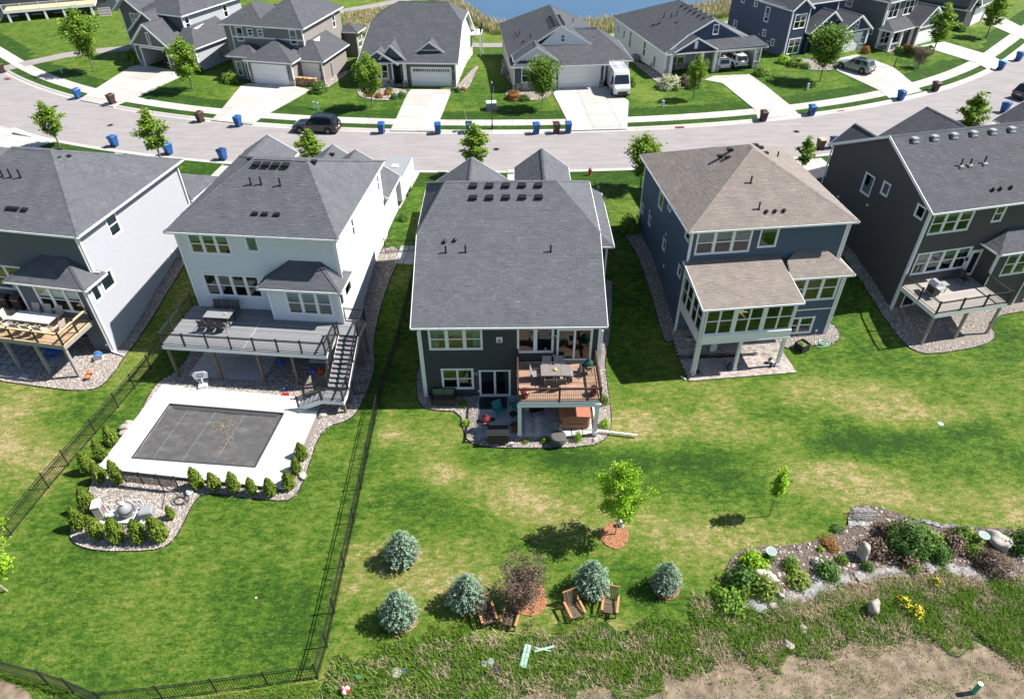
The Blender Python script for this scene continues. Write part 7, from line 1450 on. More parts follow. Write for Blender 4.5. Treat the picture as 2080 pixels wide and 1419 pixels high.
BAND = [(-8.59, 14.19), (-8.43, 15.25), (-7.40, 15.56), (-5.87, 16.01), (-3.83, 16.42), (-1.05, 16.49), (1.29, 16.76), (3.64, 16.94), (6.01, 17.06), (8.17, 17.24), (9.57, 18.18), (10.62, 18.51), (11.86, 17.72), (13.42, 18.12), (15.28, 18.57), (18.27, 19.31), (20.75, 19.84), (23.70, 19.26), (26.09, 19.51), (28.46, 18.94), (25.18, 13.90), (23.14, 14.88), (22.45, 15.46), (21.57, 16.03), (20.07, 16.30), (15.78, 16.17), (11.86, 15.48), (8.39, 14.96), (6.09, 14.32), (2.04, 14.05), (-0.14, 13.38), (-8.40, 12.73)]
drape('rough_ground', rough_edge(BAND[:23]+[(27.28, 17.12), (23.49, 8.40), (-7.72, 8.63)], .2), .022, M_LAWN, .8, kind='structure', label='rough soil under the tall grass strip')
blades('tall_grass', rough_edge(BAND, .45, .5, 8), 70000, .14, .42, .026, M_TALL, .75, mask=lambda v, x, y: v > .40 or random.random() < .25, label='green tall grass along the bottom edge')
blades('dry_straw', [(12.35, 17.76), (15.60, 18.79), (18.94, 19.72), (23.85, 19.53), (23.17, 18.72), (18.47, 18.63), (15.70, 17.73), (13.11, 17.12)], 3500, .2, .55, .02, M_STRAW, 1.0, label='pale straw lying along the fabric edge')
blades('dry_straw', GARDEN, 1500, .1, .4, .015, M_STRAW, 1.0, label='dead stalks in the garden bed')
blades('dry_straw', rough_edge(BAND, .3, .5, 9), 26000, .15, .5, .020, M_STRAW, .98, mask=lambda v, x, y: v < .36 or random.random() < .2, label='flattened dry straw among the tall grass')
LB_ = [(-24.59, 15.39), (-23.50, 15.07), (-21.93, 14.65), (-20.90, 14.38), (-19.62, 14.03), (-17.99, 13.42), (-15.53, 13.65), (-13.25, 13.97), (-11.03, 14.25), (-8.78, 14.54), (-8.25, 12.53), (-20.20, 12.63), (-21.64, 14.19), (-23.34, 14.80)]
blades('tall_grass', LB_, 12000, .12, .32, .02, M_TALL, .8, label='rough grass outside the fence in the lower left')
for q, nn in (((((15.61, 14.52), 1.0), ((14.74, 14.86), .5), ((18.38, 14.28), .35), ((19.15, 14.06), .5), ((18.01, 13.96), .6), ((13.29, 14.88), .4), ((11.37, 14.45), .4), ((21.13, 14.48), .5), ((9.58, 14.36), .35), ((14.26, 13.89), .4)), 0),):
    mb_poly = []
    for (c, r) in q: blades('weed_tuft', [(c[0]+r*math.cos(a)*1.3, c[1]+r*.5*math.sin(a)) for a in [k*.7 for k in range(9)]], int(260*r+40), .05, .15, .03, M_TALL, .8, label='green weed tufts on the bare dirt')
blades('weed_tuft', DIRT[:-2]+[(24.05, 13.49), (-0.14, 13.27)], 5000, .04, .13, .035, M_TALL, .9, mask=lambda v, x, y: v > .72, label='thin scatter of weeds on the bare dirt')
# reeds and cattails on the pond shore
SH = [(-11.37, 133.47), (-7.99, 127.73), (-5.65, 121.79), (-2.70, 116.28), (5.05, 113.60), (12.77, 113.88), (18.09, 117.95), (29.87, 121.86), (37.32, 125.49), (45.77, 131.41), (53.78, 139.85), (49.18, 142.88), (40.08, 136.45), (31.95, 131.91), (18.98, 124.80), (13.65, 123.04), (5.33, 120.80), (-2.81, 122.64), (-6.26, 131.13), (-9.46, 138.68), (-14.57, 145.35), (-17.26, 143.79)]
blades('reeds', SH, 17000, .7, 1.7, .09, M_STRAW, .45, label='dry reeds along the pond shore', mask=lambda v, x, y: random.random() < .5+.5*v)
blades('reeds', SH, 12000, .5, 1.3, .09, M_TALL, .5, label='green reeds along the pond shore')
blades('meadow', [(-29.03, 129.84), (-24.01, 132.48), (-18.35, 136.70), (-11.32, 132.75), (-7.39, 124.07), (-5.39, 114.64), (-14.13, 112.88), (-22.61, 115.57), (-26.62, 118.22)], 17000, .3, .9, .09, M_STRAW, .6, label='dry meadow between the trail and the pond', mask=lambda v, x, y: v > .35)
blades('meadow', [(-29.03, 129.84), (-24.01, 132.48), (-18.35, 136.70), (-11.32, 132.75), (-7.39, 124.07), (-5.39, 114.64), (-14.13, 112.88), (-22.61, 115.57), (-26.62, 118.22)], 9000, .3, .8, .09, M_TALL, .6, label='green meadow grass between the trail and the pond')

EDGE = DIRT[1:20]
EB = rough_edge([(x, y-.45) for x, y in EDGE]+[(x, y+.5) for x, y in EDGE[::-1]], .3, .5, 12)
blades('dry_straw', EB, 6500, .08, .35, .022, M_STRAW, .95, label='straw fringe along the dirt edge')
blades('tall_grass', EB, 4500, .08, .28, .024, M_TALL, .85, label='grass fringe along the dirt edge', mask=lambda v, x, y: v > .5)

# ------------------------------------------------------------------ pool
pd = empty('pool_deck', label='bright pale concrete deck round the covered pool', kind='structure')
PY = math.atan2(31.26-32.22, -14.55+22.16)
PC = [(-22.16, 32.22), (-14.55, 31.26), (-15.09, 26.8), (-22.63, 27.61)]
def quad_cut(outer, inner):   # four trapezoid rings round the pool
    res = []
    for i in range(4): j = (i+1) % 4; res.append([outer[i], outer[j], inner[j], inner[i]])
    return res
OUT4 = [(-23.45, 34.15), (-12.35, 32.6), (-13.0, 25.2), (-24.35, 26.85)]
zpool = lambda x, y: -2.5
for q in quad_cut(OUT4, PC): slabs(pd, q, PC[0], PY, 2.6, 2.6, .11, M_CONCW, zf=zpool, gap=.01, off=(.1, .2))
m = mat('pool_cover_mesh', (.075, .074, .075), .7, var=.12, nscale=2.2, bump=.3, bscale=25); N = m.node_tree.nodes; L = m.node_tree.links; b = N['Principled BSDF']; src = b.inputs['Base Color'].links[0].from_socket
geo = N.new('ShaderNodeTexCoord'); na = noise(.7, 7, .75, (1, 2.2, 1)); nb_ = noise(6, 5, .8, (1, 3, 1))
mx = N.new('ShaderNodeMix'); mx.data_type = 'RGBA'; L.new(src, mx.inputs[6]); mx.inputs[7].default_value = (.22, .20, .165, 1)
cr = N.new('ShaderNodeValToRGB'); cr.color_ramp.elements[0].position = .50; cr.color_ramp.elements[1].position = .80; ad = math_('ADD', math_('MULTIPLY', na.outputs[0], .62), math_('MULTIPLY', nb_.outputs[0], .40)); L.new(ad, cr.inputs[0]); L.new(cr.outputs[0], mx.inputs[0]); L.new(mx.outputs[2], b.inputs['Base Color'])
pool = empty('swimming_pool', (*PC[0], -2.4), 0, 'rectangular pool under a dusty charcoal winter cover', 'pool')
mb = MB(); ox, oy = PC[0]; n1_, n2_ = 26, 16
def pq(u, v, z): a = [PC[0][k]*(1-u)+PC[1][k]*u for k in (0, 1)]; c = [PC[3][k]*(1-u)+PC[2][k]*u for k in (0, 1)]; return (a[0]*(1-v)+c[0]*v-ox, a[1]*(1-v)+c[1]*v-oy, z)
hz = lambda u, v: -.07+.02*math.sin(u*9)*math.sin(v*7)+.012*math.sin(u*31+v*17)
for i in range(n1_):
    for j in range(n2_): mb.face([pq(i/n1_, j/n2_, hz(i/n1_, j/n2_)), pq(i/n1_, (j+1)/n2_, hz(i/n1_, (j+1)/n2_)), pq((i+1)/n1_, (j+1)/n2_, hz((i+1)/n1_, (j+1)/n2_)), pq((i+1)/n1_, j/n2_, hz((i+1)/n1_, j/n2_))])
mb.build('pool_cover', m, pool, smooth=True)
M_CEDGE = mat('cover_edge', (.05, .052, .056), .6, var=.15, nscale=6)
for i in range(4):
    a = pq(*[(0, 0), (1, 0), (1, 1), (0, 1)][i], 0); b_ = pq(*[(1, 0), (1, 1), (0, 1), (0, 0)][i], 0); mb = MB(); mb.beam((a[0], a[1], .03), (b_[0], b_[1], .03), .07, .07); mb.build('cover_track', M_CEDGE, pool)
for v0 in (.05,): mb = MB(); mb.face([pq(.03, .0, .0), pq(.97, .0, .0), pq(.95, v0+.02, -.035), pq(.05, v0+.02, -.035)]); mb.build('cover_fold', M_CEDGE, pool)
for u in (.18, .42, .68): mb = MB(); mb.beam(pq(u, .05, -.045), pq(u-.02, .97, -.045), .012, .01); mb.build('cover_seam', M_GPLAS, pool)
blades('leaf_litter', [W(PC[0], PY, x, y) for x, y in ((3.2, -.7), (5.0, -.9), (5.6, -2.2), (5.4, -3.9), (4.9, -3.9), (4.9, -2.2), (3.0, -1.2))], 900, .06, .25, .012, M_STRAW, 1.0, label='straw litter blown onto the pool cover', mask=lambda v, x, y: v > .35).location.z = .08
# ------------------------------------------------------------------ wheeled carts
def cart(body_m, lid_m):
    root = empty('wheeled_cart'); mb = MB(); w0, w1, d0, d1, h = .24, .30, .26, .37, .98
    n = 4
    lo = [(-w0, -d0, .04), (w0, -d0, .04), (w0, d0*.8, .04), (-w0, d0*.8, .04)]; hi = [(-w1, -d1, h), (w1, -d1, h), (w1, d1, h), (-w1, d1, h)]
    mb.raw(lo+hi, [(3, 2, 1, 0), (0, 1, 5, 4), (1, 2, 6, 5), (2, 3, 7, 6), (3, 0, 4, 7)]); mb.box(-w1-.02, -d1-.02, h-.05, w1+.02, d1+.02, h); mb.box(-.14, -d1*.9-.03, .45, .14, -d1*.9+.05, .5)
    mb.build('cart_body', body_m, root)
    mb = MB(); mb.raw([(-w1-.03, -d1-.05, h+.005), (w1+.03, -d1-.05, h+.005), (w1+.03, d1+.03, h+.02), (-w1-.03, d1+.03, h+.02), (-w1+.03, -d1+.06, h+.06), (w1-.03, -d1+.06, h+.06), (w1-.04, d1-.05, h+.11), (-w1+.04, d1-.05, h+.11)], MB.BF); mb.beam((-w1, d1+.06, h+.02), (w1, d1+.06, h+.02), .03, .03); mb.build('lid', lid_m, root)
    for s in (-1, 1): mb = MB(); mb.cyl((s*.20, d0*.8, .13), (s*.28, d0*.8, .13), .13, n=12); mb.build('wheel', M_RUB, root)
    mb = MB(); mb.box(-.09, -d1-.004+.06, .62, .09, -d1+.07, .75); 
    return root
CT = {}
def put_cart(p, col, label, rz=0, tilt=0):
    if col not in CT: CT[col] = cart({'blue': M_BBLUE, 'brown': M_BBROWN, 'navy': M_BBLUE, 'light': M_BBLUE, 'tan': M_BBROWN}[col], {'blue': M_BBLUE, 'brown': M_BBROWN, 'navy': M_BBLUED, 'light': M_BLBLUE, 'tan': M_BTAN}[col]); c = CT[col]
    else: c = copy_tree(CT[col]); c.name = 'wheeled_cart'
    s = abs(sdist(*p)); z = .02+max(0, min(.12, (s-5.0)*.3)); c.location = (*p, z); c.rotation_euler = (0, 0, rz+random.uniform(-.15, .15)); c.scale = (1.08, 1.08, 1.06); tag(c, label, 'cart', 'wheeled carts at the kerb')
for p, c, lb, rz in (((-51.99, 83.37), 'blue', 'blue cart at the far kerb, leftmost of the far row', -.5), ((-46.85, 81.09), 'brown', 'brown cart at the kerb end of the open garage driveway', -.45), ((-34.49, 75.40), 'brown', 'brown cart between the left kerb drain and the taupe house driveway', -.3), ((-29.82, 73.98), 'blue', 'blue cart standing before the wide taupe house driveway', -.2), ((-13.77, 71.64), 'blue', 'blue cart right of the parked black car', -.05), ((-7.71, 71.37), 'blue', 'small blue cart at the foot of the straight narrow driveway', 0),
      ((-4.39, 71.52), 'navy', 'blue cart with a dark lid left of the street lamp', 0), ((2.78, 71.13), 'blue', 'left blue cart of the trio beside the van driveway', .05), ((4.94, 71.22), 'brown', 'brown cart between two blue carts', .05), ((6.21, 71.32), 'blue', 'right blue cart of the trio beside the van driveway', .05), ((27.85, 74.16), 'brown', 'brown cart at the kerb before the two white cars', .2), ((33.69, 75.74), 'blue', 'blue cart left of a kerb drain on the right', .25), ((45.70, 80.30), 'blue', 'blue cart at the end of the crossover driveway', .4), ((51.16, 83.23), 'brown', 'dark brown cart on the right far kerb', .4), ((63.61, 91.32), 'light', 'blue cart with a pale blue lid on the far kerb, far right', .5), ((68.05, 95.00), 'blue', 'blue cart nearest the right edge on the far kerb', .5),
      ((-41.06, 68.66), 'blue', 'blue cart at the near kerb, leftmost of the near row', 2.7), ((-34.60, 66.52), 'blue', 'blue cart half hidden by a street tree', 2.8), ((-28.63, 65.07), 'navy', 'blue cart with a dark lid at the near kerb left of the white house', 2.9), ((31.33, 66.33), 'tan', 'brown cart with a tan lid beside the dark roof peak', 3.3), ((32.76, 66.68), 'navy', 'blue cart pressed against the tan lidded one', 3.3), ((50.36, 73.55), 'light', 'blue cart with a pale blue lid at the near kerb', 3.5), ((55.48, 76.12), 'blue', 'blue cart standing apart on the near kerb, far right', 3.6), ((-67.18, 93.72), 'brown', 'tall brown cart cut off by the left edge', -.7)):
    put_cart(p, c, lb, rz+math.pi*0)
# ------------------------------------------------------------------ vehicles
def loft(mb, secs, m=0, t=.5, close=True):
    for a, b in zip(secs[:-1], secs[1:]):
        for k in range(len(a)-1): mb.face([a[k], b[k], b[k+1], a[k+1]], m, t)
    if close: mb.face(secs[0][::-1], m, t); mb.face(secs[-1], m, t)
def car(name, label, cat, p, rz, L_, Wd, Hh, paint, z=0.0, kind='suv', group=None):
    root = empty(name, (*p, z), rz, label, cat, group); w = Wd/2; hood = Hh*.60 if kind != 'van' else Hh*.50
    # body: x is forward
    if kind == 'van': st = [(-.5, .92, 1.25), (-.49, 1, 1.3), (.30, 1, 1.3), (.42, .98, 1.22), (.49, .90, 1.0), (.5, .8, .8)]
    else: st = [(-.5, .86, hood*.92), (-.485, .95, hood*.99), (-.40, 1, hood), (.15, 1, hood*.98), (.22, 1, hood*.95), (.40, .97, hood*.88), (.475, .90, hood*.74), (.5, .78, hood*.58)]
    secs = []
    for fx, fw, zb in st:
        x = fx*L_; ww = w*fw; secs.append([(x, -ww*.93, .22), (x, -ww, .42), (x, -ww*1.0, zb*.62), (x, -ww*.97, zb*.93), (x, -ww*.88, zb), (x, 0, zb+.03), (x, ww*.88, zb), (x, ww*.97, zb*.93), (x, ww, zb*.62), (x, ww, .42), (x, ww*.93, .22)])
    mb = MB(); loft(mb, secs); o = mb.build('body', paint, root, smooth=False)
    if kind == 'van': gs = [(-.495, 0, 0), (-.48, .97, .93), (.24, 1, .95), (.30, .93, .9), (.40, .05, .8)]
    else: gs = [(-.47, 0, 0), (-.40, .93, .80), (-.1, 1, .84), (.04, .97, .82), (.20, 0, 0)]
    zb0 = hood if kind != 'van' else 1.25
    secs = []; 
    for fx, fz, fw in gs:
        x = fx*L_; zt = zb0-.04+(Hh-zb0+.04)*fz; wt = w*(.90-.16*fz) if kind != 'van' else w*(.98-.10*fz)
        secs.append([(x, -w*(.93 if kind != 'van' else .98), zb0-.04), (x, -wt, zt-.05*fz), (x, -wt*.8, zt), (x, wt*.8, zt), (x, wt, zt-.05*fz), (x, w*(.93 if kind != 'van' else .98), zb0-.04)])
    mb = MB(); loft(mb, secs); mb.build('cabin', paint, root)
    def gl(pts, mt=M_CGLASS, nm='window'): mb = MB(); mb.face(pts); mb.build(nm, mt, root)
    if kind != 'van':
        zt = Hh-.05; zl = zb0+.02; wb, wt = w*.935, w*.765
        for s in (-1, 1):
            gl([(-.385*L_, s*(wb-.035), zl+.02), (-.22*L_, s*(wb-.02), zl), (-.22*L_, s*(wt+.045), zt-.09), (-.36*L_, s*(wt+.05), zt-.12)]); gl([(-.20*L_, s*(wb-.02), zl), (-.03*L_, s*(wb-.02), zl), (-.03*L_, s*(wt+.045), zt-.08), (-.20*L_, s*(wt+.045), zt-.08)]); gl([(-.01*L_, s*(wb-.02), zl), (.16*L_, s*(wb-.02), zl), (.06*L_, s*(wt+.07), zt-.12), (-.01*L_, s*(wt+.045), zt-.08)])
        gl([(.188*L_+.03, -w*.80, zb0+.04), (.188*L_+.03, w*.80, zb0+.04), (.055*L_+.02, w*.64, Hh-.06), (.055*L_+.02, -w*.64, Hh-.06)], nm='windscreen')
        gl([(-.462*L_-.02, -w*.72, zb0+.05), (-.462*L_-.02, w*.72, zb0+.05), (-.407*L_-.02, w*.62, Hh-.13), (-.407*L_-.02, -w*.62, Hh-.13)], nm='rear_window')
        for s in (-1, 1): mb = MB(); mb.beam((-.36*L_, s*w*.62, Hh+.02), (.0*L_, s*w*.62, Hh+.03), .04, .04); mb.build('roof_rail', M_BLACK if paint is M_CBLACK else M_CHROME, root)
        mb = MB(); mb.face([(-.25*L_, -w*.45, Hh-.006+.01), (-.02*L_, -w*.45, Hh+.006), (-.02*L_, w*.45, Hh+.006), (-.25*L_, w*.45, Hh+.004)]); mb.build('sunroof', M_CGLASS, root)
    else:
        gl([(.402*L_+.02, -w*.86, 1.34), (.402*L_+.02, w*.86, 1.34), (.331*L_+.03, w*.76, Hh-.42), (.331*L_+.03, -w*.76, Hh-.42)], nm='windscreen')
        for s in (-1, 1): gl([(.20*L_, s*(w*.985+.01), 1.28), (.37*L_, s*(w*.985+.005), 1.28), (.30*L_, s*(w*.93), Hh-.62), (.20*L_, s*(w*.94+.01), Hh-.62)]); mb = MB(); mb.box(.33*L_, s*w*1.02, 1.25, .36*L_, s*(w*1.02+.22), 1.55); mb.build('wing_mirror', M_BLACK, root)
    x0 = .5*L_
    mb = MB(); mb.box(x0-.12, -w*.55, .38, x0+.015, w*.55, .62); mb.build('grille', M_BLACK, root)
    mb = MB(); mb.box(x0-.2, -w*.86, .2, x0+.03, w*.86, .36); mb.build('bumper', M_BLACK, root); mb = MB(); mb.box(-x0-.03, -w*.9, .24, -x0+.1, w*.9, .46); mb.build('bumper', M_BLACK, root)
    for s in (-1, 1):
        mb = MB(); mb.box(x0-.22, s*w*.62, .58, x0-.02, s*w*.88, .74 if kind != 'van' else .9); mb.build('headlight', M_HEAD, root)
        mb = MB(); mb.box(-x0-.012, s*w*.66, hood*.62 if kind != 'van' else 1.0, -x0+.12, s*w*.96, hood*.86 if kind != 'van' else 1.4); mb.build('tail_light', M_TAIL, root)
    mb = MB(); mb.box(-x0-.035, -.26, .55, -x0-.01, .26, .67); mb.build('number_plate', M_WPLAS, root)
    r = .36
    for fx in (-.31, .315):
        for s in (-1, 1):
            mb = MB(); mb.cyl((fx*L_, s*(w-.2), r+.02), (fx*L_, s*(w+.006), r+.02), r+.08, n=20); mb.build('wheel_arch', M_RUB, root)
            mb = MB(); mb.cyl((fx*L_, s*(w-.2), r), (fx*L_, s*(w+.02), r), r, n=20); wh = mb.build('wheel', M_RUB, root)
            mb = MB()
            for k in range(7): a = k*2*math.pi/7; mb.beam((fx*L_, s*(w+.028), r), (fx*L_+math.cos(a)*r*.66, s*(w+.028), r+math.sin(a)*r*.66), .05, .02)
            mb.cyl((fx*L_, s*(w+.0), r), (fx*L_, s*(w+.035), r), .07, n=8); mb.build('rim', M_CHROME, wh)
    if kind != 'van' and paint is not M_CBLACK or kind == 'suv':
        for s in (-1, 1): mb = MB(); mb.box(.14*L_, s*w*.97, hood-.02, .18*L_, s*(w*.97+.2), hood+.14); mb.build('wing_mirror', paint, root)
    return root
car('parked_car', 'glossy black SUV parked at the far kerb', 'car', (-20.88, 72.49), math.pi-.10, 4.95, 1.98, 1.72, M_CBLACK)
vn = car('cargo_van', 'white high roof van with ladder racks, nose towards the street', 'van', (12.92, 83.67), R_(4.5)-math.pi/2, 5.9, 2.05, 2.65, M_CWHITE, z=.5, kind='van')
for y in (-.78, -.28, .30, .80):
    mb = MB(); mb.beam((-2.7, y, 2.80), (1.3, y, 2.80), .035, .05); mb.build('ladder_rail', M_GALV, vn)
for y0_, y1_ in ((-.78, -.28), (.30, .80)):
    for k in range(12): mb = MB(); mb.beam((-2.5+k*.32, y0_, 2.80), (-2.5+k*.32, y1_, 2.80), .03, .03); mb.build('ladder_rung', M_GALV, vn)
for x in (-2.0, 0, 1.0): mb = MB(); mb.beam((x, -.95, 2.72), (x, .95, 2.72), .05, .05); mb.build('rack_bar', M_GALV, vn)
car('parked_car', 'sage silver crossover parked on the navy house driveway', 'car', (44.19, 90.33), R_(25)+math.pi/2+.25, 4.5, 1.85, 1.62, M_CSILV, z=.42)
def in_garage(o, yaw, x, y): return W(o, yaw, x, y)
car('parked_car', 'white SUV parked deeper in the open two car garage', 'car', W(*g5, 10.9, 2.6), R_(13)+math.pi/2, 4.7, 1.9, 1.65, M_CWHITE, z=.36)
car('parked_car', 'white sedan half behind the garage pillar in the open two car garage', 'car', W(*g5, 8.35, 2.3), R_(13)+math.pi/2, 4.6, 1.82, 1.45, M_CWHITE, z=.36)
car('parked_car', 'dark car inside the open gabled garage', 'car', W(*g1, 4.1, 3.2), R_(-23)+math.pi/2, 4.6, 1.85, 1.5, M_CBLACK, z=.40)
car('parked_car', 'black pickup cut off by the right edge of the street', 'car', (61.74, 81.13), R_(22)-math.pi/2*0, 5.2, 1.95, 1.7, M_CBLACK)
# enclosed trailer
t = empty('cargo_trailer', (*(-10.62, 59.38), .25), R_(-6.2)+math.pi/2, 'tall white enclosed trailer beside the white house', 'trailer'); t.location = (-10.15, 56.9, .25)
mb = MB(); mb.box(-2.6, -1.05, .5, 2.3, 1.05, 2.5); mb.build('box_body', M_WHITE, t); mb = MB(); mb.box(-2.58, -1.03, 2.5, 2.28, 1.03, 2.53); mb.build('roof_sheet', M_GPLAS, t)
mb = MB(); 
for s in (-1, 1): mb.beam((-2.6, s*1.05, 2.5), (2.3, s*1.05, 2.5), .06, .06); mb.beam((-2.6, s*1.05, .5), (2.3, s*1.05, .5), .05, .1)
mb.build('corner_rails', M_GALV, t)
for y in (-.9, .9):
    for x in (-.5, .45): mb = MB(); mb.cyl((x, y-.12, .34), (x, y+.16*(1 if y > 0 else 1), .34), .34, n=14); mb.build('wheel', M_RUB, t)
for x in (-1.4, -.2, 1.0): mb = MB(); mb.box(x-.01, -1.065, .55, x+.01, -1.05, 2.45); mb.build('panel_seam', M_GPLAS, t)
mb = MB(); mb.box(.9, -1.07, .7, 1.6, -1.055, 2.3); mb.build('side_door', M_WPLAS, t); mb = MB(); mb.box(-.3, -.3, 2.5, .3, .3, 2.6); mb.build('roof_vent', M_WPLAS, t)
# ------------------------------------------------------------------ street furniture
def lamp(p, h, label):
    r = empty('street_lamp', (*p, .15), 0, label, 'street lamp', 'street lamps'); mb = MB(); mb.cyl((0, 0, 0), (0, 0, .5), .12, .09, 10); mb.cyl((0, 0, .5), (0, 0, h-.4), .06, .045, 8); mb.build('pole', M_BLACK, r)
    mb = MB(); mb.lathe([(.06, h-.42), (.10, h-.36), (.17, h-.08), (.20, h-.06), (.12, h+.04), (.03, h+.12)], 10); mb.build('lantern', M_BLACK, r); mb = MB(); mb.lathe([(.10, h-.33), (.155, h-.1)], 10); mb.build('lens', M_WPLAS, r)
lamp((-1.92, 72.22), 4.9, 'black street lamp beside the cart with the dark lid'); lamp((49.88, 91.58), 4.6, 'black street lamp on the lawn of the dark grey-green house')
def ped(p, h, w_, label, mt, dome=True):
    r = empty('utility_pedestal', (*p, terr(*p)), .3, label, 'pedestal', 'utility pedestals'); mb = MB(); mb.box(-w_/2, -w_/2, -.05, w_/2, w_/2, h*.9); mb.build('housing', mt, r); mb = MB(); mb.box(-w_/2-.02, -w_/2-.02, h*.9, w_/2+.02, w_/2+.02, h*.94); mb.lathe([(w_*.5, h*.94), (w_*.3, h)], 8); mb.build('cap', mt, r); return r
ped((-22.45, 78.53), .85, .2, 'left one of the twin pale pedestals', M_GREENP); ped((-21.93, 78.22), .85, .2, 'right one of the twin pale pedestals', M_GREENP); ped((17.49, 78.14), .75, .25, 'green pedestal on the dry lawn right of the van', M_GREENP); ped((35.88, 83.47), .75, .2, 'pale pedestal under the full young tree', M_WPLAS); ped((52.35, 91.08), .9, .22, 'bluish pedestal beside the bare ornamental tree', M_GREENP); ped((-58.69, 92.73), .5, .2, 'small teal pedestal in a tree shadow, upper left', M_GREENP); ped((7.91, 56.87), .55, .18, 'small pale green pedestal near the hydrant', M_GREENP)
r = empty('transformer_box', (*(-2.12, 77.78), .3), .1, 'pale grey utility box with a dark painted shadow, left of the young tree', 'utility box'); mb = MB(); mb.box(-.55, -.45, 0, .55, .45, .75); mb.build('cabinet', M_GPLAS, r); mb = MB(); mb.box(-.58, -.5, .75, .58, .5, .82); mb.build('lid', M_WPLAS, r); mb = MB(); mb.box(-.85, -.7, -.08, .85, .6, .0); mb.build('pad', M_DARK, r)  # dark sheet round the foot is the box's shadow, put into colour
for p, h, lb in (((-1.85, 78.65), 2.2, 'thin marker whip beside the utility box'), ((-4.78, 74.46), 1.4, 'leaning thin marker stick near the cart with the dark lid')):
    mb = MB(); mb.cyl((0, 0, 0), (-.25 if h < 2 else .03, .1, h), .02, .012, 5); tag(mb.build('marker_stick', M_WPLAS, None, (*p, terr(*p))), lb, 'marker')
r = empty('fire_hydrant', (*(7.49, 60.43), terr(*(7.49, 60.43))), 0, 'red fire hydrant on the near grass', 'hydrant'); mb = MB(); mb.lathe([(.16, 0), (.16, .04), (.11, .06), (.11, .55), (.15, .57), (.15, .61), (.12, .66), (.04, .74)], 12); mb.build('barrel', M_RED, r)
for s in (-1, 1): mb = MB(); mb.cyl((s*.1, 0, .45), (s*.2, 0, .45), .06, n=8); mb.build('outlet', M_RED, r)
mb = MB(); mb.cyl((0, -.1, .42), (0, -.2, .42), .075, n=8); mb.build('outlet', M_RED, r); mb = MB(); mb.cyl((0, 0, .72), (0, 0, .82), .03, n=6); mb.build('top_nut', M_RED, r)
for i, (px, lb) in enumerate((((-44.26, 74.60), 'round manhole cover in the left part of the street'), ((-1.43, 67.04), 'round manhole cover in the middle of the street'), ((30.54, 71.04), 'round manhole cover in the right part of the street'), ((57.37, 82.61), 'faint manhole cover far right in the street'), ((-53.49, 80.68), 'dark patched cover near the left far kerb'))):
    mb = MB(); mb.cyl((0, 0, 0), (0, 0, .012), .42, n=20); o = mb.build('manhole_cover', M_IRON, None, (*px, .001)); tag(o, lb, 'manhole cover', 'manhole covers'); mb = MB(); mb.lathe([(.30, .012), (.30, .016), (.26, .016), (.26, .012)], 18); mb.build('ring', M_IRON, o)
for px, lb, rz in (((-42.50, 78.57), 'rusty kerb drain left of a brown cart', -.35), ((-2.79, 70.85), 'rusty kerb drain right of the street lamp', 0), ((18.35, 72.55), 'rusty kerb drain before the dry lawn', .12), ((37.47, 77.17), 'rusty kerb drain in front of the navy house', .3), ((-65.00, 91.04), 'dark kerb drain near the left edge', -.6)):
    r = empty('storm_drain', (*px, .03), rz, lb, 'drain', 'storm drains'); mb = MB(); mb.box(-.5, -.28, -.03, .5, .28, .0); mb.build('drain_frame', M_RUST, r)
    for k in range(6): mb = MB(); mb.box(-.42+k*.15, -.22, 0, -.36+k*.15, .22, .03); mb.build('bar', M_RUST, r)
# firewood stack
r = empty('firewood_stack', (*W(*g2, 6.9, .6), .38), R_(-13.5), 'stack of split firewood before the narrow white garage door', 'firewood')
k = 0
for row in range(6):
    for i in range(15):
        mb = MB(); rr = random.uniform(.07, .11); y0_ = random.uniform(-.3, -.2); mb.cyl((0, y0_, 0), (0, .25, 0), rr, rr*.9, 6, 0, random.random()); mb.build('log', M_PSTONE, r, (-1.55+i*.215+(row % 2)*.1, 0, .1+row*.175))
# ------------------------------------------------------------------ back yard furniture
def at3(o, yaw, x, y): return W(o, yaw, x, y)
def slat_chair(label, p, rz):
    r = empty('slatted_armchair', (*p, terr(*p)+.02), rz, label, 'chair', 'wooden slatted lounge chairs')
    for s in (-1, 1):
        mb = MB(); mb.beam((s*.33, -.40, 0), (s*.33, -.36, .56), .06, .05, 0, .3); mb.build('leg', M_STAIN, r); mb = MB(); mb.beam((s*.33, .38, 0), (s*.33, .44, .75), .06, .05, 0, .3); mb.build('leg', M_STAIN, r)
        mb = MB(); mb.beam((s*.36, -.46, .58), (s*.36, .46, .60), .11, .035, 0, .95); mb.build('armrest', M_STAIN, r)
        mb = MB(); mb.beam((s*.29, -.42, .36), (s*.29, .42, .22), .04, .07, 0, .35); mb.build('seat_rail', M_STAIN, r)
    for k in range(8): mb = MB(); u = k/7; mb.box(-.30, -.42+u*.74, .39-u*.12, .30, -.35+u*.74, .412-u*.12, 0, random.uniform(.2, .45)); mb.build('seat_slat', M_STAIN, r)
    for k in range(7): mb = MB(); x = -.27+k*.09; mb.beam((x, .36, .28), (x, .66, .95), .055, .02, 0, random.uniform(.2, .5), up=(0, 1, 0)); mb.build('back_slat', M_STAIN, r)
    mb = MB(); mb.beam((-.34, .675, .98), (.34, .675, .98), .045, .07, 0, .9); mb.build('top_rail', M_STAIN, r); mb = MB(); mb.beam((-.30, -.42, .34), (.30, -.42, .34), .03, .09, 0, .4); mb.build('front_rail', M_STAIN, r)
    return r
slat_chair('slatted wooden chair left of the purple shrub', (-1.30, 17.48), .32); slat_chair('slatted wooden chair just below the purple shrub', (-0.16, 17.32), -.32)
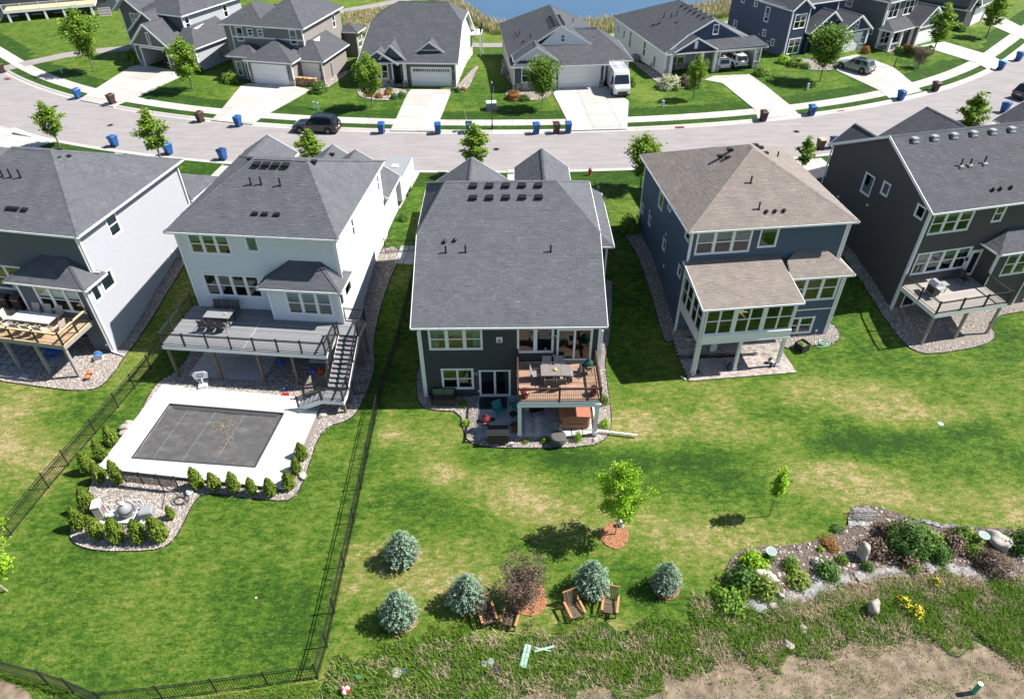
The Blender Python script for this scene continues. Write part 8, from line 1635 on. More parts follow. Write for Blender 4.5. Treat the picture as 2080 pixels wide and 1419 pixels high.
slat_chair('slatted wooden chair under the spruce, tilted to the left', (2.90, 17.72), .38); slat_chair('greyer slatted wooden chair, rightmost of the four', (4.65, 17.91), -.22)
def patio_chair(label, p, z, rz, frame, seat, group, cat='chair', name='patio_chair', arms=True, w_=.56):
    r = empty(name, (*p, z), rz, label, cat, group); h = w_/2
    for s in (-1, 1):
        mb = MB(); mb.tube([(s*h, -.26, 0), (s*h, -.26, .62 if arms else .42), (s*h, .22, .62 if arms else .42), (s*h, .30, .0)], .015); mb.build('side_frame', frame, r)
    mb = MB(); mb.raw([(-h+.02, -.27, .42), (h-.02, -.27, .42), (h-.02, .22, .40), (-h+.02, .22, .40), (-h+.02, -.27, .45), (h-.02, -.27, .45), (h-.02, .22, .43), (-h+.02, .22, .43)], MB.BF); mb.build('seat', seat, r)
    mb = MB(); mb.raw([(-h+.02, .22, .42), (h-.02, .22, .42), (h-.02, .38, .95), (-h+.02, .38, .95), (-h+.02, .245, .42), (h-.02, .245, .42), (h-.02, .405, .95), (-h+.02, .405, .95)], [(0, 1, 2, 3), (7, 6, 5, 4), (0, 4, 5, 1), (1, 5, 6, 2), (2, 6, 7, 3), (3, 7, 4, 0)]); mb.build('backrest', seat, r)
    mb = MB(); mb.tube([(-h, .22, .42), (-h, .39, .97), (h, .39, .97), (h, .22, .42)], .015); mb.build('back_frame', frame, r)
    return r
def dtable(label, p, z, rz, L_, W_, top, legm, h=.74, tiles=0, name='patio_table'):
    r = empty(name, (*p, z), rz, label, 'table')
    if tiles:
        for k in range(tiles): mb = MB(); mb.box(-L_/2+L_*k/tiles+.01, -W_/2+.02, h-.03, -L_/2+L_*(k+1)/tiles-.01, W_/2-.02, h+.004); mb.build('table_tile', top, r)
    mb = MB(); mb.box(-L_/2, -W_/2, h-.05, L_/2, W_/2, h-.008 if tiles else h); mb.build('tabletop', M_WHITE if False else (legm if tiles else top), r)
    for sx in (-1, 1):
        for sy in (-1, 1): mb = MB(); mb.beam((sx*(L_/2-.08), sy*(W_/2-.08), 0), (sx*(L_/2-.08), sy*(W_/2-.08), h-.05), .05, .05); mb.build('leg', legm, r)
    return r
M_BRZ = MATS['bronze_rail']; M_TFR = mat('taupe_chair_frame', (.16, .14, .13), .5)
dtable('stone tiled dining table with a yellow flower bowl on the brown deck', h3(8.2, -1.75), .45, 0, 1.78, 1.02, M_STONET, M_TFR, tiles=3)
DG = 'dining chairs on the brown deck'
for x, y, rz, lb in ((7.72, -1.05, 0, 'deck chair behind the stone table, left of two by the house wall'), (8.45, -1.05, 0, 'deck chair behind the stone table, right of two by the house wall'), (7.80, -2.48, math.pi, 'deck chair before the stone table, left of two by the railing'), (8.50, -2.48, math.pi, 'deck chair before the stone table, right of two by the railing'), (7.05, -1.72, math.pi/2, 'deck chair at the left end of the stone table'), (9.35, -1.72, -math.pi/2, 'deck chair at the right end of the stone table')):
    patio_chair(lb, h3(x, y), .45, rz, M_TFR, M_SLING if y > -2 else M_WICKG, DG)
r = empty('flower_bowl', (*h3(8.2, -1.75), 1.195), 0, 'small bowl of yellow flowers on the stone tiled table', 'flower bowl'); mb = MB(); mb.lathe([(.06, 0), (.10, .06)], 10); mb.build('bowl', M_GPLAS, r); o = link('blooms', leaf_ball(91, 60, .35, M_YEL), r, (0, 0, .04)); o.scale = (.13, .13, .12)
def kamado(label, p, z, mt, s=1.0):
    r = empty('kamado_grill', (*p, z), .2, label, 'grill', 'egg shaped grills'); r.scale = (s, s, s)
    mb = MB(); mb.lathe([(.12, .42), (.26, .50), (.31, .66), (.31, .78)], 16); mb.build('base_shell', mt, r, smooth=True); mb = MB(); mb.lathe([(.32, .79), (.31, .92), (.22, 1.08), (.09, 1.14), (.08, 1.2), (.10, 1.23)], 16); mb.build('dome_lid', mt, r, smooth=True)
    mb = MB(); mb.lathe([(.325, .76), (.33, .80)], 16); mb.build('band', M_BLACK, r)
    for k in range(4): a = k*math.pi/2+.78; mb = MB(); mb.beam((.14*math.cos(a), .14*math.sin(a), .5), (.33*math.cos(a), .33*math.sin(a), .04), .03, .03); mb.build('leg', M_BLACK, r)
    mb = MB(); mb.beam((-.2, -.34, .82), (.2, -.34, .82), .04, .03); mb.build('handle', M_WOOD, r)
    for s_ in (-1, 1): mb = MB(); mb.box(s_*.33, -.16, .74, s_*.6, .16, .77); mb.build('side_shelf', M_BLACK, r)
    return r
kamado('green egg shaped grill at the right end of the brown deck', h3(10.25, -1.25), .45, M_GREENG, .95); kamado('red egg shaped grill on the centre patio', h3(3.95, -3.05), -2.42, M_REDG, .95)
def pot(label, p, z, mt, rr=.26, h=.5, plant='twig', group='planted pots', bar=None):
    r = empty('plant_pot', (*p, z), 0, label, 'pot', group); mb = MB(); mb.lathe([(rr*.6, 0), (rr, h*.7), (rr*1.05, h*.92), (rr*.95, h)], 14); mb.build('pot_body', mt, r, smooth=True); mb = MB(); mb.lathe([(rr*.85, h*.97), (.02, h*.99)], 12); mb.build('soil', M_MULCHD, r)
    if plant: o = link('foliage', leaf_ball(5+int(p[0]*10) % 40, 60, .35, dict(twig=M_REDTW, green=M_SHRUB, pale=M_SHRUBW)[plant]), r, (0, 0, h*.9)); o.scale = (rr*1.1, rr*1.1, .28)
    return r
pot('glossy red pot in the left corner of the brown deck', h3(6.35, -3.3), .45, M_REDG, .27, .55, None); pot('glossy red pot with a plant in the right corner of the brown deck', h3(10.4, -3.15), .45, M_REDG, .26, .5, 'twig')
pot('dark red pot left of the left deck post on the patio', h3(5.75, -3.2), -2.42, M_REDG, .3, .42, 'green'); pot('grey pot of pale flowers under the brown deck', h3(8.35, -3.25), -2.42, M_GPLAS, .28, .4, 'pale')
# hot tub
r = empty('hot_tub', (*h3(9.55-.12, -2.05), -2.42), 0, 'square hot tub with a terracotta brown folding cover', 'hot tub')
def rprism(mb, w_, d_, z0, z1, rad, m=0): 
    P = []
    for cx_, cy_, a0 in ((w_-rad, d_-rad, 0), (-w_+rad, d_-rad, 90), (-w_+rad, -d_+rad, 180), (w_-rad, -d_+rad, 270)):
        for k in range(5): a = math.radians(a0+k*22.5); P.append((cx_+rad*math.cos(a), cy_+rad*math.sin(a)))
    mb.prism(P, z0, z1, m)
mb = MB(); rprism(mb, .95, 1.02, 0, .82, .22); mb.build('cabinet', M_SPAS, r); mb = MB(); rprism(mb, .98, 1.05, .82, .88, .24); mb.build('shell_rim', M_SPAS, r)
for s in (-1, 1):
    mb = MB(); z1, z0 = .90, .90; P = [(s*.005, -1.04), (s*.97, -1.04), (s*.97, 1.04), (s*.005, 1.04)]
    mb.raw([(x, y, .885) for x, y in P]+[(x, y, 1.02 if abs(x) < .5 else .96) for x, y in P], MB.BF if s > 0 else [tuple(reversed(f)) for f in MB.BF]); mb.build('cover_half', M_SPA, r)
mb = MB(); mb.box(-.5, -1.0-.05, .3, .5, -1.0-.03, .34); mb.build('trim_strip', M_SPAS, r)
# storage box, ottoman, sofa, lounge chairs, small tables on the patio
r = empty('deck_box', (*h3(4.72, -3.98), -2.42), 0, 'dark resin storage box at the patio edge', 'storage box'); mb = MB(); mb.box(-.62, -.34, 0, .62, .34, .78); mb.build('box_body', M_WICK, r); mb = MB(); mb.box(-.65, -.37, .79, .65, .37, .86); mb.build('lid', M_BLACK, r)
for k in range(3): mb = MB(); mb.box(-.60+k*.41, -.352, .05, -.22+k*.41, -.343, .74); mb.build('door_panel', M_WICK, r)
mb = MB(); mb.box(-.65, -.38, .765, .65, -.36, .79); mb.build('rim', M_TANPL, r)
r = empty('round_ottoman', (*h3(8.35, -4.2), -2.42), 0, 'round grey wicker ottoman in the front rocks', 'ottoman'); mb = MB(); mb.lathe([(.42, 0), (.48, .15), (.47, .42), (.43, .48)], 20); mb.build('drum', M_WICKG, r, smooth=True); mb = MB(); mb.lathe([(.46, .47), (.47, .51), (.40, .55), (.02, .56)], 20); mb.build('cushion', M_WICKG, r)
r = empty('wicker_loveseat', (*h3(1.15, -.55), -2.42), 0, 'black wicker loveseat with two sage cushions under the basement window', 'loveseat'); mb = MB(); mb.box(-.78, -.40, .05, .78, .38, .34); mb.build('seat_base', M_BLACK, r); mb = MB(); mb.box(-.78, .30, .34, .78, .40, .82); mb.build('backrest', M_BLACK, r)
for s in (-1, 1): mb = MB(); mb.box(s*.70, -.4, .34, s*.80, .35, .58); mb.build('armrest', M_BLACK, r); mb = MB(); mb.box(s*.02, .14, .42, s*.68, .29, .86); mb.build('back_cushion', M_CUSHG, r); mb = MB(); mb.box(s*.02, -.38, .34, s*.68, .12, .44); mb.build('seat_cushion', M_WICK, r)
LC = 'teal cushioned patio chairs'
patio_chair('teal cushioned rocking chair in the sun on the centre patio', h3(4.75, -1.85), -2.42, .55, M_BLACK, M_TEAL, LC, w_=.66); patio_chair('teal cushioned chair beside the left deck post in the shade', h3(5.75, -1.35), -2.42, 2.0, M_BLACK, M_TEAL, LC, w_=.62); patio_chair('teal cushioned chair deep under the brown deck', h3(7.9, -1.15), -2.42, -.6, M_BLACK, M_TEAL, LC, w_=.62)
dtable('dark square coffee table under the brown deck', h3(7.1, -1.75), -2.42, .3, .9, .6, M_BLACK, M_BLACK, h=.45, name='coffee_table')
r = empty('side_table', (*h3(5.65, -2.25), -2.42), 0, 'small round dark side table on the centre patio', 'side table'); mb = MB(); mb.cyl((0, 0, .46), (0, 0, .49), .26, n=16); mb.build('tabletop', M_BLACK, r)
for k in range(3): a = k*2.1; mb = MB(); mb.beam((0, 0, .46), (.24*math.cos(a), .24*math.sin(a), 0), .025, .025); mb.build('leg', M_BLACK, r)
mb = MB(); mb.box(-.9, -.55, 0, .9, .55, .012); tag(mb.build('outdoor_mat', M_BLACK, None, (*h3(4.35, -.75), -2.418)), 'dark mat before the basement sliding door', 'mat')
mb = MB(); mb.box(-.1, -.07, 0, .1, .07, .12); tag(mb.build('tap_box', M_WPLAS, None, (*h3(5.55, -4.35), -2.44)), 'little white tap cover in the rocks before the patio', 'tap cover')
# shepherd hooks / poles in the left bed
# ---- white house deck furniture
zD = .3
dtable('stone topped dining table on the long grey deck', h2(2.3, -1.75), zD, H2Y, 1.8, 1.0, M_SLING, M_BLACK)
DG2 = 'dining chairs on the long grey deck'
for x, y, rz, lb in ((1.65, -.85, 0, 'black chair by the house wall, leftmost behind the grey deck table'), (2.3, -.85, 0, 'black chair by the house wall, middle one behind the grey deck table'), (2.95, -.85, 0, 'black chair by the house wall, rightmost behind the grey deck table'), (1.6, -2.6, math.pi, 'black chair on the railing side, leftmost at the grey deck table'), (2.25, -2.6, math.pi, 'black chair on the railing side, middle one at the grey deck table'), (2.9, -2.6, math.pi, 'black chair on the railing side, rightmost at the grey deck table')):
    patio_chair(lb, h2(x, y), zD, H2Y+rz, M_BLACK, M_WICKG, DG2)
mb = MB(); mb.lathe([(.05, 0), (.08, .07), (.02, .1)], 8); tag(mb.build('centrepiece', M_TANPL, None, (*h2(2.8, -1.8), zD+.75)), 'little tan centrepiece on the grey deck table', 'ornament')
# basketball toy, basket, planter, floats under the deck
r = empty('basketball_hoop', (*(-20.58, 34.00), -2.42), .2, 'small white poolside basketball hoop', 'basketball hoop'); mb = MB(); mb.box(-.28, -.35, 0, .28, .3, .22); mb.build('base', M_WPLAS, r); mb = MB(); mb.cyl((0, 0, .2), (0, 0, .75), .05, n=8); mb.build('pole', M_WPLAS, r)
mb = MB(); P = [(-.42, .62), (.42, .62), (.48, 1.05), (.3, 1.2), (-.3, 1.2), (-.48, 1.05)]; mb.raw([(x, .0, z) for x, z in P]+[(x, .05, z) for x, z in P], [(0, 1, 2, 3, 4, 5), (11, 10, 9, 8, 7, 6)]+[(i, 6+i, 6+(i+1) % 6, (i+1) % 6) for i in range(6)]); mb.build('backboard', M_WPLAS, r); mb = MB()
for s0, s1 in (((-.16, .8), (.16, .8)), ((-.16, 1.02), (.16, 1.02)), ((-.16, .8), (-.16, 1.02)), ((.16, .8), (.16, 1.02))): mb.beam((s0[0], -.012, s0[1]), (s1[0], -.012, s1[1]), .012, .03)
mb.build('target_square', M_BBLUED, r); mb = MB(); 
for k in range(14): a = k*2*math.pi/14; b_ = (k+1)*2*math.pi/14; mb.beam((.2*math.cos(a), -.25+.2*math.sin(a), .78), (.2*math.cos(b_), -.25+.2*math.sin(b_), .78), .025, .025)
mb.build('rim', M_GPLAS, r)
r = empty('pool_ring', (*h2(5.1, -1.3), -2.40), 0, 'blue inflatable ring under the grey deck', 'inflatable'); mb = MB(); vs = []
for i in range(18):
    a = i*2*math.pi/18
    for j in range(8): b_ = j*2*math.pi/8; q = .38+.12*math.cos(b_); vs.append((q*math.cos(a), q*math.sin(a), .12+.12*math.sin(b_)))
mb.raw(vs, [(i*8+j, ((i+1) % 18)*8+j, ((i+1) % 18)*8+(j+1) % 8, i*8+(j+1) % 8) for i in range(18) for j in range(8)]); mb.build('ring_tube', M_BLUEP, r, smooth=True)
for p, mt, lb, sd in ((h2(6.25, -2.6), M_BLUEP, 'blue and red beach toys by the middle deck post', 4), (h2(8.75, -3.2), M_BLUEP, 'heap of blue and purple toys at the white table', 5), (h2(9.25, -3.15), M_ORANGE, 'orange pool toy at the white table', 6), ((-14.98, 33.59), M_BBLUE, 'blue ball at the deck edge', 7)):
    mb = MB(); 
    for k in range(1 if sd == 7 else 4): mb.blob(((k % 2)*.18-.1, (k//2)*.16-.1, .12+.08*(k == 2)), .14, .12, .12, k % 2, .5, sd+k, .25, 2)
    tag(mb.build('beach_toys' if sd != 7 else 'play_ball', [mt, M_PINK if sd == 5 else mt], None, (*p, -2.40), smooth=True), lb, 'toys' if sd != 7 else 'ball')
mb = MB(); mb.raw([(-.28, -.1, 0), (.3, -.16, 0), (.24, .12, 0), (-.2, .16, 0), (-.25, -.08, .05), (.27, -.13, .07), (.2, .1, .05), (-.18, .13, .06)], MB.BF); tag(mb.build('pool_towel', M_RED, None, (*(-14.91, 33.06), -2.385)), 'crumpled red cloth on the pool deck', 'towel')
r = empty('white_table', (*h2(9.2, -2.6), -2.42), H2Y, 'white folding table beneath the deck by the stairs', 'table'); mb = MB(); mb.box(-.75, -.4, .70, .75, .4, .74); mb.build('tabletop', M_WPLAS, r)
for sx in (-1, 1): mb = MB(); mb.beam((sx*.55, -.3, 0), (sx*.55, -.3, .7), .03, .03); mb.beam((sx*.55, .3, 0), (sx*.55, .3, .7), .03, .03); mb.beam((sx*.55, -.3, .08), (sx*.55, .3, .08), .03, .03); mb.build('leg_frame', M_GPLAS, r)
r = empty('storage_cabinet', (*h2(3.9, -.45), -2.42), H2Y, 'pale cabinet against the basement wall under the grey deck', 'cabinet'); mb = MB(); mb.box(-.55, -.28, 0, .55, .28, .85); mb.build('carcass', M_TANPL, r); mb = MB(); mb.box(-.58, -.31, .85, .58, .3, .89); mb.build('top', M_WPLAS, r)
mb = MB(); mb.lathe([(.28, 0), (.34, .5), (.36, .55), (.3, .55)], 12); tag(mb.build('bin_pot', M_DARK, None, (*h2(2.7, -.45), -2.42)), 'dark tub beside the pale cabinet', 'tub')
# screen by the pool
r = empty('slatted_screen', (*(-20.64, 25.55), -2.47), PY-.02, 'black horizontal slat screen at the front of the pool deck', 'screen'); W_ = 3.25
for k in range(10): mb = MB(); mb.box(-W_/2, -.012, .10+k*.095, W_/2, .012, .145+k*.095); mb.build('slat', M_BLACK, r)
for k in range(4): mb = MB(); x = -W_/2+.02+k*(W_-.04)/3; mb.box(x-.03, .013, 0, x+.03, .06, 1.05); mb.build('post', M_BLACK, r)
# pool equipment
EP = (-21.24, 23.60); ep = lambda x, y: (EP[0]+x, EP[1]+y); zE = -2.5+.02
zE = terr(*EP)+.05
mb = MB(); mb.box(-1.5, -.5, 0, 1.45, .45, .08); tag(mb.build('equipment_pad', M_PATIO, None, (*EP, zE-.05)), 'concrete pad under the pool equipment', 'pad')
r = empty('pool_heater', (*ep(-1.45, .05), zE), .25, 'tan upright pool control panel, left of the filter', 'pool heater'); mb = MB(); mb.box(-.2, -.3, .1, .2, .3, 1.05); mb.build('cabinet', M_TANPL, r); mb = MB(); mb.box(-.22, -.32, 1.05, .22, .32, 1.1); mb.build('top_cap', M_WPLAS, r); mb = MB(); mb.box(.2, -.2, .3, .215, .2, .8); mb.build('louver_panel', M_STONET, r)
r = empty('sand_filter', (*ep(-.05, .1), zE), 0, 'grey spherical pool filter tank with a valve on top', 'pool filter'); mb = MB(); mb.lathe([(.25, 0), (.25, .12), (.33, .25), (.37, .5), (.34, .70), (.22, .84), (.12, .92)], 18); mb.build('tank', M_GPLAS, r, smooth=True); mb = MB(); mb.lathe([(.13, .96), (.13, 1.08), (.05, 1.14)], 10); mb.build('valve_head', M_WPLAS, r); mb = MB(); mb.lathe([(.382, .45), (.382, .52)], 18); mb.build('clamp_band', M_BLACK, r)
r = empty('pump_housing', (*ep(-.78, -.05), zE), .3, 'white pool pump with pipes, between the panel and the filter', 'pool pump'); mb = MB(); mb.cyl((-.3, 0, .28), (.15, 0, .28), .14, n=12); mb.build('motor', M_WPLAS, r); mb = MB(); mb.lathe([(.14, .1), (.14, .42), (.11, .46)], 12, (.28, 0, 0)); mb.build('strainer', M_WPLAS, r)
r = empty('filter_box', (*ep(1.15, .0), zE), .2, 'grey square equipment box at the right end of the pumps', 'equipment box'); mb = MB(); mb.box(-.32, -.3, .05, .32, .3, .6); mb.build('box_body', M_GPLAS, r); mb = MB(); mb.raw([(-.35, -.33, .6), (.35, -.33, .6), (.35, .33, .6), (-.35, .33, .6), (-.28, -.26, .68), (.28, -.26, .68), (.28, .26, .68), (-.28, .26, .68)], MB.BF); mb.build('lid', M_GPLAS, r)
r = empty('pool_pipework', (*EP, zE), 0, 'white plastic pipes running between the pumps', 'pipework')
for pts in ([(-1.1, .3, .2), (-1.1, .3, .65), (-.4, .35, .65), (-.4, .35, .2)], [(-.6, -.45, .15), (.9, -.5, .15), (.9, -.1, .15)], [(.2, .4, .1), (.2, .4, .75), (.75, .45, .75), (.75, .45, .1)], [(-.2, -.6, .3), (.5, -.62, .3), (.5, .2, .3), (.85, .2, .3)], [(-1.3, -.5, .1), (-.3, -.55, .1)], [(.0, .55, .1), (.0, .55, .6), (.45, .6, .6)], [(.35, -.3, .12), (.35, .5, .12), (.9, .55, .12)]): mb = MB(); mb.tube(pts, .038, 7); mb.build('pipe', M_WPLAS, r)
for x, y, z in ((-.4, .35, .7), (.2, .4, .8), (.5, .45, .8), (.75, .45, .8), (0, .55, .65), (.3, .58, .65), (-1.1, .3, .7)): mb = MB(); mb.cyl((x, y, z), (x, y, z+.1), .06, n=8); mb.box(x-.1, y-.015, z+.1, x+.1, y+.015, z+.13); mb.build('valve', M_WPLAS, r)
def hose(label, c, loops, rad, mt, th=.018, name='garden_hose', ext=None, z0=.05, seed=1):
    rg = random.Random(seed); pts = []
    if ext: pts += ext
    for k in range(loops*14): a = k*2*math.pi/14; q = rad*(1+.25*math.sin(a*.37+seed)); pts.append((c[0]+q*math.cos(a)+.08*math.sin(a*.9)+k*.006, c[1]+q*.7*math.sin(a)+k*.004, z0+.002*k % .06))
    mb = MB(); mb.tube([(x, y, terr(x, y)+z) for x, y, z in pts], th, 5); return tag(mb.build(name, mt, label=label, cat='hose'))
hose('black hose coiled on the river rock right of the pumps', (-18.87, 24.57), 3, .45, M_RUB, ext=[(*(-19.57, 24.07), .05), (*(-19.82, 25.09), .05), (*(-20.23, 25.79), .05)], seed=2); hose('thin grey hose looped behind the pumps', (-21.88, 24.67), 2, .35, M_GPLAS, .012, z0=.3, seed=5)
mb = MB(); mb.lathe([(.14, 0), (.17, .15), (.10, .28)], 10); mb.blob((.0, .12, .1), .2, .1, .1, 0, .5, 3, .3, 2); tag(mb.build('pool_lamp', M_WPLAS, None, (*(-18.42, 25.11), terr(*(-18.42, 25.11))+.03)), 'small white device on the rocks by the black hose', 'device')
# ---- light grey house deck and yard things
dtable('long white table on the tan topped deck', h1(-3.8, -2.45), .3, H1Y, 3.0, 1.0, M_WPLAS, M_GPLAS)
WG = 'pale wicker chairs round the long white table'
for x, y, rz, lb in ((-5.9, -2.4, math.pi/2, 'pale wicker chair at the left end of the white table'), (-5.4, -3.1, 2.6, 'pale wicker chair at the left front corner of the white table'), (-4.3, -3.3, math.pi, 'pale wicker chair before the white table, first from the left corner'), (-3.5, -3.3, math.pi, 'pale wicker chair before the white table, second from the left corner'), (-2.6, -3.3, math.pi, 'pale wicker chair before the white table, nearest the railing corner'), (-1.75, -2.75, -math.pi/2, 'pale wicker chair at the right end of the white table'), (-4.6, -1.6, 0, 'shaded wicker chair behind the white table, left'), (-3.7, -1.6, 0, 'shaded wicker chair behind the white table, middle'), (-2.8, -1.6, 0, 'shaded wicker chair behind the white table, right')):
    patio_chair(lb, h1(x, y), .3, H1Y+rz, M_TANPL, mat('pale_wicker', (.50, .44, .38), .8, var=.3, nscale=50) if 'pale_wicker' not in MATS else MATS['pale_wicker'], WG, w_=.6)
def bbq(label, p, z, rz, mt):
    r = empty('gas_grill', (*p, z), rz, label, 'grill', 'covered and open gas grills'); mb = MB(); mb.box(-.35, -.28, .1, .35, .28, .75); mb.build('cart', M_BLACK, r); mb = MB(); P = [(-.28, .78), (.28, .78), (.28, .95), (.12, 1.12), (-.15, 1.12), (-.28, .98)]
    mb.raw([(-.36, y, z_) for y, z_ in P]+[(.36, y, z_) for y, z_ in P], [(0, 1, 2, 3, 4, 5), (11, 10, 9, 8, 7, 6)]+[(i, 6+i, 6+(i+1) % 6, (i+1) % 6) for i in range(6)]); mb.build('hood', mt, r)
    for s in (-1, 1): mb = MB(); mb.box(s*.37, -.25, .8, s*.7, .25, .84); mb.build('side_shelf', mt, r)
    mb = MB(); mb.beam((-.28, -.33, .9), (.28, -.33, .9), .025, .025); mb.build('handle', M_GALV, r); return r
bbq('black covered grill in the shade, right one on the tan deck', h1(-6.3, -.9), .3, H1Y, M_BLACK); bbq('black covered grill in the shade, left one on the tan deck', h1(-7.4, -.9), .3, H1Y, M_BLACK); bbq('steel gas grill on the taupe deck', h5(1.35, -1.5), .3, H5Y+math.pi/2, M_GALV)
r = empty('picnic_table', (*(-32.30, 37.42), -2.42), H1Y, 'small bright blue picnic table under the tan deck', 'picnic table'); mb = MB(); mb.box(-.55, -.22, .48, .55, .22, .51); mb.build('tabletop', M_BLUEP, r)
for s in (-1, 1): mb = MB(); mb.box(-.55, s*.38, .26, .55, s*.58, .29); mb.build('bench', M_BLUEP, r); mb = MB(); mb.beam((s*.4, -.5, 0), (s*.4, 0, .48), .05, .05); mb.beam((s*.4, .5, 0), (s*.4, 0, .48), .05, .05); mb.beam((s*.4, -.55, .26), (s*.4, .55, .26), .05, .04); mb.build('leg_frame', M_BLUEP, r)
r = empty('hose_reel', (*(-28.95, 36.94), -2.45), .4, 'blue and grey hose reel box by the light grey house corner', 'hose reel'); mb = MB(); mb.cyl((0, -.2, .25), (0, .2, .25), .24, n=16); mb.build('reel', M_BLUEP, r)
for s in (-1, 1): mb = MB(); mb.cyl((0, s*.2, .25), (0, s*.24, .25), .29, n=16); mb.build('side_plate', M_GPLAS, r)
mb = MB(); mb.box(-.3, -.28, 0, .3, .28, .05); mb.build('base', M_WPLAS, r)
pot('terracotta pot lying beside the deck post, upper', (-28.74, 35.26), -2.42, M_TERRA, .18, .28, None, 'terracotta pots'); pot('terracotta pot at the foot of the deck post, lower', (-28.69, 34.80), -2.42, M_TERRA, .18, .26, None, 'terracotta pots')
def acunit(label, p, z): r = empty('air_conditioner', (*p, z), .2, label, 'air conditioner', 'outdoor air conditioners'); mb = MB(); mb.box(-.4, -.4, 0, .4, .4, .75); mb.build('casing', M_GPLAS, r); mb = MB(); mb.cyl((0, 0, .75), (0, 0, .78), .36, n=18); mb.build('fan_grille', M_WPLAS, r); mb = MB(); mb.cyl((0, 0, .78), (0, 0, .79), .30, n=18); mb.build('fan_well', M_DARK, r); mb = MB(); 
for p, z, lb in ((h1(.85, 7.9), -.9, 'air conditioner between the light grey and the white house'), (h2(11.35, 6.9), -1.1, 'air conditioner on the right side of the white house'), ((-0.64, 90.11), .2, 'air conditioner left of the white board gabled house'), ((16.98, 96.25), .1, 'air conditioner behind the white and navy house side wall')): acunit(lb, p, z)
# items right of the white house
r = empty('garden_bench', (*h2(12.0, 8.6), -.75), H2Y, 'small tan wooden step bench beside the white house gate', 'bench'); mb = MB(); mb.box(-.6, -.35, .28, .6, .35, .33); mb.build('seat', M_WOODL, r)
for s in (-1, 1): mb = MB(); mb.box(s*.5-.04, -.3, 0, s*.5+.04, .3, .28); mb.build('leg', M_WOODL, r)
slabs(empty('flagstone_patch', label='grey flagstones by the garden gate right of the white house', kind='structure'), rect(h2(12.1, 7.2), H2Y, 0, 0, 2.2, 2.4), h2(12.1, 7.2), H2Y, .7, .7, .06, M_SLATE, gap=.04)
# ---- blue house patio things
z4 = -2.42
r = empty('garden_clutter_bin', (*h4(.75, -.75), z4), .3, 'pale tub full of odds and ends in the shade under the porch', 'tub'); mb = MB(); mb.lathe([(.30, 0), (.42, .35), (.45, .38), (.38, .38)], 12); mb.build('tub', M_WPLAS, r); mb = MB()
for k in range(6): mb.blob((random.uniform(-.2, .2), random.uniform(-.2, .2), .38), .12, .1, .1, k % 3, .5, k, .2, 1)
mb.build('contents', [M_BTAN, M_DARK, M_TERRA], r)
mb = MB(); mb.blob((0, 0, .3), .45, .3, .35, 0, .5, 4, .2, 3); tag(mb.build('covered_heap', M_DARK, None, (*h4(1.35, -.55), z4)), 'dark covered heap next to the pale tub under the porch', 'heap')
r = empty('leaning_tray', (*h4(2.1, -2.2), z4), .2, 'white oval tray standing on edge under the porch', 'tray'); mb = MB(); mb.cyl((0, -.02, .42), (.0, .03, .42), .42, n=20); mb.build('tray', M_WPLAS, r); r.scale = (.65, 1, 1)
r = empty('storage_bench', (*h4(3.4, -.9), z4), H4Y, 'long pale blue-white storage chest under the porch', 'chest'); mb = MB(); mb.box(-1.1, -.35, 0, 1.1, .35, .6); mb.build('chest', M_WPLAS, r); mb = MB(); mb.box(-1.13, -.38, .6, 1.13, .38, .66); mb.build('lid', M_WPLAS, r)
r = empty('propane_tank', (*h4(2.6, -4.05), z4), 0, 'dark blue gas bottle at the middle porch post', 'gas bottle'); mb = MB(); mb.lathe([(.12, 0), (.15, .04), (.16, .1), (.16, .36), (.10, .44)], 14); mb.build('bottle', M_BBLUED, r, smooth=True); mb = MB(); mb.lathe([(.10, .43), (.10, .54)], 10); mb.build('collar', M_BBLUED, r)
pot('small white pot stacked by the right porch post, upper', h4(5.62, -3.75), z4, M_WPLAS, .16, .28, 'green', 'little pots by the porch posts'); pot('small dark pot by the right porch post, lower', h4(5.55, -4.15), z4, M_BBLUED, .14, .24, None, 'little pots by the porch posts'); pot('dark pot at the foot of the left porch post', h4(.35, -4.2), z4, M_DARK, .16, .2, None, 'little pots by the porch posts')
r = empty('raised_planter', (*(20.43, 37.38), -2.45), .5, 'square black planter with lettuce beside the gravel', 'planter')
for a, b_, c_, d_ in ((-.38, -.38, .38, -.33), (-.38, .33, .38, .38), (-.38, -.33, -.33, .33), (.33, -.33, .38, .33)): mb = MB(); mb.box(a, b_, 0, c_, d_, .55); mb.build('board', M_DARK, r)
mb = MB(); mb.box(-.33, -.33, .1, .33, .33, .42); mb.build('soil', M_MULCHD, r); o = link('lettuce', leaf_ball(61, 60, .3, M_LEAFY), r, (0, 0, .4)); o.scale = (.26, .26, .14)
hose('tangle of pale green hose right of the black planter', (21.94, 37.75), 4, .4, M_GREENP, .02, seed=7); hose('thin yellow rope lying on the right lawn', (32.22, 33.99), 1, .1, mat('yellow_rope', (.4, .3, .08), .7), .006, ext=[(*(27.99, 36.97), .03), (*(28.25, 36.43), .03), (*(30.09, 34.34), .03), (*(31.54, 33.95), .03), (*(32.65, 34.18), .03), (*(33.69, 34.56), .03), (*(34.92, 34.94), .03)], seed=9, name='rope')
mb = MB(); mb.cyl((0, 0, 0), (0, 0, .03), .17, n=14); tag(mb.build('lid_cover', M_GREENP, None, (*(26.72, 30.05), terr(*(26.72, 30.05)))), 'small pale round cover on the right lawn', 'cover')
mb = MB(); mb.beam((0, 0, .04), (.25, -.3, .04), .1, .08); tag(mb.build('splash_pipe', M_WPLAS, None, (*(11.37, 34.53), -2.47)), 'short white pipe end at the paver corner', 'pipe')
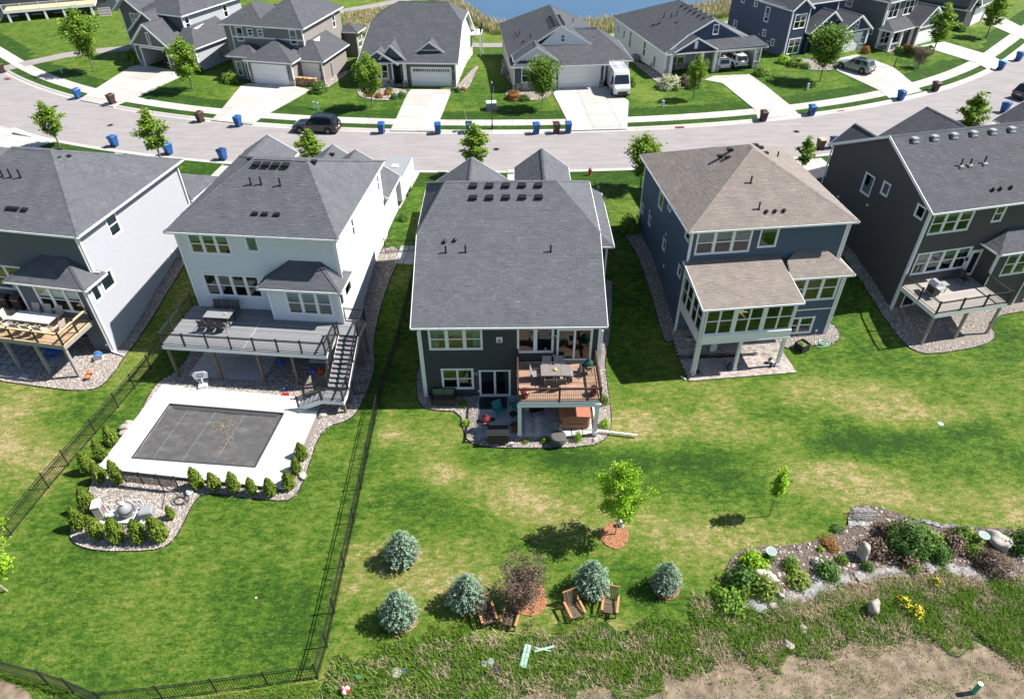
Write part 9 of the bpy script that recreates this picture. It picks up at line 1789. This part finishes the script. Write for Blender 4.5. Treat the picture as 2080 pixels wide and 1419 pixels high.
# deck 5: small side table and person-like clutter left out; chair
patio_chair('dark chair in the shade by the glazed door of the dark brown house', h5(4.4, -.9), .3, H5Y, M_BLACK, M_WICK, None); dtable('small metal side table next to the steel grill', h5(2.2, -1.35), .3, H5Y, .55, .5, M_GALV, M_GPLAS, h=.7, name='side_table')
# ---- garden things
def birdbath(label, p): r = empty('birdbath', (*p, terr(*p)), 0, label, 'birdbath', 'birdbaths'); mb = MB(); mb.lathe([(.2, 0), (.1, .08), (.07, .5), (.12, .62)], 12); mb.build('pedestal', M_GREENP, r, smooth=True); mb = MB(); mb.lathe([(.10, .60), (.27, .69), (.28, .72), (.23, .72), (.20, .68), (.02, .67)], 18); mb.build('basin', M_GREENP, r, smooth=True); mb = MB(); mb.lathe([(.205, .69), (.01, .691)], 16); mb.build('water', M_GPLAS, r)
birdbath('pale green birdbath at the left end of the garden bed', (13.20, 20.63)); birdbath('pale green birdbath beside the largest boulder', (24.59, 21.48))
r = empty('wire_bundle', (*(19.06, 23.18), terr(*(19.06, 23.18))), -.1, 'bundle of rolled wire fencing in a grey sheet at the top of the garden', 'wire bundle')
for k in range(9):
    mb = MB(); x = -.5+k*.125
    P = [(x, .28*math.cos(a), .3+.24*math.sin(a)) for a in [j*math.pi/6 for j in range(13)]]; mb.tube(P, .014, 4); mb.build('hoop', M_GPLAS, r)
for k in range(8): a = k*math.pi/4; mb = MB(); mb.beam((-.55, .28*math.cos(a), .3+.24*math.sin(a)), (.55, .28*math.cos(a), .3+.24*math.sin(a)), .015, .015); mb.build('wire', M_WPLAS, r)
r = empty('green_standpipe', (*(20.22, 13.79), terr(*(20.22, 13.79))), 0, 'green upright pipe with a white cap on the bare dirt', 'standpipe'); mb = MB(); mb.cyl((0, 0, 0), (0, 0, .85), .10, n=14); mb.build('pipe', M_GREEND, r); mb = MB(); mb.cyl((0, 0, .85), (0, 0, .9), .105, n=14); mb.build('cap', M_WPLAS, r)
mb = MB(); mb.box(-.16, -.55, .12, .16, .55, .2); mb.box(-.12, -.5, .2, -.02, .5, .24); mb.box(.03, -.5, .2, .12, .5, .24); tag(mb.build('plastic_crate_lid', M_GREENP, None, (*(0.49, 15.56), terr(*(0.49, 15.56))), -.25), 'pale green plastic panel in the tall grass', 'panel')
mb = MB(); mb.beam((-.45, -.1, .2), (.45, .1, .25), .1, .04); mb.beam((-.4, .05, .24), (.3, -.12, .24), .05, .03); tag(mb.build('plastic_strip', M_GREENP, None, (*(1.37, 15.85), terr(*(1.37, 15.85)))), 'thin pale strips beside the green plastic panel', 'strip')
for p, mt, lb, sx in (((-5.36, 14.86), M_TANPL, 'pale yellow round lid in the rough grass', .24), ((-0.80, 14.95), M_DARK, 'dark round pot lid in the rough grass, lowest', .22), ((-1.12, 15.34), M_GPLAS, 'grey disc in the rough grass, upper', .17), ((-1.41, 15.23), M_GPLAS, 'grey disc in the rough grass, left', .15), ((-7.05, 14.67), M_GREEND, 'small green object in the rough grass near the fence', .12), ((-5.01, 14.90), M_BBLUE, 'tiny blue object beside the yellow lid', .10), ((-7.51, 14.03), M_RED, 'red and white ball at the bottom edge', .24)):
    mb = MB(); 
    if sx == .24 and mt is M_RED:
        mb.lathe([(.02, .0), (.14, .05), (.22, .18), (.20, .30), (.10, .38), (.01, .40)], 12); 
        for i, f in enumerate(mb.f): mb.m[i] = 1 if (i % 12) % 4 < 2 else 0
        tag(mb.build('play_ball', [mt, M_WPLAS], None, (*p, terr(*p)+.08), smooth=True), lb, 'ball'); continue
    mb.lathe([(sx, .0), (sx*1.05, .06), (sx*.8, .1)], 12); tag(mb.build('discarded_lid', mt, None, (*p, terr(*p)+.06)), lb, 'lid')
mb = MB(); mb.box(-.05, -.05, 0, .05, .05, .05); tag(mb.build('garden_marker', M_BTAN, None, (*(-12.83, 18.68), terr(*(-12.83, 18.68)))), 'tiny orange spot on the pool lawn', 'marker')
mb = MB(); mb.cyl((0, 0, 0), (0, 0, .45), .15, .13, 10); tag(mb.build('small_bucket', M_WPLAS, None, (*(5.84, 22.73), terr(*(5.84, 22.73)))), 'small pail beside the maple trunk', 'bucket')
